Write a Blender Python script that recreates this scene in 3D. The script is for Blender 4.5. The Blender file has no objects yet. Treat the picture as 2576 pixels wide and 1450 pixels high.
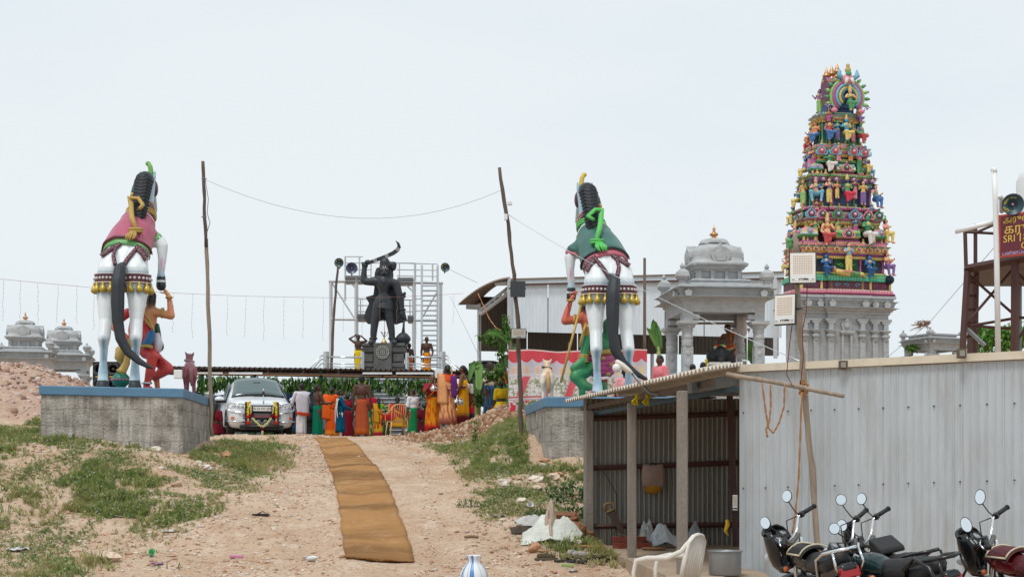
import bpy,bmesh,math,random
import numpy as np
from mathutils import Vector,Matrix
from mathutils.bvhtree import BVHTree
random.seed(7);RNG=np.random.default_rng(7)
scene=bpy.context.scene
COL=scene.collection
TMP=bpy.data.scenes.new('workbench_scene')          # small shapes are fused here, away from the big scene
def evaluated(o):
    TMP.collection.objects.link(o);vl=TMP.view_layers[0];vl.update();return bpy.data.meshes.new_from_object(o.evaluated_get(vl.depsgraph))
# ------------------------------------------------------------ camera
F=3576.0;CX=1287.5;HY=1180.0;EYE=1.5     # 50 mm lens measured on a 2575 px wide copy of the photo
cam=bpy.data.cameras.new('camera');camo=bpy.data.objects.new('camera',cam);COL.objects.link(camo)
cam.sensor_width=36.0;cam.lens=36.0*F/2575.0
camo.location=(0,0,EYE);camo.rotation_euler=(math.radians(90),0,0)
cam.shift_y=(HY-724.5)/2575.0
cam.clip_start=0.1;cam.clip_end=3000
scene.camera=camo
# ------------------------------------------------------------ world, sun, exposure
SUN_EL,SUN_AZ=math.radians(62),math.radians(205)
w=bpy.data.worlds.new('World');scene.world=w;w.use_nodes=True
nt=w.node_tree;nt.nodes.clear()
sky=nt.nodes.new('ShaderNodeTexSky');sky.sky_type='NISHITA';sky.sun_disc=False
sky.sun_elevation=SUN_EL;sky.sun_rotation=SUN_AZ;sky.dust_density=3.0
m1=nt.nodes.new('ShaderNodeVectorMath');m1.operation='SCALE';m1.inputs['Scale'].default_value=0.1
nt.links.new(sky.outputs[0],m1.inputs[0])
tc=nt.nodes.new('ShaderNodeTexCoord');mp=nt.nodes.new('ShaderNodeMapping');mp.inputs['Scale'].default_value=(1,1,3.2)
nz=nt.nodes.new('ShaderNodeTexNoise');nz.inputs['Scale'].default_value=1.7;nz.inputs['Detail'].default_value=5;nz.inputs['Roughness'].default_value=.5
nt.links.new(tc.outputs['Generated'],mp.inputs[0]);nt.links.new(mp.outputs[0],nz.inputs[0])
cr=nt.nodes.new('ShaderNodeValToRGB')
cr.color_ramp.elements[0].position=.32;cr.color_ramp.elements[0].color=(.60,.685,.725,1)
cr.color_ramp.elements[1].position=.62;cr.color_ramp.elements[1].color=(.715,.76,.785,1)
nt.links.new(nz.outputs['Fac'],cr.inputs[0])
mx=nt.nodes.new('ShaderNodeMix');mx.data_type='RGBA';mx.inputs['Factor'].default_value=.93
nt.links.new(m1.outputs[0],mx.inputs['A']);nt.links.new(cr.outputs[0],mx.inputs['B'])
bg=nt.nodes.new('ShaderNodeBackground');bg.inputs['Strength'].default_value=1.0
wo=nt.nodes.new('ShaderNodeOutputWorld')
nt.links.new(mx.outputs['Result'],bg.inputs['Color']);nt.links.new(bg.outputs[0],wo.inputs[0])
sd=bpy.data.lights.new('sun','SUN');sd.energy=1.5;sd.angle=math.radians(16);sd.color=(1,.965,.91)
so=bpy.data.objects.new('sun',sd);COL.objects.link(so)
# the sky's rotation runs clockwise from +Y: the sun stands behind the camera, a little to the left
sv=Vector((math.sin(SUN_AZ)*math.cos(SUN_EL),math.cos(SUN_AZ)*math.cos(SUN_EL),math.sin(SUN_EL)))
so.rotation_euler=sv.to_track_quat('Z','Y').to_euler();so.location=sv*60
scene.view_settings.view_transform='Standard';scene.view_settings.look='None'
scene.view_settings.exposure=0.28;scene.view_settings.gamma=1.0;scene.view_settings.use_curve_mapping=False
# ------------------------------------------------------------ helpers
def P(px,py,Y):return Vector(((px-CX)*Y/F,Y,EYE+(HY-py)*Y/F))
def S(px,Y):return px*Y/F
def lin(c):
    c=c/255.0
    return c/12.92 if c<=.04045 else((c+.055)/1.055)**2.4
def rgb(r,g,b,k=1.0):return(lin(r)*k,lin(g)*k,lin(b)*k)
MATS={}
def M(name,c=(200,200,200),rough=.6,metal=0.,var=.12,scale=6.,bump=0.,bscale=40.,spec=.5,k=.9,stretch=None,dirt=None,dscale=1.2,damt=.5):
    if name in MATS:return MATS[name]
    m=bpy.data.materials.new(name);m.use_nodes=True;MATS[name]=m
    t=m.node_tree;b=t.nodes['Principled BSDF'];L=t.links.new
    col=rgb(*c,k)
    b.inputs['Roughness'].default_value=rough;b.inputs['Metallic'].default_value=metal
    b.inputs['Specular IOR Level'].default_value=spec
    tc=t.nodes.new('ShaderNodeTexCoord');src=tc.outputs['Object']
    if stretch:
        mp=t.nodes.new('ShaderNodeMapping');mp.inputs['Scale'].default_value=stretch
        L(src,mp.inputs[0]);src=mp.outputs[0]
    n=t.nodes.new('ShaderNodeTexNoise');n.inputs['Scale'].default_value=scale;n.inputs['Detail'].default_value=6;n.inputs['Roughness'].default_value=.65
    L(src,n.inputs[0])
    x=t.nodes.new('ShaderNodeMix');x.data_type='RGBA'
    x.inputs['A'].default_value=(*[v*(1-1.6*var)for v in col],1);x.inputs['B'].default_value=(*[min(1,v*(1+1.6*var))for v in col],1)
    L(n.outputs['Fac'],x.inputs['Factor']);out=x.outputs['Result']
    if dirt:
        n2=t.nodes.new('ShaderNodeTexNoise');n2.inputs['Scale'].default_value=dscale;n2.inputs['Detail'].default_value=8;n2.inputs['Roughness'].default_value=.7
        L(src,n2.inputs[0])
        r=t.nodes.new('ShaderNodeValToRGB');r.color_ramp.elements[0].position=.45;r.color_ramp.elements[1].position=.7
        r.color_ramp.elements[0].color=(0,0,0,1);r.color_ramp.elements[1].color=(damt,)*3+(1,)
        L(n2.outputs['Fac'],r.inputs[0])
        y=t.nodes.new('ShaderNodeMix');y.data_type='RGBA';y.inputs['B'].default_value=(*rgb(*dirt,k),1)
        L(r.outputs[0],y.inputs['Factor']);L(out,y.inputs['A']);out=y.outputs['Result']
    L(out,b.inputs['Base Color'])
    if bump:
        n3=t.nodes.new('ShaderNodeTexNoise');n3.inputs['Scale'].default_value=bscale;n3.inputs['Detail'].default_value=5
        L(src,n3.inputs[0])
        bp=t.nodes.new('ShaderNodeBump');bp.inputs['Strength'].default_value=bump;bp.inputs['Distance'].default_value=.05
        L(n3.outputs['Fac'],bp.inputs['Height']);L(bp.outputs[0],b.inputs['Normal'])
    return m
def PAINT(name='painted_plaster',rough=.42,var=.1,spec=.4,bump=0.):
    """colour comes from the 'paint' attribute of the mesh (the brushed colours of a painted thing)"""
    if name in MATS:return MATS[name]
    m=M(name,(255,255,255),rough,0,0,8,bump=bump,bscale=25,spec=spec)
    t=m.node_tree;b=t.nodes['Principled BSDF'];L=t.links.new
    a=t.nodes.new('ShaderNodeAttribute');a.attribute_name='paint'
    n=t.nodes.new('ShaderNodeTexNoise');n.inputs['Scale'].default_value=9;n.inputs['Detail'].default_value=6
    tc=t.nodes.new('ShaderNodeTexCoord');L(tc.outputs['Object'],n.inputs[0])
    mr=t.nodes.new('ShaderNodeMapRange');mr.inputs['To Min'].default_value=1-1.7*var;mr.inputs['To Max'].default_value=1+.9*var
    L(n.outputs['Fac'],mr.inputs['Value'])
    v=t.nodes.new('ShaderNodeVectorMath');v.operation='SCALE'
    L(a.outputs['Color'],v.inputs[0]);L(mr.outputs[0],v.inputs['Scale']);L(v.outputs[0],b.inputs['Base Color'])
    return m
def basis(d):
    d=Vector(d).normalized();a=Vector((0,0,1))if abs(d.z)<.9 else Vector((1,0,0))
    u=d.cross(a).normalized();return u,d.cross(u).normalized(),d
class MB:
    """collects shapes, builds them as one mesh object"""
    def __init__(s):s.v=[];s.f=[];s.mi=[];s.sm=[];s.pc=[];s.cur=0;s.col=None;s.smooth=False
    def add(s,vs,fs,smooth=None):
        o=len(s.v);s.v+=[tuple(v)for v in vs]
        s.pc+=[s.col or(1,1,1)]*len(vs)
        for f in fs:
            s.f.append(tuple(i+o for i in f));s.mi.append(s.cur);s.sm.append(s.smooth if smooth is None else smooth)
        return s
    def box(s,c,d,R=None):
        c=Vector(c);R=R or Matrix.Identity(3)
        vs=[c+R@Vector((x*d[0]/2,y*d[1]/2,z*d[2]/2))for z in(-1,1)for y in(-1,1)for x in(-1,1)]
        return s.add(vs,[(0,2,3,1),(4,5,7,6),(0,1,5,4),(2,6,7,3),(0,4,6,2),(1,3,7,5)],False)
    def hexa(s,b,t):            # two quads: bottom (counter-clockwise from above) and top
        return s.add(list(b)+list(t),[(3,2,1,0),(4,5,6,7)]+[(i,(i+1)%4,(i+1)%4+4,i+4)for i in range(4)],False)
    def prism(s,b,t):           # any polygon, bottom and top rings
        n=len(b)
        return s.add(list(b)+list(t),[tuple(range(n-1,-1,-1)),tuple(range(n,2*n))]+[(i,(i+1)%n,(i+1)%n+n,i+n)for i in range(n)],False)
    def frustum(s,c,w0,d0,w1,d1,h):      # axis-aligned, c at the middle of the base
        x,y,z=c
        q=lambda a,b,zz:[(x-a/2,y-b/2,zz),(x+a/2,y-b/2,zz),(x+a/2,y+b/2,zz),(x-a/2,y+b/2,zz)]
        return s.hexa(q(w0,d0,z),q(w1,d1,z+h))
    def tube(s,pts,r,n=8,cap=True,flat=1.0,up=None):
        pts=[Vector(p)for p in pts]
        if not hasattr(r,'__len__'):r=[r]*len(pts)
        vs=[];pu=None
        for i,p in enumerate(pts):
            d=(pts[min(i+1,len(pts)-1)]-pts[max(i-1,0)])
            if d.length<1e-9:d=Vector((0,0,1))
            d.normalize()
            if pu is None:
                u=Vector(up)-d*d.dot(Vector(up))if up is not None else basis(d)[0]
            else:u=pu-d*pu.dot(d)
            u=u.normalized()if u.length>1e-6 else basis(d)[0]
            pu=u;w_=d.cross(u)
            for k in range(n):
                a=2*math.pi*k/n
                vs.append(p+(u*math.cos(a)+w_*math.sin(a)*flat)*r[i])
        fs=[(i*n+k,i*n+(k+1)%n,(i+1)*n+(k+1)%n,(i+1)*n+k)for i in range(len(pts)-1)for k in range(n)]
        if cap:fs+=[tuple(range(n-1,-1,-1)),tuple((len(pts)-1)*n+k for k in range(n))]
        return s.add(vs,fs,True if n>4 else False)
    def cyl(s,a,b,r0,r1=None,n=10):return s.tube([a,b],[r0,r0 if r1 is None else r1],n)
    def bar(s,a,b,w_,h=None):              # square bar
        h=h or w_
        return s.tube([a,b],w_*.7071,4,True,h/w_)if h==w_ else s._bar(a,b,w_,h)
    def _bar(s,a,b,w_,h):
        a,b=Vector(a),Vector(b);u,v,d=basis(b-a)
        q=lambda p:[p-u*w_/2-v*h/2,p+u*w_/2-v*h/2,p+u*w_/2+v*h/2,p-u*w_/2+v*h/2]
        return s.hexa(q(a),q(b))
    def lathe(s,prof,o=(0,0,0),n=16,axis=(0,0,1),sq=None):
        u,v,d=basis(axis);o=Vector(o)
        if sq is not None:u,v=Vector((1,0,0)),Vector((0,1,0))
        vs=[]
        for r,z in prof:
            for k in range(n):
                a=2*math.pi*(k+.5)/n
                vs.append(o+(u*math.cos(a)+v*math.sin(a))*r+d*z)
        fs=[(i*n+k,i*n+(k+1)%n,(i+1)*n+(k+1)%n,(i+1)*n+k)for i in range(len(prof)-1)for k in range(n)]
        fs+=[tuple(range(n-1,-1,-1)),tuple((len(prof)-1)*n+k for k in range(n))]
        return s.add(vs,fs,n>6)
    def sph(s,c,r,nu=10,nv=7,R=None):
        c=Vector(c);r=(r,r,r)if not hasattr(r,'__len__')else r;R=R or Matrix.Identity(3)
        vs=[c+R@Vector((0,0,-r[2]))]
        for j in range(1,nv):
            t=math.pi*j/nv-math.pi/2
            for k in range(nu):
                a=2*math.pi*k/nu
                vs.append(c+R@Vector((r[0]*math.cos(t)*math.cos(a),r[1]*math.cos(t)*math.sin(a),r[2]*math.sin(t))))
        vs.append(c+R@Vector((0,0,r[2])));e=len(vs)-1
        fs=[(0,1+(k+1)%nu,1+k)for k in range(nu)]
        fs+=[(1+j*nu+k,1+j*nu+(k+1)%nu,1+(j+1)*nu+(k+1)%nu,1+(j+1)*nu+k)for j in range(nv-2)for k in range(nu)]
        fs+=[(e,1+(nv-2)*nu+k,1+(nv-2)*nu+(k+1)%nu)for k in range(nu)]
        return s.add(vs,fs,True)
    def plate(s,pts,depth):                  # polygon (any plane) given thickness along a vector
        d=Vector(depth);pts=[Vector(p)for p in pts]
        return s.prism(pts,[p+d for p in pts])
    def grid(s,rows,thick=0.,closed=False):  # list of equal rows of points
        n=len(rows[0]);vs=[p for r in rows for p in r];m=len(rows)
        kk=n if closed else n-1
        fs=[(i*n+k,i*n+(k+1)%n,(i+1)*n+(k+1)%n,(i+1)*n+k)for i in range(m-1)for k in range(kk)]
        return s.add(vs,fs,True)
    def build(s,name,mat,parent=None,attr=None):
        me=bpy.data.meshes.new(name);me.from_pydata(s.v,[],s.f)
        mats=mat if isinstance(mat,(list,tuple))else[mat]
        for m in mats:me.materials.append(m)
        me.polygons.foreach_set('material_index',s.mi);me.polygons.foreach_set('use_smooth',s.sm)
        if any(c!=(1,1,1)for c in s.pc):
            a=me.color_attributes.new('paint','FLOAT_COLOR','POINT')
            arr=np.ones((len(s.v),4),np.float32);arr[:,:3]=s.pc;a.data.foreach_set('color',arr.ravel())
        me.update();return link(name,me,parent)
PINV={}
def link(name,me,parent=None):
    o=bpy.data.objects.new(name,me);COL.objects.link(o)
    if parent is not None:
        o.parent=parent
        if parent.name in PINV:o.matrix_parent_inverse=PINV[parent.name]
    return o
def tag(o,label,cat,group=None,kind=None):
    if label:o['label']=label
    if cat:o['category']=cat
    if group:o['group']=group
    if kind:o['kind']=kind
    return o
def thing(name,label,cat,loc=(0,0,0),rz=0.,group=None,world=True):
    """an Empty at the thing's base; world=True: its parts are modelled in world coordinates"""
    o=bpy.data.objects.new(name,None);COL.objects.link(o);o.empty_display_size=.2
    o.location=loc;o.rotation_euler=(0,0,rz)
    if world:PINV[o.name]=(Matrix.Translation(Vector(loc))@Matrix.Rotation(rz,4,'Z')).inverted()
    return tag(o,label,cat,group)
def struct(o):o['kind']='structure';return o
def copy_tree(o,parent=None):
    c=o.copy();COL.objects.link(c);c.parent=parent
    if parent is not None:c.matrix_parent_inverse=o.matrix_parent_inverse
    for ch in list(o.children):copy_tree(ch,c)
    return c
def solid(o,t,off=0.):
    m=o.modifiers.new('solid','SOLIDIFY');m.thickness=t;m.offset=off;return o
def bev(o,wd=.01,seg=2):
    m=o.modifiers.new('bevel','BEVEL');m.width=wd;m.segments=seg;m.limit_method='ANGLE';m.angle_limit=math.radians(40);return o
def subd(o,n=1):
    m=o.modifiers.new('sub','SUBSURF');m.levels=n;m.render_levels=n;return o
def smoothstep(a,b,x):
    t=np.clip((np.asarray(x,float)-a)/(b-a),0,1);return t*t*(3-2*t)
def vnoise(x,y,seed=0):
    """value noise on numpy arrays"""
    x=np.asarray(x,float);y=np.asarray(y,float)
    xi=np.floor(x).astype(int);yi=np.floor(y).astype(int);fx=x-xi;fy=y-yi
    fx=fx*fx*(3-2*fx);fy=fy*fy*(3-2*fy)
    h=lambda a,b:np.modf(np.abs(np.sin(a*127.1+b*311.7+seed*74.7)*43758.5453))[0]
    return(h(xi,yi)*(1-fx)+h(xi+1,yi)*fx)*(1-fy)+(h(xi,yi+1)*(1-fx)+h(xi+1,yi+1)*fx)*fy
# ---- sculpt: capsules and ellipsoids fused into ONE continuous skin, coloured by the nearest of them
def cap(a,b,ra,rb,c):return('c',Vector(a),Vector(b),ra,rb,c)
def ell(c,r,col,R=None):return('e',Vector(c),Vector(r),R or Matrix.Identity(3),0,col)
def fuse(prims,voxel,smooth=3):
    b=MB()
    for p in prims:
        if p[0]=='c':
            _,a,e,ra,rb,c=p
            b.sph(a,ra,10,8);b.sph(e,rb,10,8)
            if(e-a).length>1e-4:b.cyl(a,e,ra,rb,10)
        else:b.sph(p[1],tuple(p[2]),14,10,p[3])
    me=bpy.data.meshes.new('tmp');me.from_pydata(b.v,[],b.f);o=bpy.data.objects.new('tmp',me)
    r=o.modifiers.new('r','REMESH');r.mode='VOXEL';r.voxel_size=voxel
    if smooth:
        s_=o.modifiers.new('s','SMOOTH');s_.iterations=smooth;s_.factor=.5
    res=evaluated(o)
    bpy.data.objects.remove(o);bpy.data.meshes.remove(me)
    return res
def nearest_color(co,prims,soft=0.):
    D=[]
    for p in prims:
        if p[0]=='c':
            a=np.array(p[1]);ab=np.array(p[2])-a;L2=max(ab.dot(ab),1e-9)
            t=np.clip(((co-a)@ab)/L2,0,1);D.append(np.linalg.norm(co-a-t[:,None]*ab,axis=1)-(p[3]+(p[4]-p[3])*t))
        else:
            q=(co-np.array(p[1]))@np.array(p[3]);r=np.array(p[2]);k=np.linalg.norm(q/r,axis=1)
            D.append((k-1)*r.min())
    D=np.array(D);C=np.array([p[5]for p in prims],float)
    if soft<=0:return C[D.argmin(0)]
    W=np.exp(-(D-D.min(0))/soft);W/=W.sum(0)
    return W.T@C
def sculpt(name,prims,voxel,parent=None,mat=None,smooth=3,soft=0.,paint=None,extra=None):
    me=fuse(prims,voxel,smooth);me.name=name
    n=len(me.vertices);co=np.empty(n*3);me.vertices.foreach_get('co',co);co=co.reshape(-1,3)
    c=nearest_color(co,prims,soft)
    if paint:c=paint(co,c)
    a=me.color_attributes.new('paint','FLOAT_COLOR','POINT');arr=np.ones((n,4),np.float32);arr[:,:3]=c
    a.data.foreach_set('color',arr.ravel())
    me.materials.clear();me.materials.append(mat or PAINT())
    me.polygons.foreach_set('use_smooth',[True]*len(me.polygons))
    if extra is not None and extra.v:               # small finishing shapes (fingers, nose ridge) in the same mesh
        bm=bmesh.new();bm.from_mesh(me);lay=bm.verts.layers.float_color['paint']
        vs=[bm.verts.new(v)for v in extra.v]
        for v,c_ in zip(vs,extra.pc):v[lay]=(*c_,1)
        for f,s_ in zip(extra.f,extra.sm):
            try:bm.faces.new([vs[i]for i in f]).smooth=True
            except ValueError:pass
        bm.to_mesh(me);bm.free()
    return link(name,me,parent)
def bvh_of(o):
    me=o.data;return BVHTree.FromPolygons([v.co.copy()for v in me.vertices],[tuple(p.vertices)for p in me.polygons])
def hit(bvh,px,py,lift=0.):
    """the point of a surface behind one photo pixel (surface ornaments are laid on the thing they belong to)"""
    o=Vector((0,0,EYE));d=(P(px,py,10)-o).normalized()
    loc,nor,i,t=bvh.ray_cast(o,d)
    if loc is None:return None
    if nor.dot(d)>0:nor=-nor
    return loc+nor*lift,nor
# common colours (as they look in the photo; lit white reads about 230)
# ============================================================ GROUND
PROF=np.array([(-50,0),(10,0),(15,.0),(17.5,.08),(19.4,.27),(22.1,.84),(23.7,1.1),(26,1.37),(30.7,1.75),(34.8,2.14),(37,2.33),(39,2.4),(44,2.42),(60,2.45),(900,2.5)],float)
def gz(x,y,rough=True):
    x=np.asarray(x,float);y=np.asarray(y,float)
    z=np.interp(y,PROF[:,0],PROF[:,1])
    # bank on the left, under the left plinth
    far=1-smoothstep(29.5,34,y)*smoothstep(-11.5,-9.6,x)
    z=z+smoothstep(-4.0,-9.0,x)*(.45*smoothstep(20,27,y)*smoothstep(60,36,y)+.12)*far
    z=z+.1*smoothstep(-4.6,-6.3,x)*smoothstep(22,26.5,y)*smoothstep(34,29,y)*smoothstep(-9,-7,x)
    # bank on the right, rising to the pole and the right plinth
    z=z+smoothstep(-1.6,.4,x)*.5*smoothstep(25.5,29.5,y)*smoothstep(46,40,y)
    ctr=np.interp(y,[16,20,25,31,37],[-1.7,-1.85,-2.2,-2.9,-4.0])
    z=z-.045*(np.exp(-((x-ctr-1.0)/.22)**2)+np.exp(-((x-ctr+1.0)/.22)**2))*smoothstep(16,19,y)*smoothstep(37,34,y)
    # loose soil heap before the crowd
    z=z+.42*smoothstep(-3.3,.0,x)*np.exp(-((y-37.2)/1.25)**2)
    # gravel hill at the far left is its own mesh; ground falls away into the shed
    ed=1.35+(22.4-y)*.12
    sh=smoothstep(-.75,.0,x-ed)*smoothstep(26.2,22.6,y)
    z=z*(1-sh)+np.minimum(z,.20)*sh
    if rough:
        near=smoothstep(60,45,y)*smoothstep(10,14,y)
        z=z+near*(.09*(vnoise(x*.9,y*.9,1)-.5)+.06*(vnoise(x*2.7,y*2.7,2)-.5)+.022*(vnoise(x*9,y*9,3)-.5))
        bank=np.maximum(smoothstep(-4.2,-5.2,x),smoothstep(-.9,-.1,x))*near*smoothstep(19,22,y)
        z=z+bank*.10*(vnoise(x*1.8,y*1.8,5)-.4)
    return z
def gpt(x,y,dz=0.):return Vector((x,y,float(gz(x,y))+dz))
def gpx(px,py):
    """where a photo pixel meets the ground"""
    prev=None
    for Y in np.arange(13,40,.05):
        x=(px-CX)*Y/F;z=EYE+(HY-py)*Y/F
        if z<=float(gz(x,Y)):return Vector((x,Y,float(gz(x,Y))))
    return Vector((x,Y,float(gz(x,Y))))
def mat_ground():
    m=bpy.data.materials.new('laterite_soil');m.use_nodes=True;t=m.node_tree;b=t.nodes['Principled BSDF'];L=t.links.new
    b.inputs['Roughness'].default_value=.95;b.inputs['Specular IOR Level'].default_value=.15
    tc=t.nodes.new('ShaderNodeTexCoord')
    def noise(s,d=6,r=.6):
        n=t.nodes.new('ShaderNodeTexNoise');n.inputs['Scale'].default_value=s;n.inputs['Detail'].default_value=d;n.inputs['Roughness'].default_value=r
        L(tc.outputs['Object'],n.inputs[0]);return n.outputs['Fac']
    def mixc(f,a,c,lo=.35,hi=.65):
        mr=t.nodes.new('ShaderNodeMapRange');mr.inputs['From Min'].default_value=lo;mr.inputs['From Max'].default_value=hi;L(f,mr.inputs['Value'])
        x=t.nodes.new('ShaderNodeMix');x.data_type='RGBA';L(mr.outputs[0],x.inputs['Factor'])
        for k,v in(('A',a),('B',c)):
            if isinstance(v,tuple):x.inputs[k].default_value=(*rgb(*v,.8),1)
            else:L(v,x.inputs[k])
        return x.outputs['Result']
    c=mixc(noise(.55,7,.62),(200,168,140),(217,191,167))
    c=mixc(noise(2.2,8,.7),c,(230,209,188),.52,.72)
    c=mixc(noise(3.1,8,.75),c,(188,140,110),.55,.78)
    c=mixc(noise(14,6,.7),c,(142,108,86),.52,.74)
    v=t.nodes.new('ShaderNodeTexVoronoi');v.inputs['Scale'].default_value=22;L(tc.outputs['Object'],v.inputs['Vector'])
    n2=noise(1.3,4)
    mu=t.nodes.new('ShaderNodeMath');mu.operation='MULTIPLY'
    lt=t.nodes.new('ShaderNodeMath');lt.operation='LESS_THAN';lt.inputs[1].default_value=.22;L(v.outputs['Distance'],lt.inputs[0])
    gt=t.nodes.new('ShaderNodeMath');gt.operation='GREATER_THAN';gt.inputs[1].default_value=.5;L(n2,gt.inputs[0])
    L(lt.outputs[0],mu.inputs[0]);L(gt.outputs[0],mu.inputs[1])
    c=mixc(mu.outputs[0],c,(238,220,202),0,1)
    # the grey gravelled patch on the right of the track
    sx=t.nodes.new('ShaderNodeVectorMath');sx.operation='DISTANCE';sx.inputs[1].default_value=(-.75,34.0,2.35)
    mp=t.nodes.new('ShaderNodeMapping');mp.inputs['Scale'].default_value=(1,.75,1);mp.inputs['Location'].default_value=(0,8.9,0);L(tc.outputs['Object'],mp.inputs[0]);L(mp.outputs[0],sx.inputs[0])
    ad=t.nodes.new('ShaderNodeMath');ad.operation='MULTIPLY_ADD';ad.inputs[1].default_value=1.2;L(noise(1.2),ad.inputs[0]);L(sx.outputs['Value'],ad.inputs[2])
    c=mixc(ad.outputs[0],(168,162,156),c,.9,1.6)
    L(c,b.inputs['Base Color'])
    bp=t.nodes.new('ShaderNodeBump');bp.inputs['Strength'].default_value=.7;bp.inputs['Distance'].default_value=.03
    L(noise(26,8,.75),bp.inputs['Height']);L(bp.outputs[0],b.inputs['Normal'])
    return m
G_MAT=mat_ground()
def axis(lo,hi,step,far,n):
    a=np.arange(lo,hi+1e-6,step);g=np.geomspace(step,far,n)
    return np.concatenate([lo-np.cumsum(g)[::-1],a,hi+np.cumsum(g)])
def build_ground():
    xs=axis(-14,7,.11,300,24);ys=axis(14,42,.11,330,24)
    X,Y=np.meshgrid(xs,ys);Z=gz(X,Y);n,mm=X.shape
    me=bpy.data.meshes.new('ground');nv=n*mm
    me.vertices.add(nv);me.vertices.foreach_set('co',np.stack([X,Y,Z],-1).ravel())
    i=(np.arange(n-1)[:,None]*mm+np.arange(mm-1)[None,:]).ravel()
    q=np.stack([i,i+1,i+mm+1,i+mm],-1)
    me.loops.add(q.size);me.loops.foreach_set('vertex_index',q.ravel());me.polygons.add(len(q))
    me.polygons.foreach_set('loop_start',np.arange(len(q))*4);me.polygons.foreach_set('loop_total',np.full(len(q),4))
    me.polygons.foreach_set('use_smooth',np.ones(len(q),bool));me.materials.append(G_MAT);me.update();me.validate()
    struct(link('ground',me))
build_ground()
def scatter_mesh(name,tmplV,tmplF,pos,scl,rot,cols,mat,parent=None,tilt=None,kind='stuff'):
    """many copies of one small template as one mesh; pos (n,3), scl (n,3), rot (n,)"""
    tv=np.asarray(tmplV,float);tf=np.asarray(tmplF,int);n=len(pos);k=len(tv)
    c,s_=np.cos(rot),np.sin(rot)
    v=tv[None]*np.asarray(scl)[:,None,:]
    if tilt is not None:
        ct,st=np.cos(tilt)[:,None],np.sin(tilt)[:,None]
        v=np.stack([v[...,0],v[...,1]*ct-v[...,2]*st,v[...,1]*st+v[...,2]*ct],-1)
    x=v[...,0]*c[:,None]-v[...,1]*s_[:,None];y=v[...,0]*s_[:,None]+v[...,1]*c[:,None]
    v=np.stack([x,y,v[...,2]],-1)+np.asarray(pos)[:,None,:]
    f=(tf[None]+(np.arange(n)*k)[:,None,None]).reshape(-1,tf.shape[1])
    me=bpy.data.meshes.new(name);me.vertices.add(n*k);me.vertices.foreach_set('co',v.ravel())
    me.loops.add(f.size);me.loops.foreach_set('vertex_index',f.ravel());me.polygons.add(len(f));q=f.shape[1]
    me.polygons.foreach_set('loop_start',np.arange(len(f))*q);me.polygons.foreach_set('loop_total',np.full(len(f),q))
    a=me.color_attributes.new('paint','FLOAT_COLOR','POINT');cc=np.ones((n,k,4),np.float32);cc[...,:3]=np.asarray(cols)[:,None,:]
    a.data.foreach_set('color',cc.ravel());me.materials.append(mat);me.update()
    o=link(name,me,parent)
    if kind:o['kind']=kind
    return o
# little stone template: a lumpy 12-vertex rock
def rock_template(seed,nu=6,nv=4):
    r=np.random.default_rng(seed);b=MB();b.sph((0,0,0),1,nu,nv);v=np.array(b.v);v*=(1+.28*(r.random(len(v))[:,None]-.5)*2)
    fs=[]
    for f in b.f:
        fs.append(f if len(f)==3 else f[:3]);
        if len(f)==4:fs.append((f[0],f[2],f[3]))
    return v,fs
STONE_M=PAINT('stone_pieces',.9,.2,.2)
STONE_C=[rgb(224,200,178,.9),rgb(238,224,208,.9),rgb(210,174,146,.9),rgb(198,150,120,.9),rgb(222,212,200,.9),rgb(186,156,132,.9)]
def in_solid(x,y):
    """under a plinth or inside the shed"""
    return((x>-9.1)&(x<-6.1)&(y>26.9)&(y<31))|((x>.3)&(x<3.6)&(y>27.1))|((x>1.15+(22.4-y)*.11)&(y<22.7))
def scatter_pebbles():
    n=20000
    x=RNG.uniform(-9.5,2.5,n*3);y=RNG.uniform(16,40,n*3)
    d=.25+.75*smoothstep(.45,.6,vnoise(x*.8,y*.8,11))*(.4+smoothstep(.4,.6,vnoise(x*2.6,y*2.6,12)))
    mat_path=np.abs(x-np.interp(y,[19,25,31,37],[-1.75,-2.05,-2.8,-4.0]))<.5
    keep=(RNG.random(n*3)<d)&~in_solid(x,y)&~mat_path;x=x[keep][:n];y=y[keep][:n];k=len(x)
    s=np.exp(RNG.normal(-4.15,.42,k));s=np.clip(s,.008,.05)
    pos=np.stack([x,y,gz(x,y)+s*.15],-1)
    scl=np.stack([s*RNG.uniform(.8,1.7,k),s*RNG.uniform(.7,1.2,k),s*RNG.uniform(.35,.7,k)],-1)
    cols=np.array(STONE_C)[RNG.integers(0,len(STONE_C),k)]*RNG.uniform(.8,1.1,(k,1))
    tv,tf=rock_template(3,5,3)
    o=scatter_mesh('gravel',tv,tf,pos,scl,RNG.uniform(0,6.28,k),cols,STONE_M)
    tag(o,'pale orange pebbles and chips of stone strewn over the dirt track and banks','gravel')
scatter_pebbles()
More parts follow.
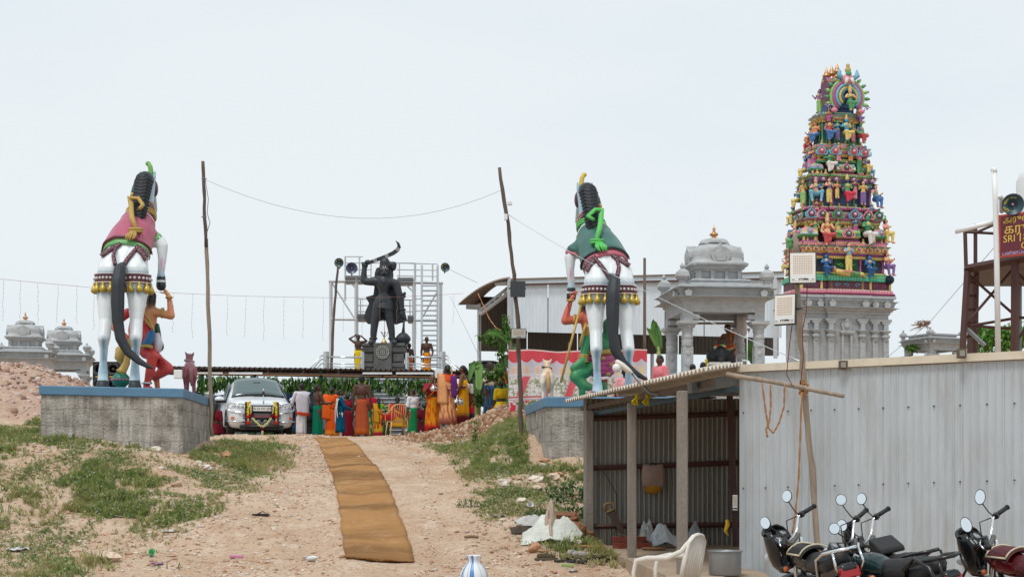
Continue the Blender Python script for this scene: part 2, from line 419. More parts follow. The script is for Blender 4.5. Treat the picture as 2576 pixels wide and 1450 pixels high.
# gravel hill at the far left, behind the left plinth
def gravel_hill():
    cx,cy,R=-13.6,37.5,4.4
    xs=np.linspace(cx-R,cx+R,90);ys=np.linspace(cy-R*.8,cy+R*.8,70);X,Y=np.meshgrid(xs,ys)
    d=np.sqrt(((X-cx)/R)**2+((Y-cy)/(R*.8))**2)
    h=1.55*np.clip(1-d**1.35,0,1)+.0
    h=h*(1+.25*(vnoise(X*.8,Y*.8,21)-.5))+(h>.02)*(.12*(vnoise(X*3.3,Y*3.3,22)-.5)+.06*(vnoise(X*9,Y*9,23)-.5))
    Z=gz(X,Y,False)-.06+h
    b=MB();b.grid([[(X[i,j],Y[i,j],Z[i,j])for j in range(X.shape[1])]for i in range(X.shape[0])])
    root=thing('gravel_heap','tall heap of pale pinkish gravel behind the left plinth','gravel heap',(cx,cy,float(gz(cx,cy))))
    b.build('heap',M('gravel_heap',(205,176,158),.95,0,.25,7,1.0,12,.1,.78,dirt=(172,132,108),dscale=4),root)
    k=3200;x=RNG.uniform(cx-R*.95,cx+R*.95,k);y=RNG.uniform(cy-R*.78,cy+R*.2,k)
    d=np.sqrt(((x-cx)/R)**2+((y-cy)/(R*.8))**2);ok=d<.98;x,y,d=x[ok],y[ok],d[ok];k=len(x)
    ii=np.clip(((y-ys[0])/(ys[1]-ys[0])).astype(int),0,69);jj=np.clip(((x-xs[0])/(xs[1]-xs[0])).astype(int),0,89)
    s=np.clip(np.exp(RNG.normal(-3.5,.5,k)),.014,.11)
    pos=np.stack([x,y,Z[ii,jj]+s*.2],-1);scl=s[:,None]*RNG.uniform(.6,1.3,(k,3))
    cols=np.array([rgb(214,186,170,.8),rgb(232,214,204,.8),rgb(188,152,132,.8),rgb(170,138,124,.8)])[RNG.integers(0,4,k)]
    tv,tf=rock_template(5);scatter_mesh('gravel_chips',tv,tf,pos,scl,RNG.uniform(0,6.28,k),cols,STONE_M,root)
gravel_hill()
def soil_clods():
    k=2600;x=RNG.uniform(-3.0,.35,k);y=RNG.normal(36.6,.75,k);s=np.clip(np.exp(RNG.normal(-3.5,.5,k)),.012,.09);keep=RNG.random(k)<smoothstep(-3.2,-1.6,x)+.1;x,y,s=x[keep],y[keep],s[keep];k=len(x)
    tv,tf=rock_template(8);o=scatter_mesh('soil_clods',tv,tf,np.stack([x,y,gz(x,y)+s*.2],-1),s[:,None]*RNG.uniform(.6,1.3,(k,3)),RNG.uniform(0,6.28,k),np.array([rgb(184,146,116,.8),rgb(166,126,98,.8),rgb(206,176,150,.8),rgb(148,112,88,.8)])[RNG.integers(0,4,k)],STONE_M)
    tag(o,'brown clods of loose soil heaped before the women on the right','soil')
soil_clods()
# ---- weeds and grass
LEAF_M=PAINT('weed_leaves',.7,.2,.25)
def translucent(m,k=.4):
    t=m.node_tree;b=t.nodes['Principled BSDF'];o=[n for n in t.nodes if n.type=='OUTPUT_MATERIAL'][0];tr=t.nodes.new('ShaderNodeBsdfTranslucent');mx_=t.nodes.new('ShaderNodeMixShader');mx_.inputs[0].default_value=k
    t.links.new(b.inputs['Base Color'].links[0].from_socket,tr.inputs[0]);t.links.new(b.outputs[0],mx_.inputs[1]);t.links.new(tr.outputs[0],mx_.inputs[2]);t.links.new(mx_.outputs[0],o.inputs[0])
translucent(LEAF_M)
def weeds():
    n=46000
    x=RNG.uniform(-11.5,2.2,n*6);y=RNG.uniform(16.3,36,n*6)
    ctr=np.interp(y,[16,20,25,31,37],[-1.6,-1.75,-2.05,-2.8,-4.0])
    left=smoothstep(-1.9,-3.4,x-ctr-(y-20)*.02);right=smoothstep(1.1,2.0,x-ctr+np.clip(22-y,0,5)*-.35)
    nearcut=np.where(x>ctr,smoothstep(18.6,20.5,y),smoothstep(15.5,17,y)*smoothstep(-2.4-(22-y)*.25,-3.6-(22-y)*.25,x-ctr))
    pat=vnoise(x*1.1,y*.8,31)*.45+vnoise(x*3.1,y*2.2,32)*.55
    d=np.clip(left+right,0,1)*nearcut*smoothstep(.34,.74,pat)*.8
    d=d*(.45+.55*smoothstep(18,24,y))+.05*np.clip(left+right,0,1)*nearcut
    dens_right=np.where((x>ctr)&(y>21),1.9,1.0)
    d=d*dens_right*smoothstep(36,33,y)
    keep=(RNG.random(n*6)<d)&~in_solid(x,y);x=x[keep][:n];y=y[keep][:n];k=len(x)
    pat=vnoise(x*.75,y*.55,31)
    h=RNG.uniform(.03,.095,k)*(.6+.7*smoothstep(.4,.7,pat))
    pos=np.stack([x,y,gz(x,y)-.005],-1)
    # template: a weed of several bent blades and small leaves
    tv=[];tf=[]
    r=np.random.default_rng(9)
    for i in range(8):
        a=r.uniform(0,6.28);ln=r.uniform(.4,1.1);sp=r.uniform(.3,1.2);wd=r.uniform(.05,.13)
        dx,dy=math.cos(a),math.sin(a);sx,sy=-dy*wd,dx*wd
        o=len(tv)
        tv+=[(dx*.05-sx*.6,dy*.05-sy*.6,0),(dx*.05+sx*.6,dy*.05+sy*.6,0),(dx*sp*.5+sx,dy*sp*.5+sy,ln*.7),(dx*sp*.5-sx,dy*sp*.5-sy,ln*.7),
               (dx*sp+sx*.2,dy*sp+sy*.2,ln*.95)]
        tf+=[(o,o+1,o+2),(o,o+2,o+3),(o+3,o+2,o+4)]
    G=1.16*np.array([rgb(132,148,84,.9),rgb(154,166,102,.9),rgb(114,138,78,.9),rgb(172,174,120,.9),rgb(136,154,108,.9),rgb(196,188,144,.9)])
    cols=G[RNG.choice(6,k,p=[.26,.22,.2,.12,.12,.08])]*RNG.uniform(.75,1.15,(k,1))
    dry=smoothstep(.5,.75,vnoise(x*1.3,y*1.0,35))[:,None]*.6;cols=cols*(1-dry)+np.array(rgb(186,176,128,.9))*dry
    scl=np.stack([h*RNG.uniform(.7,1.3,k),h*RNG.uniform(.7,1.3,k),h],-1)
    hf_=RNG.random(k)<.55
    o=scatter_mesh('weeds',tv,tf,pos[hf_],scl[hf_],RNG.uniform(0,6.28,hf_.sum()),cols[hf_],LEAF_M)
    tag(o,'low green broad-leaved weeds growing in patches on both dirt banks','weeds')
    gv,gf=[],[]
    for i in range(9):
        a=r.uniform(0,6.28);ln=r.uniform(.7,1.7);sp=r.uniform(.1,.7);wd=.035;dx,dy=math.cos(a),math.sin(a);bx,by=r.uniform(-.5,.5),r.uniform(-.5,.5);o_=len(gv)
        gv+=[(bx-dy*wd,by+dx*wd,0),(bx+dy*wd,by-dx*wd,0),(bx+dx*sp*.4,by+dy*sp*.4,ln*.65),(bx+dx*sp,by+dy*sp,ln)];gf+=[(o_,o_+1,o_+2),(o_,o_+2,o_+3)]
    o=scatter_mesh('grass',gv,gf,pos[~hf_],scl[~hf_]*1.1,RNG.uniform(0,6.28,(~hf_).sum()),cols[~hf_]*np.array([1.05,1.0,.85]),LEAF_M)
    tag(o,'thin yellow green grass blades growing between the weeds on both banks','grass')
    # white flower heads
    kk=RNG.random(k)<.22;pf=pos[kk].copy();hf=h[kk];m=len(pf)
    pf+=np.stack([RNG.normal(0,.05,m),RNG.normal(0,.05,m),hf*RNG.uniform(.75,1.25,m)],-1)
    b=MB();b.sph((0,0,0),1,5,3);tv=b.v;tf=[f for f in b.f if len(f)==3]+[f[:3]for f in b.f if len(f)==4]+[(f[0],f[2],f[3])for f in b.f if len(f)==4]
    s=RNG.uniform(.007,.014,m);o=scatter_mesh('weed_flowers',tv,tf,pf,np.stack([s,s,s],-1),RNG.uniform(0,6,m),np.array([rgb(226,224,206,.9)]*m),LEAF_M)
    tag(o,'tiny white flower heads on the weeds of the banks','flowers')
weeds()
def big_stones():
    spots=[(272,1408,.16),(500,1168,.08),(535,1170,.08),(570,1150,.12),(520,1180,.11),(445,1222,.08),(1392,1205,.12),(1348,1208,.12),(1430,1100+72,.07),(1405,1195,.09),
             (1270,1225,.1),(1300,1205,.09),(1350,1230,.1),(1310,1262,.09),(1460,1195,.1),(1370,1160,.1),(1365,1172,.08),(890,1316,.035),(1240,1165,.06),(390,1135,.12),(470,1150,.07),(375,1128,.08),
             (1440,1340,.2),(1470,1355,.17),(1425,1312,.24),(1452,1372,.08),(1468,1352,.12),(1345,1385,.13),(690,1330,.05),(1178,1405,.05)]
    lab={22:'large brown rock lying beside the dumped sack, near the shed post',24:'flat brown rock slab on top of the rubble beside the shed post',23:'brown rock touching the foot of the first shed post',0:'cream boulder sitting alone at the lower left foreground'}
    for i,(px,py,s)in enumerate(spots):
        r=random.Random(i+50);p=gpx(px,py);tv,tf=rock_template(100+i,8,6)
        b=MB();b.col=STONE_C[i%6]if i not in(22,23,24,26)else rgb(150,104,78,.8)
        a=r.uniform(0,6);sc=(s*r.uniform(.9,1.25),s*r.uniform(.7,1),s*r.uniform(.45,.75))if i!=24 else(s*1.2,s,s*.35)
        b.add([(v[0]*sc[0]*math.cos(a)-v[1]*sc[1]*math.sin(a),v[0]*sc[0]*math.sin(a)+v[1]*sc[1]*math.cos(a),v[2]*sc[2])for v in tv],tf,False)
        o=b.build('stone',STONE_M);o.location=p+Vector((0,0,s*.25))
        sd_='left' if px<1000 else 'right';bg_='big' if s>.1 else 'small'
        tag(o,lab.get(i,'loose %s pale orange stone half sunk in the weedy %s bank'%(bg_,sd_)),'stone','loose %s stones on the %s bank'%(bg_,sd_))
big_stones()
# ============================================================ PLINTHS OF THE HORSES
CEMENT=M('rough_cement',(182,176,168),.95,0,.3,3.5,.55,22,.1,.8,stretch=(1,1,1.1),dirt=(112,104,98),dscale=2.6,damt=1.0)
def cement_streaks(m):
    t=m.node_tree;L=t.links.new;b=t.nodes['Principled BSDF']
    prev=b.inputs['Base Color'].links[0].from_socket
    tc=t.nodes.new('ShaderNodeTexCoord');mp=t.nodes.new('ShaderNodeMapping');mp.inputs['Scale'].default_value=(9,9,.8)
    n=t.nodes.new('ShaderNodeTexNoise');n.inputs['Scale'].default_value=1.2;n.inputs['Detail'].default_value=6;L(tc.outputs['Object'],mp.inputs[0]);L(mp.outputs[0],n.inputs[0])
    r=t.nodes.new('ShaderNodeMapRange');r.inputs['From Min'].default_value=.5;r.inputs['From Max'].default_value=.72;r.inputs['To Max'].default_value=.8;L(n.outputs['Fac'],r.inputs['Value'])
    x=t.nodes.new('ShaderNodeMix');x.data_type='RGBA';x.inputs['B'].default_value=(*rgb(210,206,200,.9),1);L(r.outputs[0],x.inputs['Factor']);L(prev,x.inputs['A'])
    # dark courses where the blocks behind the render show
    w_=t.nodes.new('ShaderNodeTexBrick');w_.inputs['Scale'].default_value=1.0;w_.inputs['Brick Width'].default_value=.55;w_.inputs['Row Height'].default_value=.3;w_.inputs['Mortar Size'].default_value=.012
    w_.inputs['Color1'].default_value=w_.inputs['Color2'].default_value=(0,0,0,1);w_.inputs['Mortar'].default_value=(1,1,1,1);w_.offset=.4
    m2=t.nodes.new('ShaderNodeCombineXYZ');sp=t.nodes.new('ShaderNodeSeparateXYZ');L(tc.outputs['Object'],sp.inputs[0])
    ad=t.nodes.new('ShaderNodeMath');L(sp.outputs[0],ad.inputs[0]);L(sp.outputs[1],ad.inputs[1])
    n3=t.nodes.new('ShaderNodeTexNoise');n3.inputs['Scale'].default_value=2.5;L(tc.outputs['Object'],n3.inputs[0])
    a2=t.nodes.new('ShaderNodeMath');a2.operation='MULTIPLY_ADD';a2.inputs[1].default_value=.12;L(n3.outputs['Fac'],a2.inputs[0]);L(sp.outputs[2],a2.inputs[2])
    L(ad.outputs[0],m2.inputs[0]);L(a2.outputs[0],m2.inputs[1]);L(m2.outputs[0],w_.inputs['Vector'])
    f=t.nodes.new('ShaderNodeMath');f.operation='MULTIPLY';f.inputs[1].default_value=.34;L(w_.outputs['Color'],f.inputs[0])
    y=t.nodes.new('ShaderNodeMix');y.data_type='RGBA';y.inputs['B'].default_value=(*rgb(96,90,84,.8),1);L(f.outputs[0],y.inputs['Factor']);L(x.outputs['Result'],y.inputs['A'])
    L(y.outputs['Result'],b.inputs['Base Color'])
cement_streaks(CEMENT)
BLUE=M('blue_enamel',(98,140,172),.55,0,.1,3,.15,30,.35,.85,dirt=(80,116,146),dscale=2,damt=.4)
def plinth(label,A,B,C,D,h_band,base):
    """A B C D: top corners, front left, front right, back right, back left"""
    root=thing('statue_plinth',label,'plinth',((A.x+C.x)/2,(A.y+C.y)/2,base))
    top=[A,B,C,D];cen=sum(top,Vector())/4
    dn=Vector((0,0,-h_band));out=lambda p:p+(p-cen).normalized()*.05
    b=MB()
    rows=[]
    ring=[]
    for i in range(4):
        p,q=top[i],top[(i+1)%4];n=28
        for k in range(n):ring.append(p.lerp(q,k/n))
    H=top[0].z-h_band-base
    for j in range(13):
        zz=j/12;row=[]
        for k,p in enumerate(ring):
            nrm=(p-cen);nrm.z=0;nrm.normalize()
            z=base+(p.z-h_band-base)*zz
            row.append(p.xy.to_3d()+Vector((0,0,z))+nrm*(.035*(float(vnoise(k*.35,z*3+9,41))-.5)+.012*(float(vnoise(k*.9,z*7,42))-.5)))
        rows.append(row)
    b.grid(rows,closed=True);b.add(rows[-1],[tuple(range(len(ring)))],False)
    b.build('body',CEMENT,root)
    c=MB();c.hexa([out(p)+dn for p in top],[out(p)for p in top]);bev(c.build('cap',BLUE,root),.02)
    return root
plinth('grey rendered plinth with blue rim under the horse with the pink saddle',P(103,968,27),P(459,976,27),P(528,1001,30.6),Vector((-9.1,30.6,3.03)),.18,1.35)
PB=P(1373,997,27.3);PC=P(1323.6,1020.7,31.2)
plinth('grey rendered plinth with blue rim beside the open tin shed',PB,Vector((3.5,27.3,PB.z)),Vector((3.4,31.2,PC.z)),PC,.2,.9)
# ============================================================ STONE MOULDING TOOLS
STONE=M('carved_granite',(182,185,187),.85,0,.16,5,.35,30,.2,.95,stretch=(1,1,2.5),dirt=(140,144,146),dscale=3.5,damt=.6)
COPPER=M('copper_finial',(206,152,104),.32,.75,.1,8,0,1,.5,.9)
def plan(w_,d,bw=0,pr=0):
    """half-symmetric plan: a rectangle with a projecting middle bay on all four sides"""
    a,b=w_/2,d/2
    if not pr:return[(-a,-b),(a,-b),(a,b),(-a,b)]
    c,e=bw*w_/2,bw*d/2
    return[(-a,-b),(-c,-b),(-c,-b-pr),(c,-b-pr),(c,-b),(a,-b),(a,-e),(a+pr,-e),(a+pr,e),(a,e),(a,b),(c,b),(c,b+pr),(-c,b+pr),(-c,b),(-a,b),(-a,e),(-a-pr,e),(-a-pr,-e),(-a,-e)]
def offset(poly,o):
    n=len(poly);res=[]
    for i in range(n):
        p0,p,p2=Vector(poly[i-1]),Vector(poly[i]),Vector(poly[(i+1)%n])
        d1,d2=(p-p0).normalized(),(p2-p).normalized()
        n1,n2=Vector((d1.y,-d1.x)),Vector((d2.y,-d2.x));res.append(p+(n1+n2)*o)
    return res
def mould(b,poly,prof,z0=0.,colors=None):
    """sweep a profile of (out, z) round a plan; colors gives one colour per step"""
    rings=[[(q.x,q.y,z0+z)for q in offset(poly,o)]for o,z in prof];n=len(poly)
    for i in range(len(rings)-1):
        if colors:b.col=colors[i%len(colors)]
        b.add(rings[i]+rings[i+1],[(k,(k+1)%n,(k+1)%n+n,k+n)for k in range(n)],False)
    b.add(rings[0],[tuple(range(n-1,-1,-1))],False);b.add(rings[-1],[tuple(range(n))],False)
    return b
def kapota(o0,o1,z,h,n=5):   # rolled eave
    return[(o0,z)]+[(o0+(o1-o0)*math.cos(math.pi/2*k/n),z+h*.15+h*.85*math.sin(math.pi/2*k/n))for k in range(n+1)]
def kalasam(b,o,s=1.0):
    b.lathe([(.19*s,0),(.2*s,.03*s),(.12*s,.06*s),(.07*s,.1*s),(.16*s,.15*s),(.19*s,.2*s),(.15*s,.25*s),(.05*s,.29*s),(.08*s,.32*s),(.04*s,.36*s),(.07*s,.42*s),(.045*s,.47*s),(.0,.62*s)],o,12)
def mini_shrine(b,o,s=1.0,round_=False):
    x,y,z=o
    mould(b,[(x+px*s,y+py*s)for px,py in plan(.16,.16)],[(0,0),(0,.12*s),(.06*s,.15*s),(.06*s,.19*s),(.09*s,.2*s),(.09*s,.23*s)],z)
    if round_:b.lathe([(.15*s,.23*s),(.2*s,.28*s),(.21*s,.33*s),(.16*s,.39*s),(.08*s,.42*s),(.04*s,.44*s),(.06*s,.48*s),(.0,.55*s)],(x,y,z),12)
    else:
        b.frustum((x,y,z+.23*s),.34*s,.34*s,.3*s,.3*s,.1*s);b.frustum((x,y,z+.33*s),.3*s,.3*s,.1*s,.1*s,.1*s)
        b.lathe([(.03*s,.42*s),(.07*s,.48*s),(.06*s,.52*s),(.0,.6*s)],(x,y,z),10)
def kudu_shape(s,t=.06):
    """spade-shaped gable ornament in the xz plane, foot at 0"""
    pts=[(-.36,0),(-.42,.25),(-.5,.45),(-.46,.68),(-.3,.82),(-.1,.9),(0,1.08),(.1,.9),(.3,.82),(.46,.68),(.5,.45),(.42,.25),(.36,0)]
    return[(x*s,z*s)for x,z in pts]
def column(b,x,y,h,s=1.0):
    R=.7071*2
    b.box((x,y,.06),(.36*s,.36*s,.12));b.box((x,y,.45),(.28*s,.28*s,.7));b.lathe([(.17*s,.8),(.15*s,.83),(.17*s,.86),(.145*s,.9),(.165*s,.98),(.15*s,1.03),(.175*s,1.06),(.15*s,1.1),(.14*s,1.2),(.17*s,1.25),(.15*s,1.29),(.21*s,1.34),(.23*s,1.37)],(x,y,0),8)
    b.frustum((x,y,1.37),.36*s,.36*s,.5*s,.5*s,.06);b.box((x,y,1.47),(.5*s,.5*s,.08));b.box((x,y,h/2+.75),(.27*s,.27*s,h-1.5))
def pavilion(label,loc,rz,s=1.0,dome=True,round_pots=False,base_h=1.8,group='grey granite pavilions'):
    root=thing('stone_pavilion',label,'pavilion',loc,rz,group,world=False);root.scale=(s,s,s)
    b=MB();pl=plan(3.0,3.0);mould(b,pl,[(.15,-base_h),(.15,-base_h+.2),(0,-base_h+.25),(0,-.15),(.1,-.1),(.1,0)]);b.build('platform',STONE,root)
    for sx in(-1,1):
        for sy in(-1,1):
            b=MB();column(b,sx*1.0,sy*1.0,1.75)
            b.box((sx*.83,sy*1.0,1.62),(.3,.24,.13));b.box((sx*1.0,sy*.83,1.63),(.24,.3,.13))
            c=b.build('column',STONE,root)
            k=MB();k.sph((sx*1.0,sy*1.0-.141,.35),(.09,.02,.12),10,6);k.sph((sx*1.0,sy*1.0-.141,.62),(.07,.02,.07),10,6);k.build('carving',STONE,c)
    b=MB();pl=plan(2.3,2.3)
    for y0 in(-1.0,1.0):b.box((0,y0,1.87),(2.28,.28,.24))
    for x0 in(-1.0,1.0):b.box((x0,0,1.868),(.28,1.72,.236))
    b.box((0,0,1.96),(2.0,2.0,.1));b.build('beams',STONE,root)
    b=MB();mould(b,pl,[(-.02,1.9),(.0,1.99),(.02,2.04),(.06,2.06),(.06,2.11),(.13,2.15),(.13,2.18)]);b.build('architrave',STONE,root)
    b=MB();mould(b,pl,[(.1,2.13)]+kapota(.28,.1,2.15,.22)+[(.08,2.37),(.08,2.40),(.15,2.42),(.15,2.47),(.12,2.49)]);ev=b.build('eave',STONE,root)
    for sx in(-1,1):     # gable leaves on the eave
        for(ox,oy,ax)in((sx*1.05,-1.40,0),(sx*1.40,-1.05,1)):
            q=MB();pts=kudu_shape(.2)
            if ax==0:q.plate([(ox+x,oy,2.16+z)for x,z in pts],(0,.12,0))
            else:q.plate([(ox-.0 if sx>0 else ox,oy+x,2.16+z)for x,z in pts],(-.12*sx,0,0))
            q.build('gable_leaf',STONE,ev)
    for sx in(-1,1):
        for sy in(-1,1):
            b=MB();mini_shrine(b,(sx*1.18,sy*1.18,2.49),1.0,round_pots);b.build('corner_pot',STONE,root)
    if not dome:
        b=MB();mould(b,plan(1.9,1.9),[(0,2.49),(0,2.6),(.1,2.64),(.1,2.72)]);b.build('top_slab',STONE,root);return root
    b=MB();pn=plan(1.2,1.2)
    mould(b,pn,[(.3,2.49),(.3,2.56),(.22,2.6),(.26,2.66),(.2,2.70),(.03,2.71)]);mould(b,pn,[(-.03,2.7),(-.03,2.95)])
    for sx in(-.56,-.2,.2,.56):
        for q in range(4):
            c_,s_=round(math.cos(q*math.pi/2)),round(math.sin(q*math.pi/2));x,y=sx,-.6
            b.box((x*c_-y*s_,x*s_+y*c_,2.825),(.1,.1,.24))
    mould(b,pn,[(.02,2.94),(.04,2.98),(.1,3.0),(.1,3.05),(.17,3.09),(.17,3.12)]);b.build('neck',STONE,root)
    # square bell dome: swept with rounded plan
    b=MB();prof=[(.83,3.10),(.85,3.15),(.78,3.2),(.70,3.25),(.69,3.34),(.70,3.44),(.68,3.54),(.62,3.63),(.50,3.70),(.34,3.74)]
    rings=[]
    for r,z in prof:
        k=.12*min(1,(z-3.1)/.3);ring=[]
        for i in range(32):
            a=2*math.pi*(i+.5)/32;c_,s_=math.cos(a),math.sin(a);e=7-3.5*(z-3.1)/.64
            rr=r/(abs(c_)**e+abs(s_)**e)**(1/e);ring.append((rr*c_,rr*s_,z))
        rings.append(ring)
    b.grid(rings,closed=True);b.add(rings[-1],[tuple(range(32))]);b.add(rings[0],[tuple(range(31,-1,-1))]);dm=b.build('dome',STONE,root)
    for q in range(4):
        k=MB();R=Matrix.Rotation(q*math.pi/2,3,'Z');pts=kudu_shape(.56)
        k.plate([R@Vector((x,-.79,3.12+z))for x,z in pts],R@Vector((0,.3,0)));k.plate([R@Vector((x*.6,-.815,3.2+z*.6))for x,z in pts],R@Vector((0,.03,0)));bev(k.build('gable_leaf',STONE,dm),.015)
    b=MB();b.frustum((0,0,3.735),.74,.74,.66,.66,.03);b.lathe([(.44,3.76),(.42,3.8),(.4,3.85),(.34,3.9),(.2,3.93)],(0,0,0),16);b.build('cap',STONE,root)
    b=MB();kalasam(b,(0,0,3.92),.68);b.build('finial',COPPER,root)
    return root
th=math.radians(6);pc=P(1700,723,38.5);ctr=Vector((pc.x,pc.y,0))+Matrix.Rotation(th,3,'Z')@Vector((1.4,1.4,0))
PAV=Vector((ctr.x,ctr.y,4.06))
pavilion('large grey granite pavilion sheltering a black idol, right of the green-saddled horse',PAV,th)
pavilion('nearer of two domed grey granite pavilions at the left edge',(-21.9,64,4.28),math.radians(12),1.0,True,True,2.2)
pavilion('farther of two domed grey granite pavilions, just left of the horse legs',(-22.05,70,4.63),math.radians(12),1.0,True,True,2.6)
pv=pavilion('small flat-topped grey granite pavilion behind the tin wall near the water tower',P(2345,958,46),math.radians(24),.55,False,False,3.2)
b=MB();r_=random.Random(4);o=P(2322,815,45.6)
for i in range(40):b.cyl(o+Vector((r_.uniform(-.22,.22),r_.uniform(-.2,.2),r_.uniform(0,.12))),o+Vector((r_.uniform(-.4,.25),r_.uniform(-.25,.2),r_.uniform(-.2,.15))),.012,.006,4)
tag(b.build('dry_branches',M('dry_twigs',(138,104,84),.9)),'dry brown twigs heaped on the small flat-topped pavilion','twigs')
# ============================================================ TEMPLE TOWER
GP=PAINT('tower_enamel',.5,.22,.35,.35)
c_=lambda r,g,b:rgb(r,g,b,.92)
k_=.8
PINK,MAG,GRN,TEAL,BLU,GOLD,RED,PUR,MAR,YEL,ORG,SKY_,WHT,DKB,LIM=[c_(*v)for v in((238,150,172),(196,100,160),(92,166,112),(96,196,164),(76,126,190),(220,194,118),(204,84,88),(142,110,170),(110,66,84),(238,214,130),(230,158,104),(126,190,218),(240,236,232),(50,60,92),(156,204,122))]
TH=math.radians(12);TW=P(2103.5,700,61.36);TBASE=2.3
def TZ(py):return EYE+(HY-py)*61.0/F-TBASE
tower=thing('temple_tower','tall tapering temple tower crowded with brightly painted figures on a grey granite base','tower',(TW.x,TW.y,TBASE),TH,None,world=False)
def stone_base():
    top=TZ(746);b=MB();W0,D0=4.3,1.95
    mould(b,plan(W0-.35,D0-.3,.42,.1),[(0,0),(0,top-.95)]);b.build('base_wall',STONE,tower)
    b=MB();mould(b,plan(W0-.3,D0-.25,.42,.1),[(0,top-1.0),(0,top-.8),(.06,top-.78),(.06,top-.7),(.14,top-.66),(.14,top-.6),(.2,top-.56)]+kapota(.36,.18,top-.54,.28)+[(.16,top-.25),(.16,top-.16),(.24,top-.12),(.24,top-.02),(.2,top)]);cn=b.build('base_cornice',STONE,tower)
    for x in(-1.8,-1.25,-.75,.75,1.25,1.8):
        q=MB();y0=-D0/2-.22-(.1 if abs(x)<.9 else 0);q.plate([(x+u,y0,top-.52+v)for u,v in kudu_shape(.3)],(0,.15,0));q.build('gable_leaf',STONE,cn)
    for x in(-1.85,-1.35,-.72,.72,1.35,1.85):
        q=MB();y0=-D0/2+.1-(.1 if abs(x)<.9 else 0);h=top-1.0
        q.box((x,y0,h*.5-.45),(.24,.16,h-.9+.0));q.lathe([(.12,h-.95),(.15,h-.9),(.12,h-.82),(.18,h-.78),(.2,h-.7),(.14,h-.65),(.13,h-.6),(.24,h-.52),(.26,h-.48)],(x,y0,0),10)
        q.box((x,y0,h-.24),(.2,.18,.5));q.box((x,y0,h-.04),(.5,.2,.1));q.box((x,y0,h-.14),(.36,.19,.1));q.build('pilaster',STONE,tower)
    y0=-D0/2-.02
    q=MB();h=top-1.0;q.box((-.2,y0,h-1.3),(.09,.12,1.4));q.box((.2,y0,h-1.3),(.09,.12,1.4));q.box((0,y0-.02,h-.56),(.62,.2,.1));q.box((0,y0,h-.64),(.5,.16,.07));q.build('niche_frame',STONE,tower)
    q=MB();q.plate([(u,y0-.03,h-.5+v)for u,v in kudu_shape(.5)],(0,.1,0));q.sph((0,y0-.05,h-.28),(.14,.05,.16));q.sph((0,y0-.05,h-.08),(.1,.05,.08));q.build('niche_crest',STONE,tower)
stone_base()
def petals(name,w_,d,out,z,h,col,col2,pr=.1,step=.13):
    b=MB()
    def row(p,q,nrm):
        L_=(q-p).length;n=max(1,int(L_/step));u=(q-p)/L_
        for i in range(n):
            c=p+u*(i+.5)*L_/n;hw=L_/n*.45
            b.col=col;pts=[c-u*hw,c+u*hw]
            zz=[z+h,z+h*.35,z]
            ring=[(c-u*hw)+Vector((0,0,zz[0])),(c-u*hw)+Vector((0,0,zz[1])),(c-u*hw*.55)+Vector((0,0,zz[2])),(c+u*hw*.55)+Vector((0,0,zz[2])),(c+u*hw)+Vector((0,0,zz[1])),(c+u*hw)+Vector((0,0,zz[0]))]
            b.prism([v+nrm*.015 for v in ring],[v+nrm*.05-Vector((0,0,.0))for v in ring])
            b.col=col2;b.box(c+nrm*.05+Vector((0,0,z+h*.9)),(hw*1.5 if abs(u.x)>.5 else .02,hw*1.5 if abs(u.y)>.5 else .02,h*.25))
    pl=offset(plan(w_,d,.42,pr),out)
    for i in range(len(pl)):
        p,q=pl[i],pl[(i+1)%len(pl)];e=(q-p).normalized();nrm=Vector((e.y,-e.x,0))
        if nrm.y<-.5 or nrm.x<-.5:row(p.to_3d(),q.to_3d(),nrm)
    o=b.build(name,GP,tower);o['kind']='stuff';return o
def scroll(b,x,y,z,s,col,flip=1):
    b.col=col;pts=[]
    for i in range(26):
        t=i/25*2.3*math.pi;r=s*(.45-.34*i/25);pts.append((x+flip*r*math.cos(t),y,z+r*math.sin(t)))
    b.tube(pts,[s*.09*(1-.5*i/25)for i in range(26)],5);b.tube([(x+flip*s*.45,y,z),(x+flip*s*.7,y,z+s*.3),(x+flip*s*1.0,y,z+s*.25)],[s*.09,s*.07,s*.03],5)
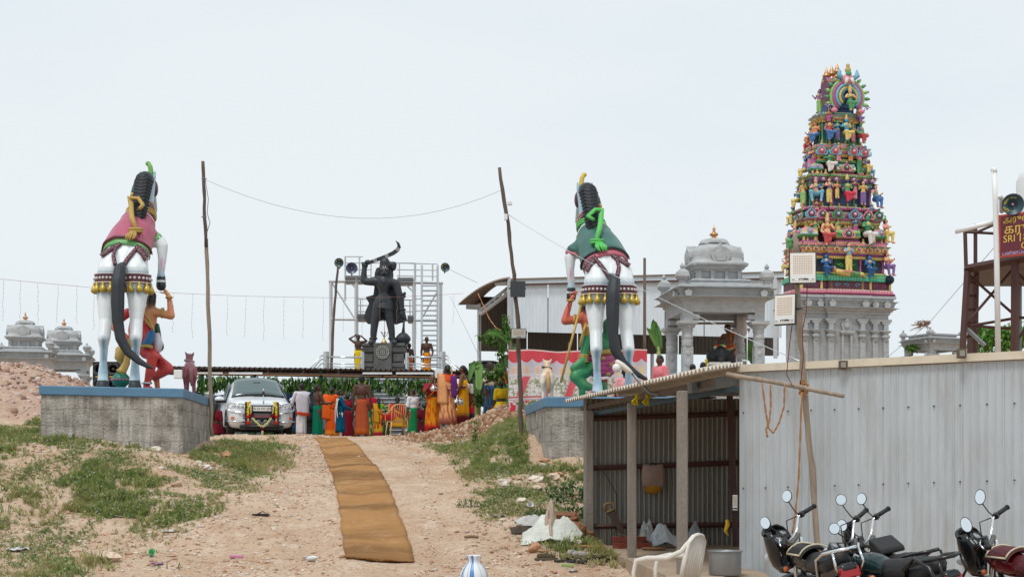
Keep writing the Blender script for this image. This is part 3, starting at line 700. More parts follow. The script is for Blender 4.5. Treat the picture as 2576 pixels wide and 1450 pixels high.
def figure_prims(kind,skin,top,cloth,crown,rnd):
    """a painted plaster deity facing -y, about 1 m, base at z 0"""
    hair=c_(28,26,30);g=GOLD;p=[]
    if kind=='stand':
        hip=Vector((0,0,.5));p+=[cap((-.07,-.02,.04),(-.07,0,.27),.055,.06,cloth),cap((.07,-.02,.04),(.07,0,.27),.055,.06,cloth),cap((-.07,0,.27),(-.05,0,.5),.065,.085,cloth),cap((.07,0,.27),(.05,0,.5),.065,.085,cloth),ell((-.07,-.06,.02),(.04,.08,.03),skin),ell((.07,-.06,.02),(.04,.08,.03),skin),ell((0,-.02,.3),(.11,.06,.22),cloth)]
    elif kind=='seat':
        hip=Vector((0,0,.33));p+=[cap((.06,0,.33),(.17,-.18,.33),.085,.07,cloth),cap((.17,-.18,.33),(-.06,-.24,.3),.06,.045,cloth),cap((-.06,0,.33),(-.1,-.22,.33),.085,.075,cloth),cap((-.1,-.22,.33),(-.08,-.22,.04),.065,.05,cloth),ell((-.08,-.27,.02),(.04,.08,.03),skin),ell((0,-.2,.22),(.1,.05,.16),cloth)]
    else:   # squatting, knees wide
        hip=Vector((0,0,.3));p+=[cap((.06,0,.3),(.2,-.16,.36),.085,.07,cloth),cap((.2,-.16,.36),(.15,-.17,.04),.06,.045,cloth),cap((-.06,0,.3),(-.2,-.16,.36),.085,.07,cloth),cap((-.2,-.16,.36),(-.15,-.17,.04),.06,.045,cloth),ell((.15,-.21,.02),(.04,.08,.03),skin),ell((-.15,-.21,.02),(.04,.08,.03),skin)]
    z=hip.z
    p+=[ell((0,0,z+.02),(.12,.09,.08),cloth),ell((0,-.005,z+.07),(.115,.088,.025),g),ell((0,-.01,z+.13),(.095,.075,.1),top if rnd.random()<.5 else skin),ell((0,0,z+.25),(.125,.085,.1),top),ell((0,-.07,z+.28),(.07,.035,.06),g),
          cap((0,0,z+.32),(0,0,z+.38),.04,.038,skin),ell((0,-.01,z+.43),(.065,.072,.08),skin),ell((0,.03,z+.45),(.075,.065,.085),hair),ell((-.07,.02,z+.37),(.035,.04,.06),hair),ell((.07,.02,z+.37),(.035,.04,.06),hair),ell((0,-.075,z+.42),(.015,.02,.022),skin)]
    if crown:p+=[cap((0,.01,z+.5),(0,.01,z+.6),.07,.05,g),cap((0,.01,z+.6),(0,.01,z+.7),.035,.012,g)]
    else:p+=[ell((0,.03,z+.53),(.045,.045,.04),hair)]
    arms=rnd.choice([((.2,-.02,.16),(.24,-.14,.28)),((.19,-.02,.14),(.12,-.2,.2)),((.17,0,.12),(.17,-.16,.06)),((.2,-.05,.2),(.02,-.18,.22))])
    arms2=rnd.choice([((.2,-.02,.16),(.24,-.14,.28)),((.17,0,.12),(.17,-.16,.06)),((.2,-.05,.2),(.02,-.18,.22))])
    for sx,(e,h)in((1,arms),(-1,arms2)):
        s_=Vector((sx*.125,0,z+.3));e=Vector((sx*e[0],e[1],z+e[2]));h=Vector((sx*h[0],h[1],z+h[2]))
        p+=[cap(s_,e,.045,.036,top if rnd.random()<.4 else skin),cap(e,h,.036,.026,skin),ell(s_.lerp(e,.6),(.048,.048,.018),g),ell(e.lerp(h,.85),(.035,.035,.015),g),ell(h+Vector((0,-.02,.02)),(.028,.028,.04),skin)]
    return p
FIG_N=[0]
def figure(x,y,z,h,kind='seat',rz=0.,skin=None,top=None,cloth=None,crown=True):
    FIG_N[0]+=1;r=random.Random(FIG_N[0]*13)
    skins=[c_(236,182,150),c_(226,160,130),c_(70,140,200),c_(80,170,120),c_(216,150,120),c_(150,90,110)]
    skin=skin or r.choice(skins);top=top or r.choice([RED,GRN,BLU,MAG,GOLD,PINK,skin,skin]);cloth=cloth or r.choice([YEL,RED,BLU,GRN,MAG,PUR,PINK,ORG])
    tot={'stand':1.2,'seat':1.03,'squat':1.0}[kind]*(1 if crown else .85)
    o=sculpt('figure',figure_prims(kind,skin,top,cloth,crown,r),.022,tower,GP,2)
    s=h/tot;o.scale=(s,s,s);o.location=(x,y,z);o.rotation_euler=(0,0,rz);return o
def kudu_obj(x,y,z,s,c1,c2,c3,rz=0.):
    b=MB();b.col=c1;b.plate([(u,0,v)for u,v in kudu_shape(s)],(0,.06,0));b.col=c2;b.plate([(u*.72,-.02,.1*s+v*.72)for u,v in kudu_shape(s)],(0,.03,0));b.col=c3;b.sph((0,-.03,s*.45),(s*.2,.05,s*.2),10,6);b.col=WHT;b.sph((0,-.06,s*.45),(s*.1,.04,s*.1),8,5)
    b.col=c1;b.sph((0,0,s*1.08),s*.13,8,6)
    for sx in(-1,1):b.tube([(sx*s*.35,-.02,0),(sx*s*.62,-.02,s*.12),(sx*s*.66,-.02,s*.42),(sx*s*.52,-.02,s*.5)],[s*.09,s*.1,s*.07,s*.03],6)
    o=b.build('gable_ornament',GP,tower);o.location=(x,y,z);o.rotation_euler=(0,0,rz);return o
def kuta(x,y,z,s,cols):
    """square corner shrine with domed roof and gold pot"""
    b=MB();pl=[(u*s,v*s)for u,v in plan(.62,.62)]
    mould(b,pl,[(.0,0),(.0,.06*s),(.05*s,.08*s),(.05*s,.13*s),(-.04*s,.14*s),(-.04*s,.3*s)],0,[GOLD,MAG,MAG,MAR,MAR])
    for sx in(-1,1):
        for sy in(-1,1):b.col=YEL;b.box((sx*.27*s,sy*.27*s,.22*s),(.08*s,.08*s,.16*s))
    mould(b,pl,[(-.02*s,.3*s),(.06*s,.36*s),(.08*s,.42*s),(.04*s,.44*s)],0,[GRN,GRN,WHT])
    mould(b,pl,[(.05*s,.44*s),(.06*s,.52*s),(.02*s,.62*s),(-.06*s,.72*s),(-.2*s,.78*s)],0,cols)
    b.col=GOLD;b.lathe([(.1*s,.78*s),(.12*s,.82*s),(.06*s,.88*s),(.1*s,.94*s),(.05*s,1.02*s),(.06*s,1.06*s),(0,1.18*s)],(0,0,0),10)
    for(kx,ky,a)in((0,-.38,0),(-.38,0,-math.pi/2)):
        R=Matrix.Rotation(a,3,'Z')
        b.col=SKY_;b.plate([R@Vector((u,-.38*s,.42*s+v))for u,v in kudu_shape(.3*s)],R@Vector((0,.05,0)));b.col=PINK;b.sph(R@Vector((0,-.39*s,.55*s)),.075*s,8,6)
    o=b.build('corner_shrine',GP,tower);o.location=(x,y,z);return o
def shala(x,y,z,w_,s,cols):
    """oblong shrine with barrel roof and row of gold pots"""
    b=MB();pl=plan(w_,.5*s)
    mould(b,pl,[(0,0),(.03,.05*s),(.03,.1*s),(-.02,.11*s),(-.02,.22*s),(.06,.28*s),(.06,.32*s)],0,[YEL,MAG,MAR,MAR,GOLD,GRN])
    n=9;rows=[]
    for k in range(n+1):
        a=math.pi*k/n;rows.append([(-w_/2-.03,-.3*s*math.cos(a),.32*s+.36*s*math.sin(a)),(w_/2+.03,-.3*s*math.cos(a),.32*s+.36*s*math.sin(a))])
    for k in range(n):b.col=cols[k%len(cols)];b.add(rows[k]+rows[k+1],[(0,1,3,2)],False)
    b.col=PINK;b.add([r[0]for r in rows],[tuple(range(n+1))]);b.add([r[1]for r in rows],[tuple(range(n,-1,-1))])
    b.col=GOLD
    for i in range(3):kx=(i-1)*w_*.26;b.lathe([(.07*s,.66*s),(.1*s,.72*s),(.05*s,.8*s),(.08*s,.86*s),(.03*s,.92*s),(0,1.02*s)],(kx,0,0),8)
    for sx in(-1,1):b.col=LIM;b.sph((sx*w_*.3,-.3*s,.46*s),(.14*s,.05,.1*s),8,6)
    o=b.build('barrel_shrine',GP,tower);o.location=(x,y,z)
    kudu_obj(x,y-.34*s,z+.22*s,.42*s,PINK,MAR,GRN);return o
def cornice(z,h,w_,d,cols,pr=.1):
    b=MB();mould(b,plan(w_,d,.42,pr),[(0,z),(.05,z+h*.08),(.05,z+h*.2),(.1,z+h*.24),(.1,z+h*.34)]+kapota(.22,.05,z+h*.36,h*.52)+[(.03,z+h*.94),(.03,z+h)],0,cols);b.build('painted_cornice',GP,tower)
def tier_wall(z,h,w_,d,col,pilc,pr=.1):
    b=MB();mould(b,plan(w_,d,.42,pr),[(.08,z),(.08,z+.07),(.02,z+.09),(.02,z+.15),(-.03,z+.16),(-.03,z+h)],0,[GRN,TEAL,YEL,MAR,col]);b.build('tier_wall',GP,tower)
    n=0
    for x in(-.47,-.36,-.18,.18,.36,.47):
        b=MB();b.col=pilc[n%len(pilc)];n+=1;y=-d/2-(pr if abs(x)<.21 else 0)-.0;s=h
        b.lathe([(.055,z+.16),(.055,z+.22),(.04,z+.24),(.04,z+h*.6),(.06,z+h*.66),(.05,z+h*.72),(.07,z+h*.78),(.08,z+h*.84),(.05,z+h*.88),(.06,z+h)],(x*w_,y,0),8);b.build('painted_pilaster',GP,tower)
    for y in(-.3,.3):
        b=MB();b.col=pilc[0];b.lathe([(.055,z+.16),(.04,z+.24),(.04,z+h*.6),(.06,z+h*.66),(.05,z+h*.72),(.08,z+h*.84),(.06,z+h)],(-w_/2,y*d,0),8);b.build('painted_pilaster',GP,tower)
def build_tower():
    z=TZ
    b=MB();b.col=c_(70,44,66)
    for y0,y1,w0,d0,w1,d1 in((700,600,3.5,1.45,2.9,1.1),(600,440,2.9,1.1,2.2,.85),(440,290,2.2,.85,1.5,.7)):b.frustum((0,0,z(y0)),w0,d0,w1,d1,z(y1)-z(y0))
    b.build('core',GP,tower)
    # plinth bands
    b=MB();mould(b,plan(4.1,1.85,.42,.1),[(.15,z(747)),(.15,z(741)),(.1,z(740)),(.06,z(732)),(0,z(731)),(0,z(711)),(.08,z(710)),(.1,z(698)),(.02,z(696))],0,[c_(120,50,80),PINK,PINK,GOLD,MAR,GRN,TEAL,TEAL]);b.build('band',GP,tower)
    petals('pink_petals',4.1,1.85,.07,z(742),.15,PINK,WHT);petals('green_petals',4.1,1.85,.07,z(711),.2,TEAL,LIM)
    b=MB()
    for i,x in enumerate((-1.75,-1.35,-.95,-.45,0,.45,.95,1.35,1.75)):
        y=-.925-(.12 if abs(x)<.8 else .02)
        scroll(b,x,y,z(721),.2,MAG if abs(x)>.8 else SKY_,1 if i%2 else-1)
    b.col=YEL
    for x in(-2.02,-1.12,-.72,.72,1.12,2.02):b.box((x,-.925-(.06 if abs(x)<.8 else 0),z(721)),(.1,.08,.33))
    b.build('scroll_frieze',GP,tower)
    # tier 1
    tier_wall(z(697),z(650)-z(697),3.75,1.6,c_(70,76,92),[MAG,GRN,MAG])
    b=MB()
    for x in(-.22,.22):scroll(b,x,-.93,z(672),.22,LIM,1 if x>0 else-1)
    b.col=c_(30,90,60);b.box((0,-.89,z(674)),(1.05,.05,.62));b.build('green_panel',GP,tower)
    cornice(z(656),z(619)-z(656),3.75,1.6,[YEL,c_(70,150,200),RED,PUR,PINK,PINK,YEL,PINK,YEL,SKY_,GRN])
    for x in(-1.75,-1.4,-1.05,-.5,.5,1.05,1.4,1.75):kudu_obj(x,-1.03-(.1 if abs(x)<.8 else 0),z(637),.2,YEL,RED,BLU)
    for y in(-.4,.1,.6):kudu_obj(-2.1,y,z(637),.2,YEL,RED,BLU,-math.pi/2)
    f=figure
    f(0,-1.2,z(688),1.2,'stand',0,c_(232,176,150),SKY_,YEL,False)
    f(-.98,-1.08,z(703),1.0,'seat',0,c_(50,120,190),c_(50,120,190),c_(40,90,150),False);f(1.0,-1.08,z(703),1.0,'seat',0,c_(50,120,190),c_(50,120,190),c_(40,90,150),False)
    f(1.85,-1.0,z(695),1.05,'squat',.6,c_(226,150,130),GOLD,PUR,False);f(-1.7,-1.0,z(700),1.1,'seat',-.4)
    # the reclining figure under the dancer
    ly=-1.2;sk=c_(226,160,130)
    sculpt('reclining_figure',[cap((-.5,ly,z(690)),(.0,ly,z(694)),.13,.13,GOLD),cap((0,ly,z(694)),(.45,ly,z(694)),.13,.1,GRN),cap((.45,ly,z(694)),(.62,ly,z(694)),.09,.08,YEL),cap((.62,ly,z(694)),(.72,ly-.02,z(700)),.06,.05,sk),ell((-.68,ly-.02,z(683)),(.1,.1,.11),sk),ell((-.72,ly+.04,z(680)),(.13,.1,.13),c_(24,22,26)),cap((-.3,ly-.1,z(688)),(.1,ly-.14,z(690)),.05,.04,sk),cap((.1,ly-.14,z(690)),(.22,ly-.16,z(691)),.04,.03,sk)],.025,tower,GP,2)
    b=MB();b.col=c_(30,44,66);b.sph((1.95,-1.05,z(705)),(.2,.2,.2),12,8);b.build('dark_pot',GP,tower)
    # tier 1 roof shrines
    kuta(-1.62,-.58,z(619),.95,[WHT,GOLD,PINK,GOLD]);kuta(1.62,-.58,z(619),.95,[WHT,GOLD,PINK,GOLD]);kuta(-1.62,.5,z(619),.95,[WHT,GOLD,PINK,GOLD])
    shala(.05,-.75,z(617),1.05,1.0,[c_(60,160,110),LIM,MAG,TEAL])
    f(-.85,-.92,z(626),1.5,'seat',-.2,c_(240,190,150),RED,RED,True);f(.98,-.92,z(622),1.35,'seat',.3,c_(70,150,110),c_(70,150,110),WHT,False)
    f(-1.95,-.1,z(630),1.3,'seat',-1.3);f(-1.98,.55,z(640),1.2,'stand',-1.4,None,GOLD,RED);f(-2.05,-.6,z(690),1.2,'stand',-1.2,c_(230,170,120),GOLD,RED);f(-2.1,.2,z(690),1.1,'squat',-1.4,None,RED,GOLD)
    # tier 2
    tier_wall(z(585),z(565)-z(585),3.2,1.3,MAR,[GOLD])
    cornice(z(569),z(530)-z(569),3.2,1.3,[GOLD,MAR,YEL,MAG,WHT,MAG,MAG,PINK,WHT,MAR,MAR])
    for i,x in enumerate((-1.55,-1.05,-.38,.38,1.05,1.55)):kudu_obj(x,-.9-(.1 if abs(x)<.6 else 0),z(555),.42,[SKY_,PINK,GRN][i%3],MAR,[PINK,GRN,SKY_][i%3])
    for y in(-.4,.15,.6):kudu_obj(-1.82,y,z(555),.4,GRN,PINK,SKY_,-math.pi/2)
    tier_wall(z(530),z(470)-z(530),2.75,1.1,c_(64,88,126),[GRN,GRN,MAG])
    f(.05,-.95,z(518),1.3,'seat',0,c_(60,80,100),GRN,c_(220,60,90),True)
    f(-.72,-.82,z(516),1.05,'stand',.1,c_(236,180,150),PUR,YEL,False);f(.85,-.8,z(518),1.02,'stand',-.1,c_(236,180,150),GOLD,PUR,False)
    f(-1.3,-.75,z(516),1.05,'squat',-.2,c_(236,170,140),BLU,SKY_,False);f(1.45,-.7,z(524),1.05,'squat',.7,c_(226,150,130),TEAL,BLU,False)
    f(-1.62,-.2,z(520),1.3,'stand',-1.1,c_(230,170,120),GOLD,LIM,True);f(-1.6,.35,z(520),1.1,'seat',-1.4);f(-1.75,.6,z(560),1.0,'squat',-1.5)
    cornice(z(475),z(446)-z(475),2.75,1.1,[BLU,PUR,GRN,SKY_,LIM,GRN,PUR,PUR,LIM,PINK,GRN])
    for i,x in enumerate((-1.3,-.95,.95,1.3,-.4,.4)):kudu_obj(x,-.75-(.1 if abs(x)<.6 else 0),z(461),.2,PUR,PINK,WHT)
    # tier 3
    kuta(-1.15,-.35,z(446),.72,[SKY_,PINK,LIM,GOLD]);kuta(1.15,-.35,z(446),.72,[SKY_,PINK,LIM,GOLD]);shala(.1,-.5,z(446),.8,.85,[WHT,BLU,SKY_,PINK])
    f(-.6,-.62,z(440),1.25,'seat',-.1,c_(90,170,130),c_(90,170,130),WHT,True);f(.78,-.6,z(440),1.15,'stand',.3,c_(236,130,150),PINK,GRN,False)
    f(-1.2,-.35,z(436),1.15,'stand',-.5,c_(236,180,150),PINK,MAG,False);f(-1.35,.2,z(446),1.1,'seat',-1.4);f(1.3,-.4,z(446),.8,'squat',.6,None,RED,SKY_,False)
    tier_wall(z(412),z(394)-z(412),2.2,.95,c_(40,90,80),[GOLD])
    cornice(z(398),z(372)-z(398),2.2,.95,[GOLD,GRN,YEL,WHT,PINK,WHT,PINK,YEL,GRN,WHT,GOLD])
    for i,x in enumerate((-1.0,-.42,.42,1.0)):kudu_obj(x,-.7-(.1 if abs(x)<.5 else 0),z(395),.4,SKY_,RED,PINK)
    kudu_obj(-1.3,.1,z(395),.35,SKY_,RED,PINK,-math.pi/2)
    tier_wall(z(372),z(308)-z(372),1.8,.85,c_(64,108,122),[GRN,GRN])
    f(.12,-.72,z(362),1.25,'seat',0,c_(60,170,220),YEL,YEL,True);f(-.62,-.62,z(362),1.05,'seat',-.1,c_(150,110,130),RED,BLU,False);f(.85,-.55,z(364),1.0,'seat',.4,c_(120,190,130),BLU,RED,False)
    f(-1.05,-.2,z(362),1.15,'seat',-.9,c_(230,150,120),ORG,BLU,True);f(-1.1,.25,z(380),1.0,'squat',-1.4,None,PUR,RED)
    cornice(z(312),z(291)-z(312),1.7,.8,[SKY_,RED,GOLD,WHT,YEL,WHT,PINK,YEL,TEAL,PINK])
    for x,py,h,kd,rz in((-1.35,612,1.15,'stand',-.3),(1.9,612,1.1,'squat',.6),(.45,600,.9,'stand',.1),(-.35,600,.9,'stand',-.1),(1.25,556,.85,'stand',.3),(-1.25,556,.85,'stand',-.3),(-.35,505,.9,'stand',0),(.45,505,.9,'stand',0),(1.05,438,.85,'seat',.4),(.3,410,.8,'stand',0),(-.25,410,.8,'stand',0),(-.28,358,.85,'stand',0),(.5,358,.85,'stand',0),(.75,312,.7,'seat',.4),(-.6,312,.7,'seat',-.4)):
        t_=(700-py)/410;f(x,-.86+.34*t_-(.12 if abs(x)<.5 else 0),z(py),h,kd,rz,None,None,None,x*7%1>.4)
    for y_,py,h,kd in((-.5,690,1.1,'stand'),(.5,690,1.1,'stand'),(.2,600,1.1,'seat'),(-.3,556,.9,'stand'),(.3,505,1.0,'stand'),(-.2,430,1.0,'stand'),(.1,360,.9,'seat')):f(-2.05+1.05*(700-py)/400,y_,z(py),h,kd,-1.5)
    for py,w_,n_ in((619,3.4,9),(530,2.7,8),(446,2.3,7),(372,1.8,6)):
        for i in range(n_):
            b=MB();b.col=GOLD;b.lathe([(.05,0),(.09,.05),(.1,.1),(.05,.16),(.03,.19),(.06,.22),(0,.3)],(-w_/2+w_*i/(n_-1),-.42*w_/2-.1,z(py)),8);b.build('gold_pot',GP,tower)
    for py,w_,d,cA,cB in((655,3.85,1.7,YEL,RED),(622,3.8,1.65,PINK,WHT),(567,3.3,1.4,GOLD,GRN),(532,3.25,1.35,MAG,WHT),(473,2.85,1.2,SKY_,LIM),(448,2.8,1.15,LIM,PINK),(397,2.3,1.05,GOLD,RED),(374,2.25,1.0,PINK,SKY_),(311,1.8,.9,YEL,PINK),(293,1.75,.88,TEAL,WHT)):petals('petal_row',w_,d,.02,z(py),.11,cA,cB,.1,.1)
    # crowning barrel roof and its great gable
    b=MB();mould(b,plan(1.3,.8),[(.05,z(291)),(.05,z(284)),(-.03,z(283)),(-.03,z(262)),(.08,z(258))],0,[TEAL,GRN,BLU,GOLD])
    n=12;rows=[]
    for k in range(n+1):
        a=math.pi*k/n;rows.append([(-.5-.1*math.sin(a),-.5*math.cos(a),z(258)+(z(190)-z(258))*math.sin(a)**.8),(.62,-.5*math.cos(a),z(258)+(z(190)-z(258))*math.sin(a)**.8)])
    for k in range(n):b.col=[PUR,MAR,c_(80,60,110),c_(176,120,90)][k%4];b.add(rows[k]+rows[k+1],[(0,1,3,2)],False)
    b.col=c_(120,70,100);b.add([r[0]for r in rows],[tuple(range(n+1))]);b.add([r[1]for r in rows],[tuple(range(n,-1,-1))]);b.build('barrel_roof',GP,tower)
    gx,gy,gzc=.18,-.66,z(248);b=MB()
    for r0,col,y in((.74,LIM,.0),(.64,MAG,-.05),(.52,SKY_,-.09),(.38,GOLD,-.12),(.28,c_(60,120,140),-.15)):
        b.col=col;pts=[]
        for k in range(23):a=math.radians(-50+280*k/22);pts.append((gx+r0*math.cos(a),gy+y,gzc+r0*math.sin(a)))
        b.tube(pts,.07,6)
    b.col=c_(60,100,150);b.plate([(gx+.6*math.cos(math.radians(-50+280*k/22)),gy+.02,gzc+.6*math.sin(math.radians(-50+280*k/22)))for k in range(23)],(0,.1,0))
    for k in range(13):                           # peacock feathers round the arch
        a=math.radians(-20+220*k/12);b.col=[LIM,GRN][k%2];c0=Vector((gx+.8*math.cos(a),gy+.02,gzc+.8*math.sin(a)));c1=Vector((gx+1.02*math.cos(a),gy+.02,gzc+.95*math.sin(a)))
        b.tube([c0,c0.lerp(c1,.5),c1],[.05,.09,.05],6);b.col=PUR;b.sph(c1,(.05,.06,.05),8,6)
    for sx in(-1,1):
        scroll(b,gx+sx*.74,gy-.05,z(277),.34,c_(170,150,210),sx);b.col=PINK;b.sph((gx+sx*.62,gy-.08,z(283)),(.16,.08,.1),8,6)
    # lion mask on top
    b.col=PINK;b.sph((gx-.02,gy-.1,z(205)),(.3,.14,.22),10,8);b.col=SKY_
    for sx in(-1,1):b.tube([(gx+sx*.25,gy-.1,z(205)),(gx+sx*.42,gy-.1,z(196)),(gx+sx*.4,gy-.1,z(180))],[.08,.12,.03],6)
    b.col=GRN;b.sph((gx,gy-.16,z(192)),(.14,.1,.13),8,6);b.col=GOLD;b.lathe([(.1,0),(.14,.1),(.06,.25),(.1,.3),(0,.4)],(gx,gy-.08,z(187)),8);b.col=WHT
    for sx in(-1,1):b.tube([(gx+sx*.1,gy-.22,z(204)),(gx+sx*.16,gy-.26,z(214)),(gx+sx*.2,gy-.2,z(220))],[.08,.07,.03],6)
    b.build('great_gable',GP,tower)
    f(gx,gy-.28,z(290),1.2,'seat',0,c_(236,180,130),GRN,GRN,True)
    f(-.85,-.1,z(283),1.0,'stand',-1.2,c_(150,110,150),PUR,LIM,False)
    for i,(x,py)in enumerate(((-.42,181),(-.2,176),(.02,171))):
        b=MB();b.lathe([(.14,0),(.2,.06),(.22,.14),(.12,.22),(.08,.26),(.17,.3),(.19,.36),(.12,.42),(.02,.68),(0,.74)],(x,.1-i*.06,z(py+14)-.18),12);b.build('copper_pot',COPPER,tower)
build_tower()
# ============================================================ TIN SHED (front right)
TIN=M('galvanised_tin',(192,200,206),.45,.12,.06,2.5,.08,60,.5,.95,stretch=(3,3,.5),dirt=(158,156,150),dscale=1.5,damt=.6)
def piece_tint(m,lo,hi):
    t=m.node_tree;b=t.nodes['Principled BSDF'];prev=b.inputs['Base Color'].links[0].from_socket;oi=t.nodes.new('ShaderNodeObjectInfo');mr=t.nodes.new('ShaderNodeMapRange');mr.inputs['To Min'].default_value=lo;mr.inputs['To Max'].default_value=hi;v=t.nodes.new('ShaderNodeVectorMath');v.operation='SCALE'
    t.links.new(oi.outputs['Random'],mr.inputs['Value']);t.links.new(prev,v.inputs[0]);t.links.new(mr.outputs[0],v.inputs['Scale']);t.links.new(v.outputs[0],b.inputs['Base Color'])
piece_tint(TIN,.9,1.06)
TIN_IN=M('old_tin',(164,162,156),.5,.1,.12,3,.1,40,.4,.85,stretch=(2,2,.4),dirt=(128,122,114),dscale=2,damt=.6)
CONC=M('concrete_post',(150,142,134),.9,0,.18,4,.4,40,.2,.8,stretch=(2,2,.5),dirt=(116,104,92),dscale=3)
SLAB=M('cement_floor',(188,168,146),.85,0,.14,1.6,.2,30,.2,.75,dirt=(150,130,112),dscale=1.1)
RUST=M('red_oxide_steel',(92,62,58),.6,.1,.12,6,.1,60,.4,.8)
WOOD=M('weathered_wood',(188,172,154),.85,0,.2,6,.5,20,.2,.8,stretch=(6,6,.6),dirt=(112,96,82),dscale=3,damt=.7)
WOODD=M('dark_weathered_wood',(122,108,98),.88,0,.22,6,.5,20,.2,.8,stretch=(6,6,.6),dirt=(84,72,64),dscale=3,damt=.7)
CREAM=M('cream_sheet_edge',(232,222,202),.7,0,.08,4,0,1,.3,.85,dirt=(196,180,156),dscale=3)
ASB=M('cement_roof_sheet',(214,206,194),.8,0,.1,5,.1,30,.2,.85,dirt=(168,156,142),dscale=4)
WHITE=M('white_paint',(232,234,236),.45,0,.05,4,0,1,.4,.9)
BLACKM=M('black_plastic',(34,35,38),.45,0,.1,8,0,1,.5,.9)
STEEL=M('bright_steel',(214,218,222),.22,.9,.06,6,0,1,.5,.95)
SILV=M('silver_painted_steel',(206,210,212),.45,.3,.06,5,0,1,.5,.95)
E0,E1=Vector((.825,22.7,2.57)),Vector((2.1,15.46,2.57));W0=Vector((2.72,17.0,0));WD=Vector((.8014,-.598,0));WN=Vector((-.598,-.8014,0))
shed=thing('tin_shed','open tin shed with concrete posts and a long grey corrugated sheet wall','shed',(3,18,.1))
def corr_sheet(width,height,pitch,depth,kind='trap',nz=2):
    """corrugated sheet in the xz plane, origin at its lower left corner, ribs vertical"""
    xs=[]
    n=int(round(width/pitch))
    for i in range(n):
        x=i*pitch
        if kind=='trap':xs+=[(x,0),(x+pitch*.3,0),(x+pitch*.38,depth),(x+pitch*.62,depth),(x+pitch*.7,0)]
        elif kind=='flat':xs+=[(x,0),(x+pitch*.7,0),(x+pitch*.78,depth),(x+pitch*.88,depth),(x+pitch*.96,0)]
        else:xs+=[(x+pitch*k/6,depth/2*(1-math.cos(2*math.pi*k/6)))for k in range(6)]
    xs.append((n*pitch,0));b=MB()
    b.grid([[(x,-y+(.007*(float(vnoise(x*3.1,z*2.3,77))-.5)if nz>2 else 0),z)for x,y in xs]for z in np.linspace(0,height,nz)])
    b.sm=[kind=='sin']*len(b.f);return b
def sheets(parent,name,origin,dirv,count,sw,height,pitch,depth,mat,kind,gap=-.0,jitter=.004):
    me=None;ang=math.atan2(dirv.y,dirv.x);r=random.Random(3)
    for i in range(count):
        if me is None:o=corr_sheet(sw,height,pitch,depth,kind,14).build(name,mat,parent);me=o.data;solid(o,.002,1)
        else:
            o=link(name,me,parent);solid(o,.002,1)
        o.location=origin+dirv*(sw+gap)*i+Vector((0,0,r.uniform(-.008,.008)));o.location+=Vector((-dirv.y,dirv.x,0))*(.004 if i%2 else 0)
        o.rotation_euler=(r.uniform(-.002,.002),0,ang+r.uniform(-jitter,jitter))
sheets(shed,'wall_sheet',W0+Vector((0,0,.0)),WD,7,.9,2.66,.09,.012,TIN,'flat')
for row,zz in enumerate((.16,1.28,2.18)):
    for i in range(18):
        o_=W0+WD*(.06+i*.29)+WN*.016+Vector((0,0,zz+.035*(i*.29)*(1 if row==1 else .2)))
        if row==0 and i==0:
            b=MB();b.lathe([(.011,0),(.011,.004),(.006,.005),(.006,.012),(0,.013)],(0,0,0),8,(0,0,1));sc0=b.build('screw',M('screw_head',(96,94,92),.5,.6),shed);sc=sc0
        else:sc=link('screw',sc0.data,shed)
        sc.location=o_;sc.rotation_euler=(math.pi/2,0,math.atan2(WN.y,WN.x)+math.pi/2)
b=MB();p0=W0+WN*.06+Vector((0,0,2.665));b.plate([p0,p0+WD*7,p0+WD*7+Vector((0,0,.085)),p0+Vector((0,0,.085))],WN*-.12);b.build('roof_edge',CREAM,shed)
b=MB();b.prism([Vector((x,y,2.69))for x,y in((2.74,17.02),(7.6,13.42),(9,24),(1.68,22.85))],[Vector((x,y,2.742))for x,y in((2.74,17.02),(7.6,13.42),(9,24),(1.68,22.85))]);b.build('main_roof',ASB,shed)
def lean_roof():
    d=(E0-E1).normalized();n=Vector((.985,.1735,0));L_=(E0-E1).length;pitch=.146
    cnt=int(L_/pitch)
    for k0 in range(0,cnt,7):
        b=MB();rows0,rows1=[],[]
        for k in range(k0,min(k0+7,cnt)):
            for j in range(4 if k<min(k0+7,cnt)-1 else 5):
                s_=(k+j/4)*pitch;wv=.045*[0,.85,1,.15,0][j]
                inn=min(.95,.02+s_*.878/1.409)
                base=E1+d*s_;rows0.append(base+Vector((0,0,wv)));rows1.append(base+n*inn+Vector((0,0,wv+.19*inn)))
        b.grid([rows0,rows1]);b.sm=[False]*len(b.f);solid(b.build('roof_sheet',ASB,shed),.012,0)
    b=MB();a0,a1=E0+n*.3+Vector((0,0,-.09)),E1+n*.25+d*.5+Vector((0,0,-.09));b._bar(a0,a1,.05,.07);b.build('eave_beam',WOODD,shed)
    b=MB();b._bar(E0+n*.35+Vector((0,0,-.2)),E1+n*.5+d*.4+Vector((0,0,-.16)),.05,.06);b.build('eave_beam',M('teal_steel',(44,70,84),.6),shed)
    p=P(1838,958,16.6);b=MB();b._bar(E1+n*.1+d*.9+Vector((.0,0,-.13)),W0+Vector((-.03,.05,2.58)),.06,.12);b.build('front_beam',M('worn_blue_wood',(120,110,100),.85,0,.25,6,dirt=(96,140,160),dscale=5),shed)
lean_roof()
for i,(x,y,wd)in enumerate(((1.2,22.0,.3),(1.61,19.1,.28),(1.92,16.05,.27))):
    b=MB();b.box((x,y,1.26),(.12,.11,2.3-.02*i));bev(b.build('post',CONC,shed),.015)
sheets(shed,'back_sheet',Vector((1.12,22.3,.22)),Vector((1,0,0)),5,.76,2.4,.076,.055,TIN_IN,'trap')
for(py0,py1)in((1051,1037),(1176,1160),(1322,1317)):
    b=MB();b.bar(P(1478,py0,22.1),P(1900,py1,22.1),.06);b.build('purlin',RUST,shed)
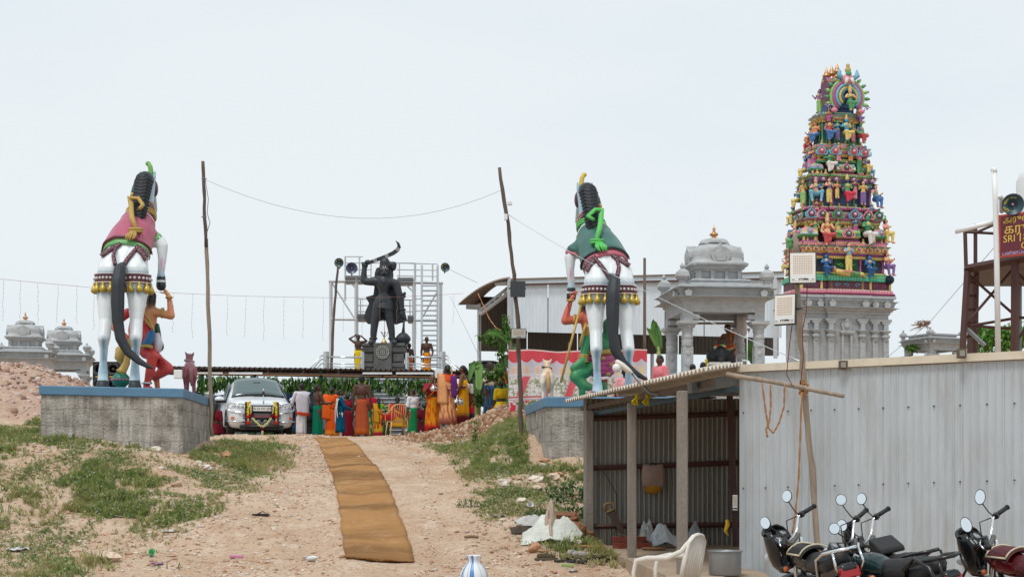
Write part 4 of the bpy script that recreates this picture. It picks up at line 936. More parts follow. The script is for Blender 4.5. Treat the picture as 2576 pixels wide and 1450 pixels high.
b=MB();b.prism([Vector((x,y,.0))for x,y in((1.1,22.35),(1.5,19.0),(1.72,15.6),(2.2,14.9),(3.2,15.6),(2.75,17.0),(5,22.4))],[Vector((x,y,.325))for x,y in((1.1,22.35),(1.5,19.0),(1.72,15.9),(2.3,15.7),(2.9,16.3),(2.8,17.05),(5,22.4))]);b.build('floor_slab',SLAB,shed)
b=MB();b.bar(Vector((3.45,21.9,.3)),Vector((3.35,21.9,2.7)),.07);b.build('inner_post',RUST,shed)
# electric cable sagging on the back wall
b=MB();b.tube([P(1478+20,1150,21.9),P(1530,1205,21.9),P(1550,1240,21.9),P(1552,1300,21.9),P(1545,1345,21.9)],.006,5);tag(b.build('cable',BLACKM),'thin black cable hanging on the shed back wall behind the saw','cable')
# little rusted lamps under the roof edge
for px,py,lab in((2120,917,'small rusty box lamp under the roof edge of the tin wall, nearer the pole'),(2418,888,'small rusty box lamp under the tin roof edge, below the water tower ladder')):
    t=(px-1862)/713;Y=16.95-2.1*t;o=P(px,py,Y-.05)
    r=thing('box_lamp',lab,'lamp',o);b=MB();b.box(o,(.09,.06,.1));b.build('housing',M('rusty_tin',(110,96,78),.8,.2,.3,20),r);b=MB();b.box(o+Vector((-.005,-.035,0)),(.055,.015,.06));b.build('glass',M('dusty_glass',(150,150,140),.4),r)
# ============================================================ POLES, WIRES, FLOODLIGHTS
def wobbly(pts,r0,r1,mat,name='trunk',parent=None,seed=1):
    r=random.Random(seed);out=[];rad=[];pts=[Vector(p)for p in pts];n=5
    for i in range(len(pts)-1):
        for k in range(n):out.append(pts[i].lerp(pts[i+1],k/n)+Vector((r.uniform(-.012,.012),r.uniform(-.012,.012),0)))
    out.append(pts[-1]);m=len(out)
    rad=[(r0+(r1-r0)*i/(m-1))*r.uniform(.88,1.12)for i in range(m)]
    b=MB();b.tube(out,rad,9);return b.build(name,mat,parent)
lp=thing('wooden_pole','tall bare wooden pole standing at the corner of the left plinth','pole',gpx(530,1087))
wobbly([P(532,1096,30.2),P(528,950,30.2),P(524,760,30.2),P(519,600,30.2)],.042,.038,WOOD,'trunk',lp,2);wobbly([P(519,620,30.15),P(513,500,30.15),P(510,405,30.15)],.038,.034,WOODD,'upper_trunk',lp,3)
b=MB()
for py in(449,545):b.tube([P(507,py,30.05),P(513,py-1,30.0),P(519,py,30.05)],.012,5)
b.tube([P(516,450,30.03),P(524,500,30.0),P(521,535,30.0),P(528,560,30.0),P(520,585,30.0)],.008,5);b.build('tie_wire',M('grey_wire',(120,124,130),.6),lp)
rp=thing('wooden_pole','leaning dark wooden pole carrying grey floodlights, left of the green-saddled horse','pole',gpx(1309,1100))
wobbly([P(1310,1110,29.5),P(1308,980,29.5),P(1303,820,29.5),P(1292,690,29.5),P(1277,560,29.5),P(1256,421,29.5)],.05,.036,WOODD,'trunk',rp,5)
b=MB();b.box(P(1282,511,29.4),(.1,.1,.06));b.box(P(1272,545,29.4),(.07,.07,.12));b.build('junction_box',WHITE,rp)
def wire(name,label,pts,r=.008,mat=None,sag=None):
    b=MB();b.tube(pts,r*.8,5);return tag(b.build(name,mat or MATS['grey_wire']),label,'wire')
def sagpts(a,m,c,n=14):
    a,m,c=Vector(a),Vector(m),Vector(c);q=m*2-(a+c)/2
    return[a*(1-t)**2+q*2*t*(1-t)+c*t*t for t in[k/n for k in range(n+1)]]
wire('overhead_wire','thin wire sagging between the two wooden poles against the sky',sagpts(P(513,450,30),P(900,548,29.8),P(1260,478,29.4)),.0045)
a_,c_2=P(1280,540,29.4),P(2014,908,15.9);mid=(a_+c_2)/2+Vector((0,0,-.12))
wire('silver_cable','silver twisted cable running from the leaning pole across the green-saddled horse to the shed',sagpts(a_,mid,c_2,20),.0065,STEEL)
fp=thing('pole_frame','rough wooden upright lashed to a crosswise branch in front of the tin wall','pole',gpt(3.38,15.6))
wobbly([Vector((3.39,15.6,.02)),P(2058,1380,15.6),P(2044,1180,15.6),P(2024,990,15.6),P(2012,830,15.6),P(2003,640,15.6),P(2001,585,15.6)],.036,.029,WOOD,'upright',fp,8)
wobbly([P(1828,940,15.9),P(1960,962,15.5),P(2122,995,15.2)],.027,.024,WOOD,'cross_branch',fp,9)
ROPE=M('coir_rope',(172,122,80),.95,0,.2,40)
b=MB();o=P(2021,974,15.5)
for k in range(7):R_=.042+.006*math.sin(k);b.tube([o+Vector((R_*math.cos(a)*1.0,R_*math.sin(a)*.9,.05*math.sin(a+k)+(k-3)*.012))for a in[j*math.pi/6 for j in range(13)]],.009,5)
b.build('lashing',ROPE,fp)
def hang(name,lab,pts,r=.009):
    b=MB();pp=sum([[Vector(p).lerp(Vector(q),k/5)for k in range(5)]for p,q in zip(pts[:-1],pts[1:])],[])+[Vector(pts[-1])]
    for s_ in(0,math.pi):b.tube([p+Vector((r*.7*math.cos(i*1.3+s_),r*.7*math.sin(i*1.3+s_),0))for i,p in enumerate(pp)],r*.75,5)
    return tag(b.build(name,ROPE),lab,'rope')
yy=15.35
hang('rope','looped coir rope hanging from the cross branch before the tin wall',[P(1916,962,yy),P(1925,1030,yy),P(1932,1075,yy),P(1945,1088,yy),P(1960,1060,yy),P(1972,1020,yy),P(1973,968,yy)])
hang('rope','knotted coir rope end beside the hanging loop on the cross branch',[P(1937,966,yy+.05),P(1938,1020,yy+.05),P(1934,1060,yy),P(1926,1078,yy),P(1930,1098,yy)])
hang('rope','long coir rope hanging straight down from the lashing to the first motorcycle',[P(2016,985,yy),P(2012,1100,yy),P(2008,1200,yy),P(2000,1290,yy),P(1992,1340,yy)])
LEDM=M('led_reflector',(236,234,228),.35,0,.03,4,0,1,.5,.92)
def floodlight(label,o,w_,h,yaw,pitch,face=True,group=None):
    r=thing('floodlight',label,'floodlight',o,0,group);R=Matrix.Rotation(yaw,3,'Z')@Matrix.Rotation(pitch,3,'X')
    X=lambda x,y,z:Vector(o)+R@Vector((x,y,z))
    b=MB();b.box(o,(w_,.05,h),R);[b.box(X(0,.035,(i-4)*h*.1),(w_*.9,.03,h*.03),R)for i in range(9)];bev(b.build('housing',M('floodlight_grey',(70,76,82),.5,.2)if not face else BLACKM,r),.008)
    b=MB();b.tube([X(-w_/2-.01,0,0),X(-w_/2-.02,.1,.02),X(0,.16,.03),X(w_/2+.02,.1,.02),X(w_/2+.01,0,0)],.012,5);b.build('bracket',BLACKM,r)
    if face:
        b=MB();b.box(X(0,-.027,0),(w_*.93,.01,h*.93),R);f=b.build('face',LEDM,r)
        b=MB()
        for i in range(8):
            for j in range(11):b.box(X((j-5)*w_*.066,-.034,h*(.36-i*.075)),(w_*.035,.006,h*.03),R)
        b.build('led_rows',M('led_amber',(206,178,150),.4),f)
        b=MB();b.box(X(0,-.033,-h*.31),(w_*.86,.006,h*.22),R);b.build('white_strip',WHITE,f)
        b=MB()
        for k in range(4):b.box(X(-.04+k*.02,-.038,-h*.36+.004*(k%2)),(.012,.003,.016),R)
        b.box(X(.035,-.038,-h*.345),(.05,.003,.005),R);b.box(X(.035,-.038,-h*.37),(.05,.003,.008),R);b.box(X(-w_*.36,-.038,-h*.37),(.03,.003,.005),R);b.box(X(w_*.36,-.038,-h*.37),(.03,.003,.005),R)
        b.build('maker_mark',BLACKM,f)
    return r
floodlight('upper white-faced LED floodlight on the upright before the tin wall',P(2018,674,15.45),.29,.35,-.1,-.08)
floodlight('lower white-faced LED floodlight turned left on the upright before the tin wall',P(1976,778,15.4),.25,.335,-.62,-.05)
floodlight('dark floodlight seen from behind, upper one on the leaning pole',P(1302,726,29.35),.31,.33,.15,.1,False)
floodlight('pale floodlight facing the track, lower one on the leaning pole',P(1304,837,29.3),.31,.2,.05,.3)
b=MB();b.tube([P(1992,815,15.4),P(1986,860,15.4),P(1984,880,15.4),P(1978,940,15.4),P(1992,968,15.4),P(2018,972,15.45)],.005,5);b.tube([P(2030,715,15.5),P(2028,780,15.5),P(2018,830,15.45),P(2020,900,15.45),P(2012,968,15.45)],.005,5)
tag(b.build('lamp_cable',M('red_black_cable',(110,30,40),.6)),'thin dark red cables running down the upright from the two LED floodlights','cable')
# ============================================================ BIG TIN HALL BEHIND
HALL=M('pale_blue_tin',(222,231,238),.5,.0,.05,3,.05,40,.5,.92,stretch=(2,2,.5),dirt=(188,200,208),dscale=1,damt=.4)
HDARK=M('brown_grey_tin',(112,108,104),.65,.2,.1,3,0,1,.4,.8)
hall=thing('tin_hall','big hall with pale blue tin upper walls behind the green-saddled horse and pavilion','hall',P(1600,1110,48))
def quad_corr(name,a,b_,c,d,n,depth,mat,parent,ax=Vector((0,-1,0))):
    """corrugated sheet between lower edge a-b and upper edge d-c, ribs running up"""
    lo,hi=[],[];a,b_,c,d=map(Vector,(a,b_,c,d))
    for i in range(n):
        for f_,h in((0,0),(.35,0),(.45,1),(.65,1),(.75,0)):
            t=(i+f_)/n;lo.append(a.lerp(b_,t)+ax*depth*h);hi.append(d.lerp(c,t)+ax*depth*h)
    m_=MB();m_.grid([lo,hi]);m_.sm=[False]*len(m_.f);o=m_.build(name,mat,parent);solid(o,.004,0);return o
N_=7
for k in range(N_):
    t0,t1=k/N_,(k+1)/N_;f_=lambda t,l,r:P(1281+(1968-1281)*t,l+(r-l)*t,47-1.5*t)
    quad_corr('wall_sheet',f_(t0,833,849),f_(t1,833,849),f_(t1,713,697),f_(t0,713,697),11,.012,HALL,hall)
b=MB();b.plate([P(1279,714,46.9),P(1972,698,45.4),P(1972,681,45.4),P(1279,699,46.9)],(0,.06,0));b.build('roof_edge',M('pale_flashing',(216,226,232),.5,.1,.05),hall)
b=MB();b._bar(P(1279,715,46.85),P(1972,699,45.35),.04,.05);b.build('edge_strip',RUST,hall)
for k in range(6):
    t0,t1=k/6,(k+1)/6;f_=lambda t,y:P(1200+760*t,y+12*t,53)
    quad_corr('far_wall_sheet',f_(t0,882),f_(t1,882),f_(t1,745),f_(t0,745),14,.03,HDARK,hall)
for(x,y0,y1,Y,m_)in((1281,699,1075,46.85,SILV),(1205,762,1110,51,SILV),(1950,698,900,45.4,SILV),(1640,700,1080,53.2,SILV),(1440,700,1080,53.2,SILV)):
    b=MB();b.bar(P(x,y1,Y),P(x,y0,Y),.1);b.build('post',m_,hall)
BROWNR=M('brown_roof_tin',(140,120,106),.65,.15,.15,3,0,1,.4,.8)
def awning():
    n=12
    for s in range(3):
        rows=[]
        for k in range(n+1):
            t=k/n;x=1283-131*t;y=699+12*t+55*t**2
            a,c=P(x,y,46.8),P(1283-85*t,706+10*t+50*t**2,53)
            rows.append([a.lerp(c,(s+u/12)/3)+Vector((0,0,.05 if u%3==1 else 0))for u in range(13)])
        b=MB();b.grid(rows);b.sm=[False]*len(b.f);solid(b.build('awning_sheet',BROWNR,hall),.01)
    for Y,dx in((47.2,0),(50.5,4)):
        b=MB();a,c=P(1206+dx,790,Y),P(1281+dx,733,Y);a2,c2=P(1206+dx,779,Y),P(1281+dx,718,Y)
        b.bar(a,c,.07);b.bar(a2,c2,.05)
        for k in range(7):t=k/6;b.bar(a.lerp(c,t),a2.lerp(c2,t),.035)
        b.build('truss',SILV,hall)
    b=MB();b.bar(P(1172,770,47.2),P(1206,772,47.2),.12);b.build('bracket',SILV,hall);b=MB();b.bar(P(1244,711,47.0),P(1281,710,47.0),.13);b.build('bracket',SILV,hall)
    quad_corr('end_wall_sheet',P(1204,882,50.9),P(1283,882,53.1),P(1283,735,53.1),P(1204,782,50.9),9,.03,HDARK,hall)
    b=MB();b.plate([P(1279,681+19,46.85),P(1972,681,45.35),P(1972,700,53.4),P(1279,712,53.4)],(0,0,-.04));b.build('roof',BROWNR,hall)
awning()
# ============================================================ PRINTED CLOTH SCREEN
def banner():
    Y=36.4;nx,nz=300,120;x0,x1=(1278-CX)*Y/F,(1627-CX)*Y/F;zt=EYE+(HY-878)*Y/F;zb=EYE+(HY-1034)*Y/F;W_=x1-x0;H_=zt-zb
    u,v=np.meshgrid(np.linspace(0,1,nx),np.linspace(0,1,nz))      # v from top
    sag=.03*np.sin(u*9)**2-.05*np.sin(u*math.pi)
    X=x0+u*W_;Z=zt-v*H_+sag*(1-v)+.03*np.sin(u*7)*v;Yv=Y+.05*np.sin(u*40+v*3)*(.3+v)+.04*np.sin(u*17+1)
    mtr=u*W_;C=np.zeros((nz,nx,3));put=lambda m,c:C.__setitem__(m,rgb(*c,.85))
    put(np.ones_like(u,bool),(206,202,216))
    per=.62;ph=(mtr/per)%1;vv=v*H_
    put((np.abs(ph-.5)<.4)&(vv>.42)&(vv<.62),(222,206,196))
    arch=((ph-.5)/.36)**2+((vv-.62)/.22)**2
    put((arch<1)&(vv<.62),(226,208,186));put((arch<.72)&(vv<.62),(208,204,220));put((np.abs(ph-.5)<.09)&(vv>.46)&(vv<.64),(236,214,160));put((np.abs(np.abs(ph-.5)-.28)<.06)&(vv>.46)&(vv<.62),(238,186,150))
    put((vv>.62)&(vv<.68),(224,216,216))
    dg=((mtr+vv*.35)/per)%1
    put((dg<.3)&(vv>.7)&(vv<1.25),(228,104,116));put((dg>.3)&(vv>.7)&(vv<1.2),(226,224,222))
    nse=vnoise(mtr*22,vv*22,61);put((dg>.3)&(vv>.7)&(vv<1.25)&(nse>.62),(150,160,120));put((dg>.3)&(vv>.7)&(vv<1.25)&(((mtr*9)%1<.1)|((vv*9)%1<.12)),(180,176,176))
    put((vv>1.2),(214,206,208));put((vv>1.2)&(((vv*14)%1<.2)|((mtr*12)%1<.12)),(150,130,134));put((vv>1.22)&(vv<1.25),(214,60,80))
    ro=vnoise(mtr*13,vv*13,62);put((vv>1.32)&(ro>.6),(210,60,76));put((vv>1.32)&(ro<.28),(120,130,92))
    sc=.30-.10*np.abs(np.sin(mtr/.30*math.pi))**2*0+.10*np.abs(np.sin(mtr/.31*math.pi))-.06
    val=vv<sc;put(val,(228,92,104))
    fold=np.sin(np.sqrt(((mtr%.31)-.155)**2*2.2+(vv+.06)**2)*95);put(val&(fold>.55),(200,66,80));put(vv<.03,(238,210,206))
    b=MB();b.grid([[(X[i,j],Yv[i,j],Z[i,j])for j in range(nx)]for i in range(nz)]);b.pc=[tuple(c)for c in C.reshape(-1,3)]
    root=thing('cloth_screen','printed tent cloth with red scalloped valance and palace pattern behind the cream dog','cloth screen',(1.5,Y,2.8))
    b.build('cloth',PAINT('printed_cloth',.85,.06,.15),root)
    for px in(1285,1432,1621):
        q=MB();q.cyl(P(px,1070,Y+.12),P(px,648 if px==1621 else 860,Y+.12),.045,.035,8);q.build('pole',WOODD,root)
banner()
# ============================================================ SHRINE PLATFORM, STAIRS, CANOPY
GRAN=M('dark_granite',(118,118,116),.8,0,.2,5,.5,24,.25,.75,dirt=(78,78,78),dscale=3,damt=.7)
GRANB=M('black_granite',(52,54,58),.5,0,.18,8,.15,40,.45,.8)
shrine=thing('shrine_platform','grey stone platform with central stairs and carved side walls carrying the black statue','platform',P(965,1112,54))
b=MB();x0,x1=P(806,0,54).x,P(1114,0,54).x;b.box(((x0+x1)/2,58,(2.3+5.25)/2),(x1-x0,8,2.95));b.build('block',M('grey_granite_wall',(150,156,160),.8,0,.15,3,.3,20,.25,.8),shrine)
sx0,sx1=P(929,0,52).x,P(1017,0,52).x
for i in range(19):
    z0=2.35+i*.152;y0=50.4+i*.19
    b=MB();b.box(((sx0+sx1)/2,y0+.5,z0+.06),(sx1-sx0,1.0,.13));s_=b.build('step',MATS['grey_granite_wall'],shrine)
    b=MB();b.box(((sx0+sx1)/2,y0-.012,z0+.118),(sx1-sx0,.04,.03));b.build('nosing',WHITE,s_)
for sx,(pa,pb)in((-1,(808,926)),(1,(1030,1112))):
    x0,x1=P(pa,0,51).x,P(pb,0,51).x;b=MB();b.box(((x0+x1)/2,51.4,3.6),(x1-x0,1.2,2.6));w_=b.build('side_wall',MATS['grey_granite_wall'],shrine)
    b=MB();cx=(x0+x1)/2
    for r0 in(.52,.36,.16):b.tube([(cx+r0*math.cos(a),50.79,3.75+r0*math.sin(a))for a in[k*math.pi/14 for k in range(29)]],.035,6)
    for k in range(8):a=k*math.pi/4;b.tube([(cx+.16*math.cos(a),50.79,3.75+.16*math.sin(a)),(cx+.36*math.cos(a+.3),50.79,3.75+.36*math.sin(a+.3))],.03,5)
    b.box((cx,50.79,4.5),(x1-x0,.06,.06));b.box((cx,50.79,2.95),(x1-x0,.06,.06));b.build('carved_wheel',MATS['grey_granite_wall'],w_)
for px in(923,1023):b=MB();b.box(P(px,1040,50.6),(.16,.16,2.3));[b.lathe([(.09,0),(.12,.06),(.09,.12)],P(px,1000+22*k,50.6),10)for k in range(5)];b.build('newel_post',SILV,shrine)
rails=thing('railing','shiny steel railing around the top of the statue platform','railing',P(965,930,55))
for px in(820,911,1024,1113):
    b=MB();b.bar(P(px,950,55),P(px,883 if px!=1024 else 886,55),.1 if px in(911,1024)else .16);b.build('post',SILV,rails)
for x0,x1 in((820,911),(1024,1113)):
    for py in(897,914,921):b=MB();b.cyl(P(x0,py-1,54.95),P(x1,py+1,54.95),.035 if py==897 else .02);b.build('rail',STEEL,rails)
for sgn,px in((-1,820),(1,1113)):
    for k,dy in enumerate((0,9,20)):b=MB();b.tube([P(px,893+dy,55),P(px+sgn*12,893+dy,55),P(px+sgn*40,925+dy,54)],.03,6);b.build('rail',STEEL,rails)
ped=thing('statue_pedestal','dark carved granite pedestal with a round medallion under the black statue','pedestal',P(966.5,950,58))
pw=1.8;pcx=P(966.5,0,58).x;ptop=6.61
b=MB();poly=[(pcx+x,58+y)for x,y in plan(1.66,1.3)];mould(b,poly,[(.07,5.2),(.07,5.5),(0,5.52),(0,5.62),(.05,5.66),(.05,5.78),(-.06,5.82),(-.06,6.2),(.02,6.24),(.05,6.34),(.05,6.4),(.0,6.42),(0,6.47),(.07,6.5),(.07,ptop)]);b.build('block',GRAN,ped)
b=MB();b.box((pcx,57.3,5.9),(.72,.16,1.4));b.build('centre_panel',GRAN,ped)
b=MB();o=Vector((pcx,57.2,6.22))
for r0 in(.25,.17,.09):b.tube([o+Vector((r0*math.cos(a),0,r0*math.sin(a)))for a in[k*math.pi/12 for k in range(25)]],.025,6)
b.sph(o,(.05,.04,.05));[b.sph(o+Vector((.21*math.cos(a),0,.21*math.sin(a))),.025,6,4)for a in[k*math.pi/8 for k in range(16)]];b.build('medallion',M('worn_medallion',(160,156,150),.75),ped)
for sx in(-1,1):
    b=MB();[b.box((pcx+sx*(.45+.09*k),57.33,6.33),(.06,.06,.1))for k in range(6)];b.box((pcx+sx*.62,57.36,6.02),(.42,.05,.3));b.build('side_carving',GRAN,ped)
b=MB();o=P(966,864,57.6);b.lathe([(.12,0),(.13,.06),(.07,.12),(.05,.18),(.02,.24)],o,10);b.cyl(o+Vector((0,0,.2)),o+Vector((.02,0,.95)),.018,.01,5)
for k in range(5):b.tube([o+Vector((0,0,.26)),o+Vector((.1*math.cos(k*1.3),.0,.36+.03*k)),o+Vector((.16*math.cos(k*1.3),.0,.5))],.012,4)
tag(b.build('brass_lamp',M('brass',(206,164,104),.35,.7)),'small brass lamp standing between the feet of the black statue','lamp')
# ---- canopy
can=thing('tin_canopy','low brown tin canopy hung with green leaves in front of the statue platform','canopy',P(800,1110,46))
CANB=M('dark_brown_tin',(92,72,64),.6,.15,.15,4,0,1,.4,.8)
cz=lambda t:(923+10*t)
NS=9
for k in range(NS):
    t0,t1=k/NS,(k+1)/NS;lo,hi=[],[]
    for i in range(7):
        for f_,h in((0,0),(.3,0),(.42,1),(.58,1),(.7,0)):
            t=t0+(t1-t0)*(i+f_)/7;px=405+800*t;lo.append(P(px,cz(t),44)+Vector((0,0,.05*h)));hi.append(P(px,cz(t),44)+Vector((0,5.5,.25+.05*h)))
    b=MB();b.grid([lo,hi]);b.sm=[False]*len(b.f);solid(b.build('roof_sheet',CANB,can),.01)
b=MB();b.bar(P(405,936,44.1),P(1205,947,44.1),.09);b.build('front_beam',CANB,can)
for k in range(5):b=MB();b.bar(P(405,930,44.4+k),P(1205,940,44.4+k),.06);b.build('purlin',CANB,can)
for k in range(28):t=k/27;b=MB();b.bar(P(405+800*t,935+11*t,44.15),P(412+800*t,926+10*t,44.15),.035);b.build('bracket',CANB,can)
GPOST=M('green_post',(40,120,80),.5)
for px in(508,640,807,935,1100,1190):b=MB();b.bar(P(px,1115,44.2),P(px,932,44.2),.09);b.build('post',GPOST,can)
for x0,x1 in((497,560),(576,660),(912,986),(996,1090)):b=MB();b.box((P(x0,0,44).x/2+P(x1,0,44).x/2,44.0,P(0,936,44).z-.02),(P(x1,0,44).x-P(x0,0,44).x,.06,.06));b.build('tube_light',WHITE,can)
b=MB();b.box(P(1104,939,43.9),(.26,.2,.27));tag(bev(b.build('fan_box',WHITE),.02),'square white box fixed at the right end of the canopy','box')
b=MB();b.box(P(449,940,43.9),(.26,.2,.27));tag(bev(b.build('fan_box',WHITE),.02),'square white box fixed under the canopy beside the brown dog','box')
LG=[M('mango_leaf_'+str(i),c,.5,0,.15,3,0,1,.4,.9)for i,c in enumerate(((58,98,44),(84,126,52),(132,160,72),(46,80,40)))]
def leaf_mesh(name,L_,wd,mat,droop=.15):
    b=MB();rows=[]
    for i in range(6):
        t=i/5;ww=wd*math.sin(math.pi*min(1,.08+t*.92))**.8/2;rows.append([(-ww,-droop*t*t*L_-.12*ww,-t*L_),(0,-droop*t*t*L_,-t*L_),(ww,-droop*t*t*L_-.12*ww,-t*L_)])
    b.grid(rows);me=bpy.data.meshes.new(name);me.from_pydata(b.v,[],b.f);me.materials.append(mat);return me
[translucent(m_,.3)for m_ in LG]
LEAVES=[leaf_mesh('leaf',.27,.07,LG[i])for i in range(4)]
def garland(px0,px1,n,lab,seed,Y=43.85,y0=938,slope=.013,leaves=10,L=1.15):
    r=random.Random(seed);q=np.random.default_rng(seed);root=thing('leaf_garland',lab,'leaf garland',P((px0+px1)/2,y0,Y),0,'leaf garlands on the canopy');b=MB()
    b.tube([P(px0,y0+(px0-405)*slope,Y),P(px1,y0+(px1-405)*slope,Y)],.012,5);b.build('string',ROPE,root);m=int((px1-px0)*3.2);xs=q.uniform(px0,px1,m);dp=(.55+.45*vnoise(xs*.11,xs*0,seed))*q.random(m)**.7*.52
    pos=np.stack([(xs-CX)*Y/F,Y+q.normal(0,.05,m),EYE+(HY-(y0+(xs-405)*slope))*Y/F-dp],-1);sc=q.uniform(.16,.27,m);cc=np.array([rgb(62,104,48,.9),rgb(88,132,58,.9),rgb(140,166,84,.9),rgb(50,88,44,.9)])[q.integers(0,4,m)]
    scatter_mesh('small_leaves',[(0,0,0),(.16,.03,-.4),(0,.1,-1),(-.16,.03,-.4)],[(0,1,2,3)],pos,np.stack([sc,sc,sc],-1),q.uniform(0,6.28,m),cc,LEAF_M,root,q.uniform(-.7,.7,m))
    for k in range(n):
        px=px0+(px1-px0)*(k+r.uniform(.1,.9))/n;o=P(px,y0+(px-405)*slope,Y);b=MB();ln=r.uniform(.15,.45)*L;b.cyl(o,o-Vector((0,0,ln)),.012,.008,5);st=b.build('bunch',LG[3],root)
        for j in range(leaves):
            o2=link('leaf',LEAVES[r.choice((0,0,1,1,2,3,3))],st);o2.location=o-Vector((r.uniform(-.03,.03),r.uniform(-.03,.03),ln*r.uniform(.05,1)));o2.rotation_euler=(r.uniform(-.5,.9),r.uniform(-.75,.75),r.uniform(0,6.28));s_=r.uniform(.7,1.25);o2.scale=(s_,s_,s_)
garland(497,640,9,'bushy string of mango leaves on the canopy above the silver car',1);garland(645,805,7,'string of mango leaves on the canopy right above the white-shawled man',2)
garland(810,960,6,'string of mango leaves on the canopy above the women in blue and orange',3);garland(965,1100,5,'string of narrow mango leaf bunches before the stairs',4)
# blue printed tarpaulins behind the crowd
def tarp(lab,px0,px1,py0,py1,Y,seed):
    nx,nz=90,40;u,v=np.meshgrid(np.linspace(0,1,nx),np.linspace(0,1,nz));A,B,C_,D_=P(px0,py0,Y),P(px1,py0-6,Y),P(px1,py1,Y),P(px0,py1,Y)
    X=A.x+(B.x-A.x)*u;top=A.z+(B.z-A.z)*u-.12*np.sin(u*math.pi*2.2)**2;Z=top+(C_.z-top)*v;Yv=Y+.06*np.sin(u*22+v*4)
    C=np.zeros((nz,nx,3));C[:]=rgb(92,152,210,.85);n1=vnoise(u*9,v*5,seed);C[n1>.62]=rgb(150,196,232,.85);C[n1>.75]=rgb(226,238,246,.85)
    n2=vnoise(u*30+v*14,v*10,seed+1);C[(n2>.72)&(v<.5)]=rgb(36,84,150,.85);C[(v>.72)&(n2>.4)]=rgb(110,140,80,.85);C[(v>.85)]=rgb(150,150,92,.85)
    b=MB();b.grid([[(X[i,j],Yv[i,j],Z[i,j])for j in range(nx)]for i in range(nz)]);b.pc=[tuple(c)for c in C.reshape(-1,3)]
    tag(b.build('printed_tarpaulin',MATS['printed_cloth']),lab,'tarpaulin')
tarp('blue tarpaulin printed with sky and palms, left of the silver car',495,722,985,1118,46.5,70);tarp('blue tarpaulin printed with palms, right of the silver car',715,828,972,1118,46.8,75)
# ============================================================ STEEL SCAFFOLD BEHIND THE STATUE
sca=thing('scaffold','white steel scaffold with walkways and a ladder behind the black statue','scaffold',P(970,930,60))
Q=lambda zx,zy,Y=60:P(817.8+zx*.25716,575.7+zy*.25716,Y)
def sbar(a,b_,w_=.09,name='strut',mat=None):b=MB();b.bar(a,b_,w_);return b.build(name,mat or SILV,sca)
for zx,y0,w_ in((55,500,.11),(305,470,.12),(868,480,.12),(1130,530,.1)):sbar(Q(zx,1370),Q(zx,y0),w_,'post')
sbar(Q(195,700),Q(195,268),.06,'post');sbar(Q(335,470),Q(335,268),.05,'post');sbar(Q(878,520),Q(878,330),.07,'post');sbar(Q(1050,500),Q(1050,335),.05,'post')
for a,b_,w_ in(((35,507),(350,507),.11),((705,515),(1152,525),.1),((55,878),(300,880),.09),((300,880),(940,890),.08),((950,890),(1100,893),.08)):sbar(Q(*a),Q(*b_),w_,'beam')
for a,b_ in(((195,268),(368,268)),((190,330),(880,330)),((190,395),(450,395)),((690,330),(1100,340)),((700,395),(1100,402)),((190,455),(450,455)),((700,455),(1100,462)),((310,682),(860,692)),((310,745),(860,748)),((310,805),(860,805)),((860,742),(945,742)),((880,680),(945,680)),((880,800),(945,800))):sbar(Q(*a),Q(*b_),.03,'rail',STEEL)
for a,b_ in(((70,530),(285,870)),((200,475),(300,575)),((735,490),(860,610)),((1095,610),(950,860))):sbar(Q(*a),Q(*b_),.05,'brace')
for zx0,zx1,zy in((195,355,490),(705,860,505),(315,400,860),(805,870,875)):
    b=MB();a,c=Q(zx0,zy),Q(zx1,zy);b.box(((a.x+c.x)/2,60.3,a.z),(c.x-a.x,.7,.28));[b.box((a.x+(c.x-a.x)*(k+.5)/8,59.93,a.z+.05*(1 if j else-1)),((c.x-a.x)/14,.03,.06))for k in range(8)for j in(0,1)];b.build('walkway',M('grating',(130,130,130),.6,.3),sca)
for zx in(448,725,345,828):sbar(Q(zx,470 if zx in(448,725)else 850),Q(zx,335 if zx in(448,725)else 690),.04,'post')
for zx in(945,1100):sbar(Q(zx,1370,59.6),Q(zx,350,59.6),.07,'ladder_rail',STEEL)
for k in range(17):sbar(Q(945,552+k*48.5,59.6),Q(1100,552+k*48.5,59.6),.045,'rung',STEEL)
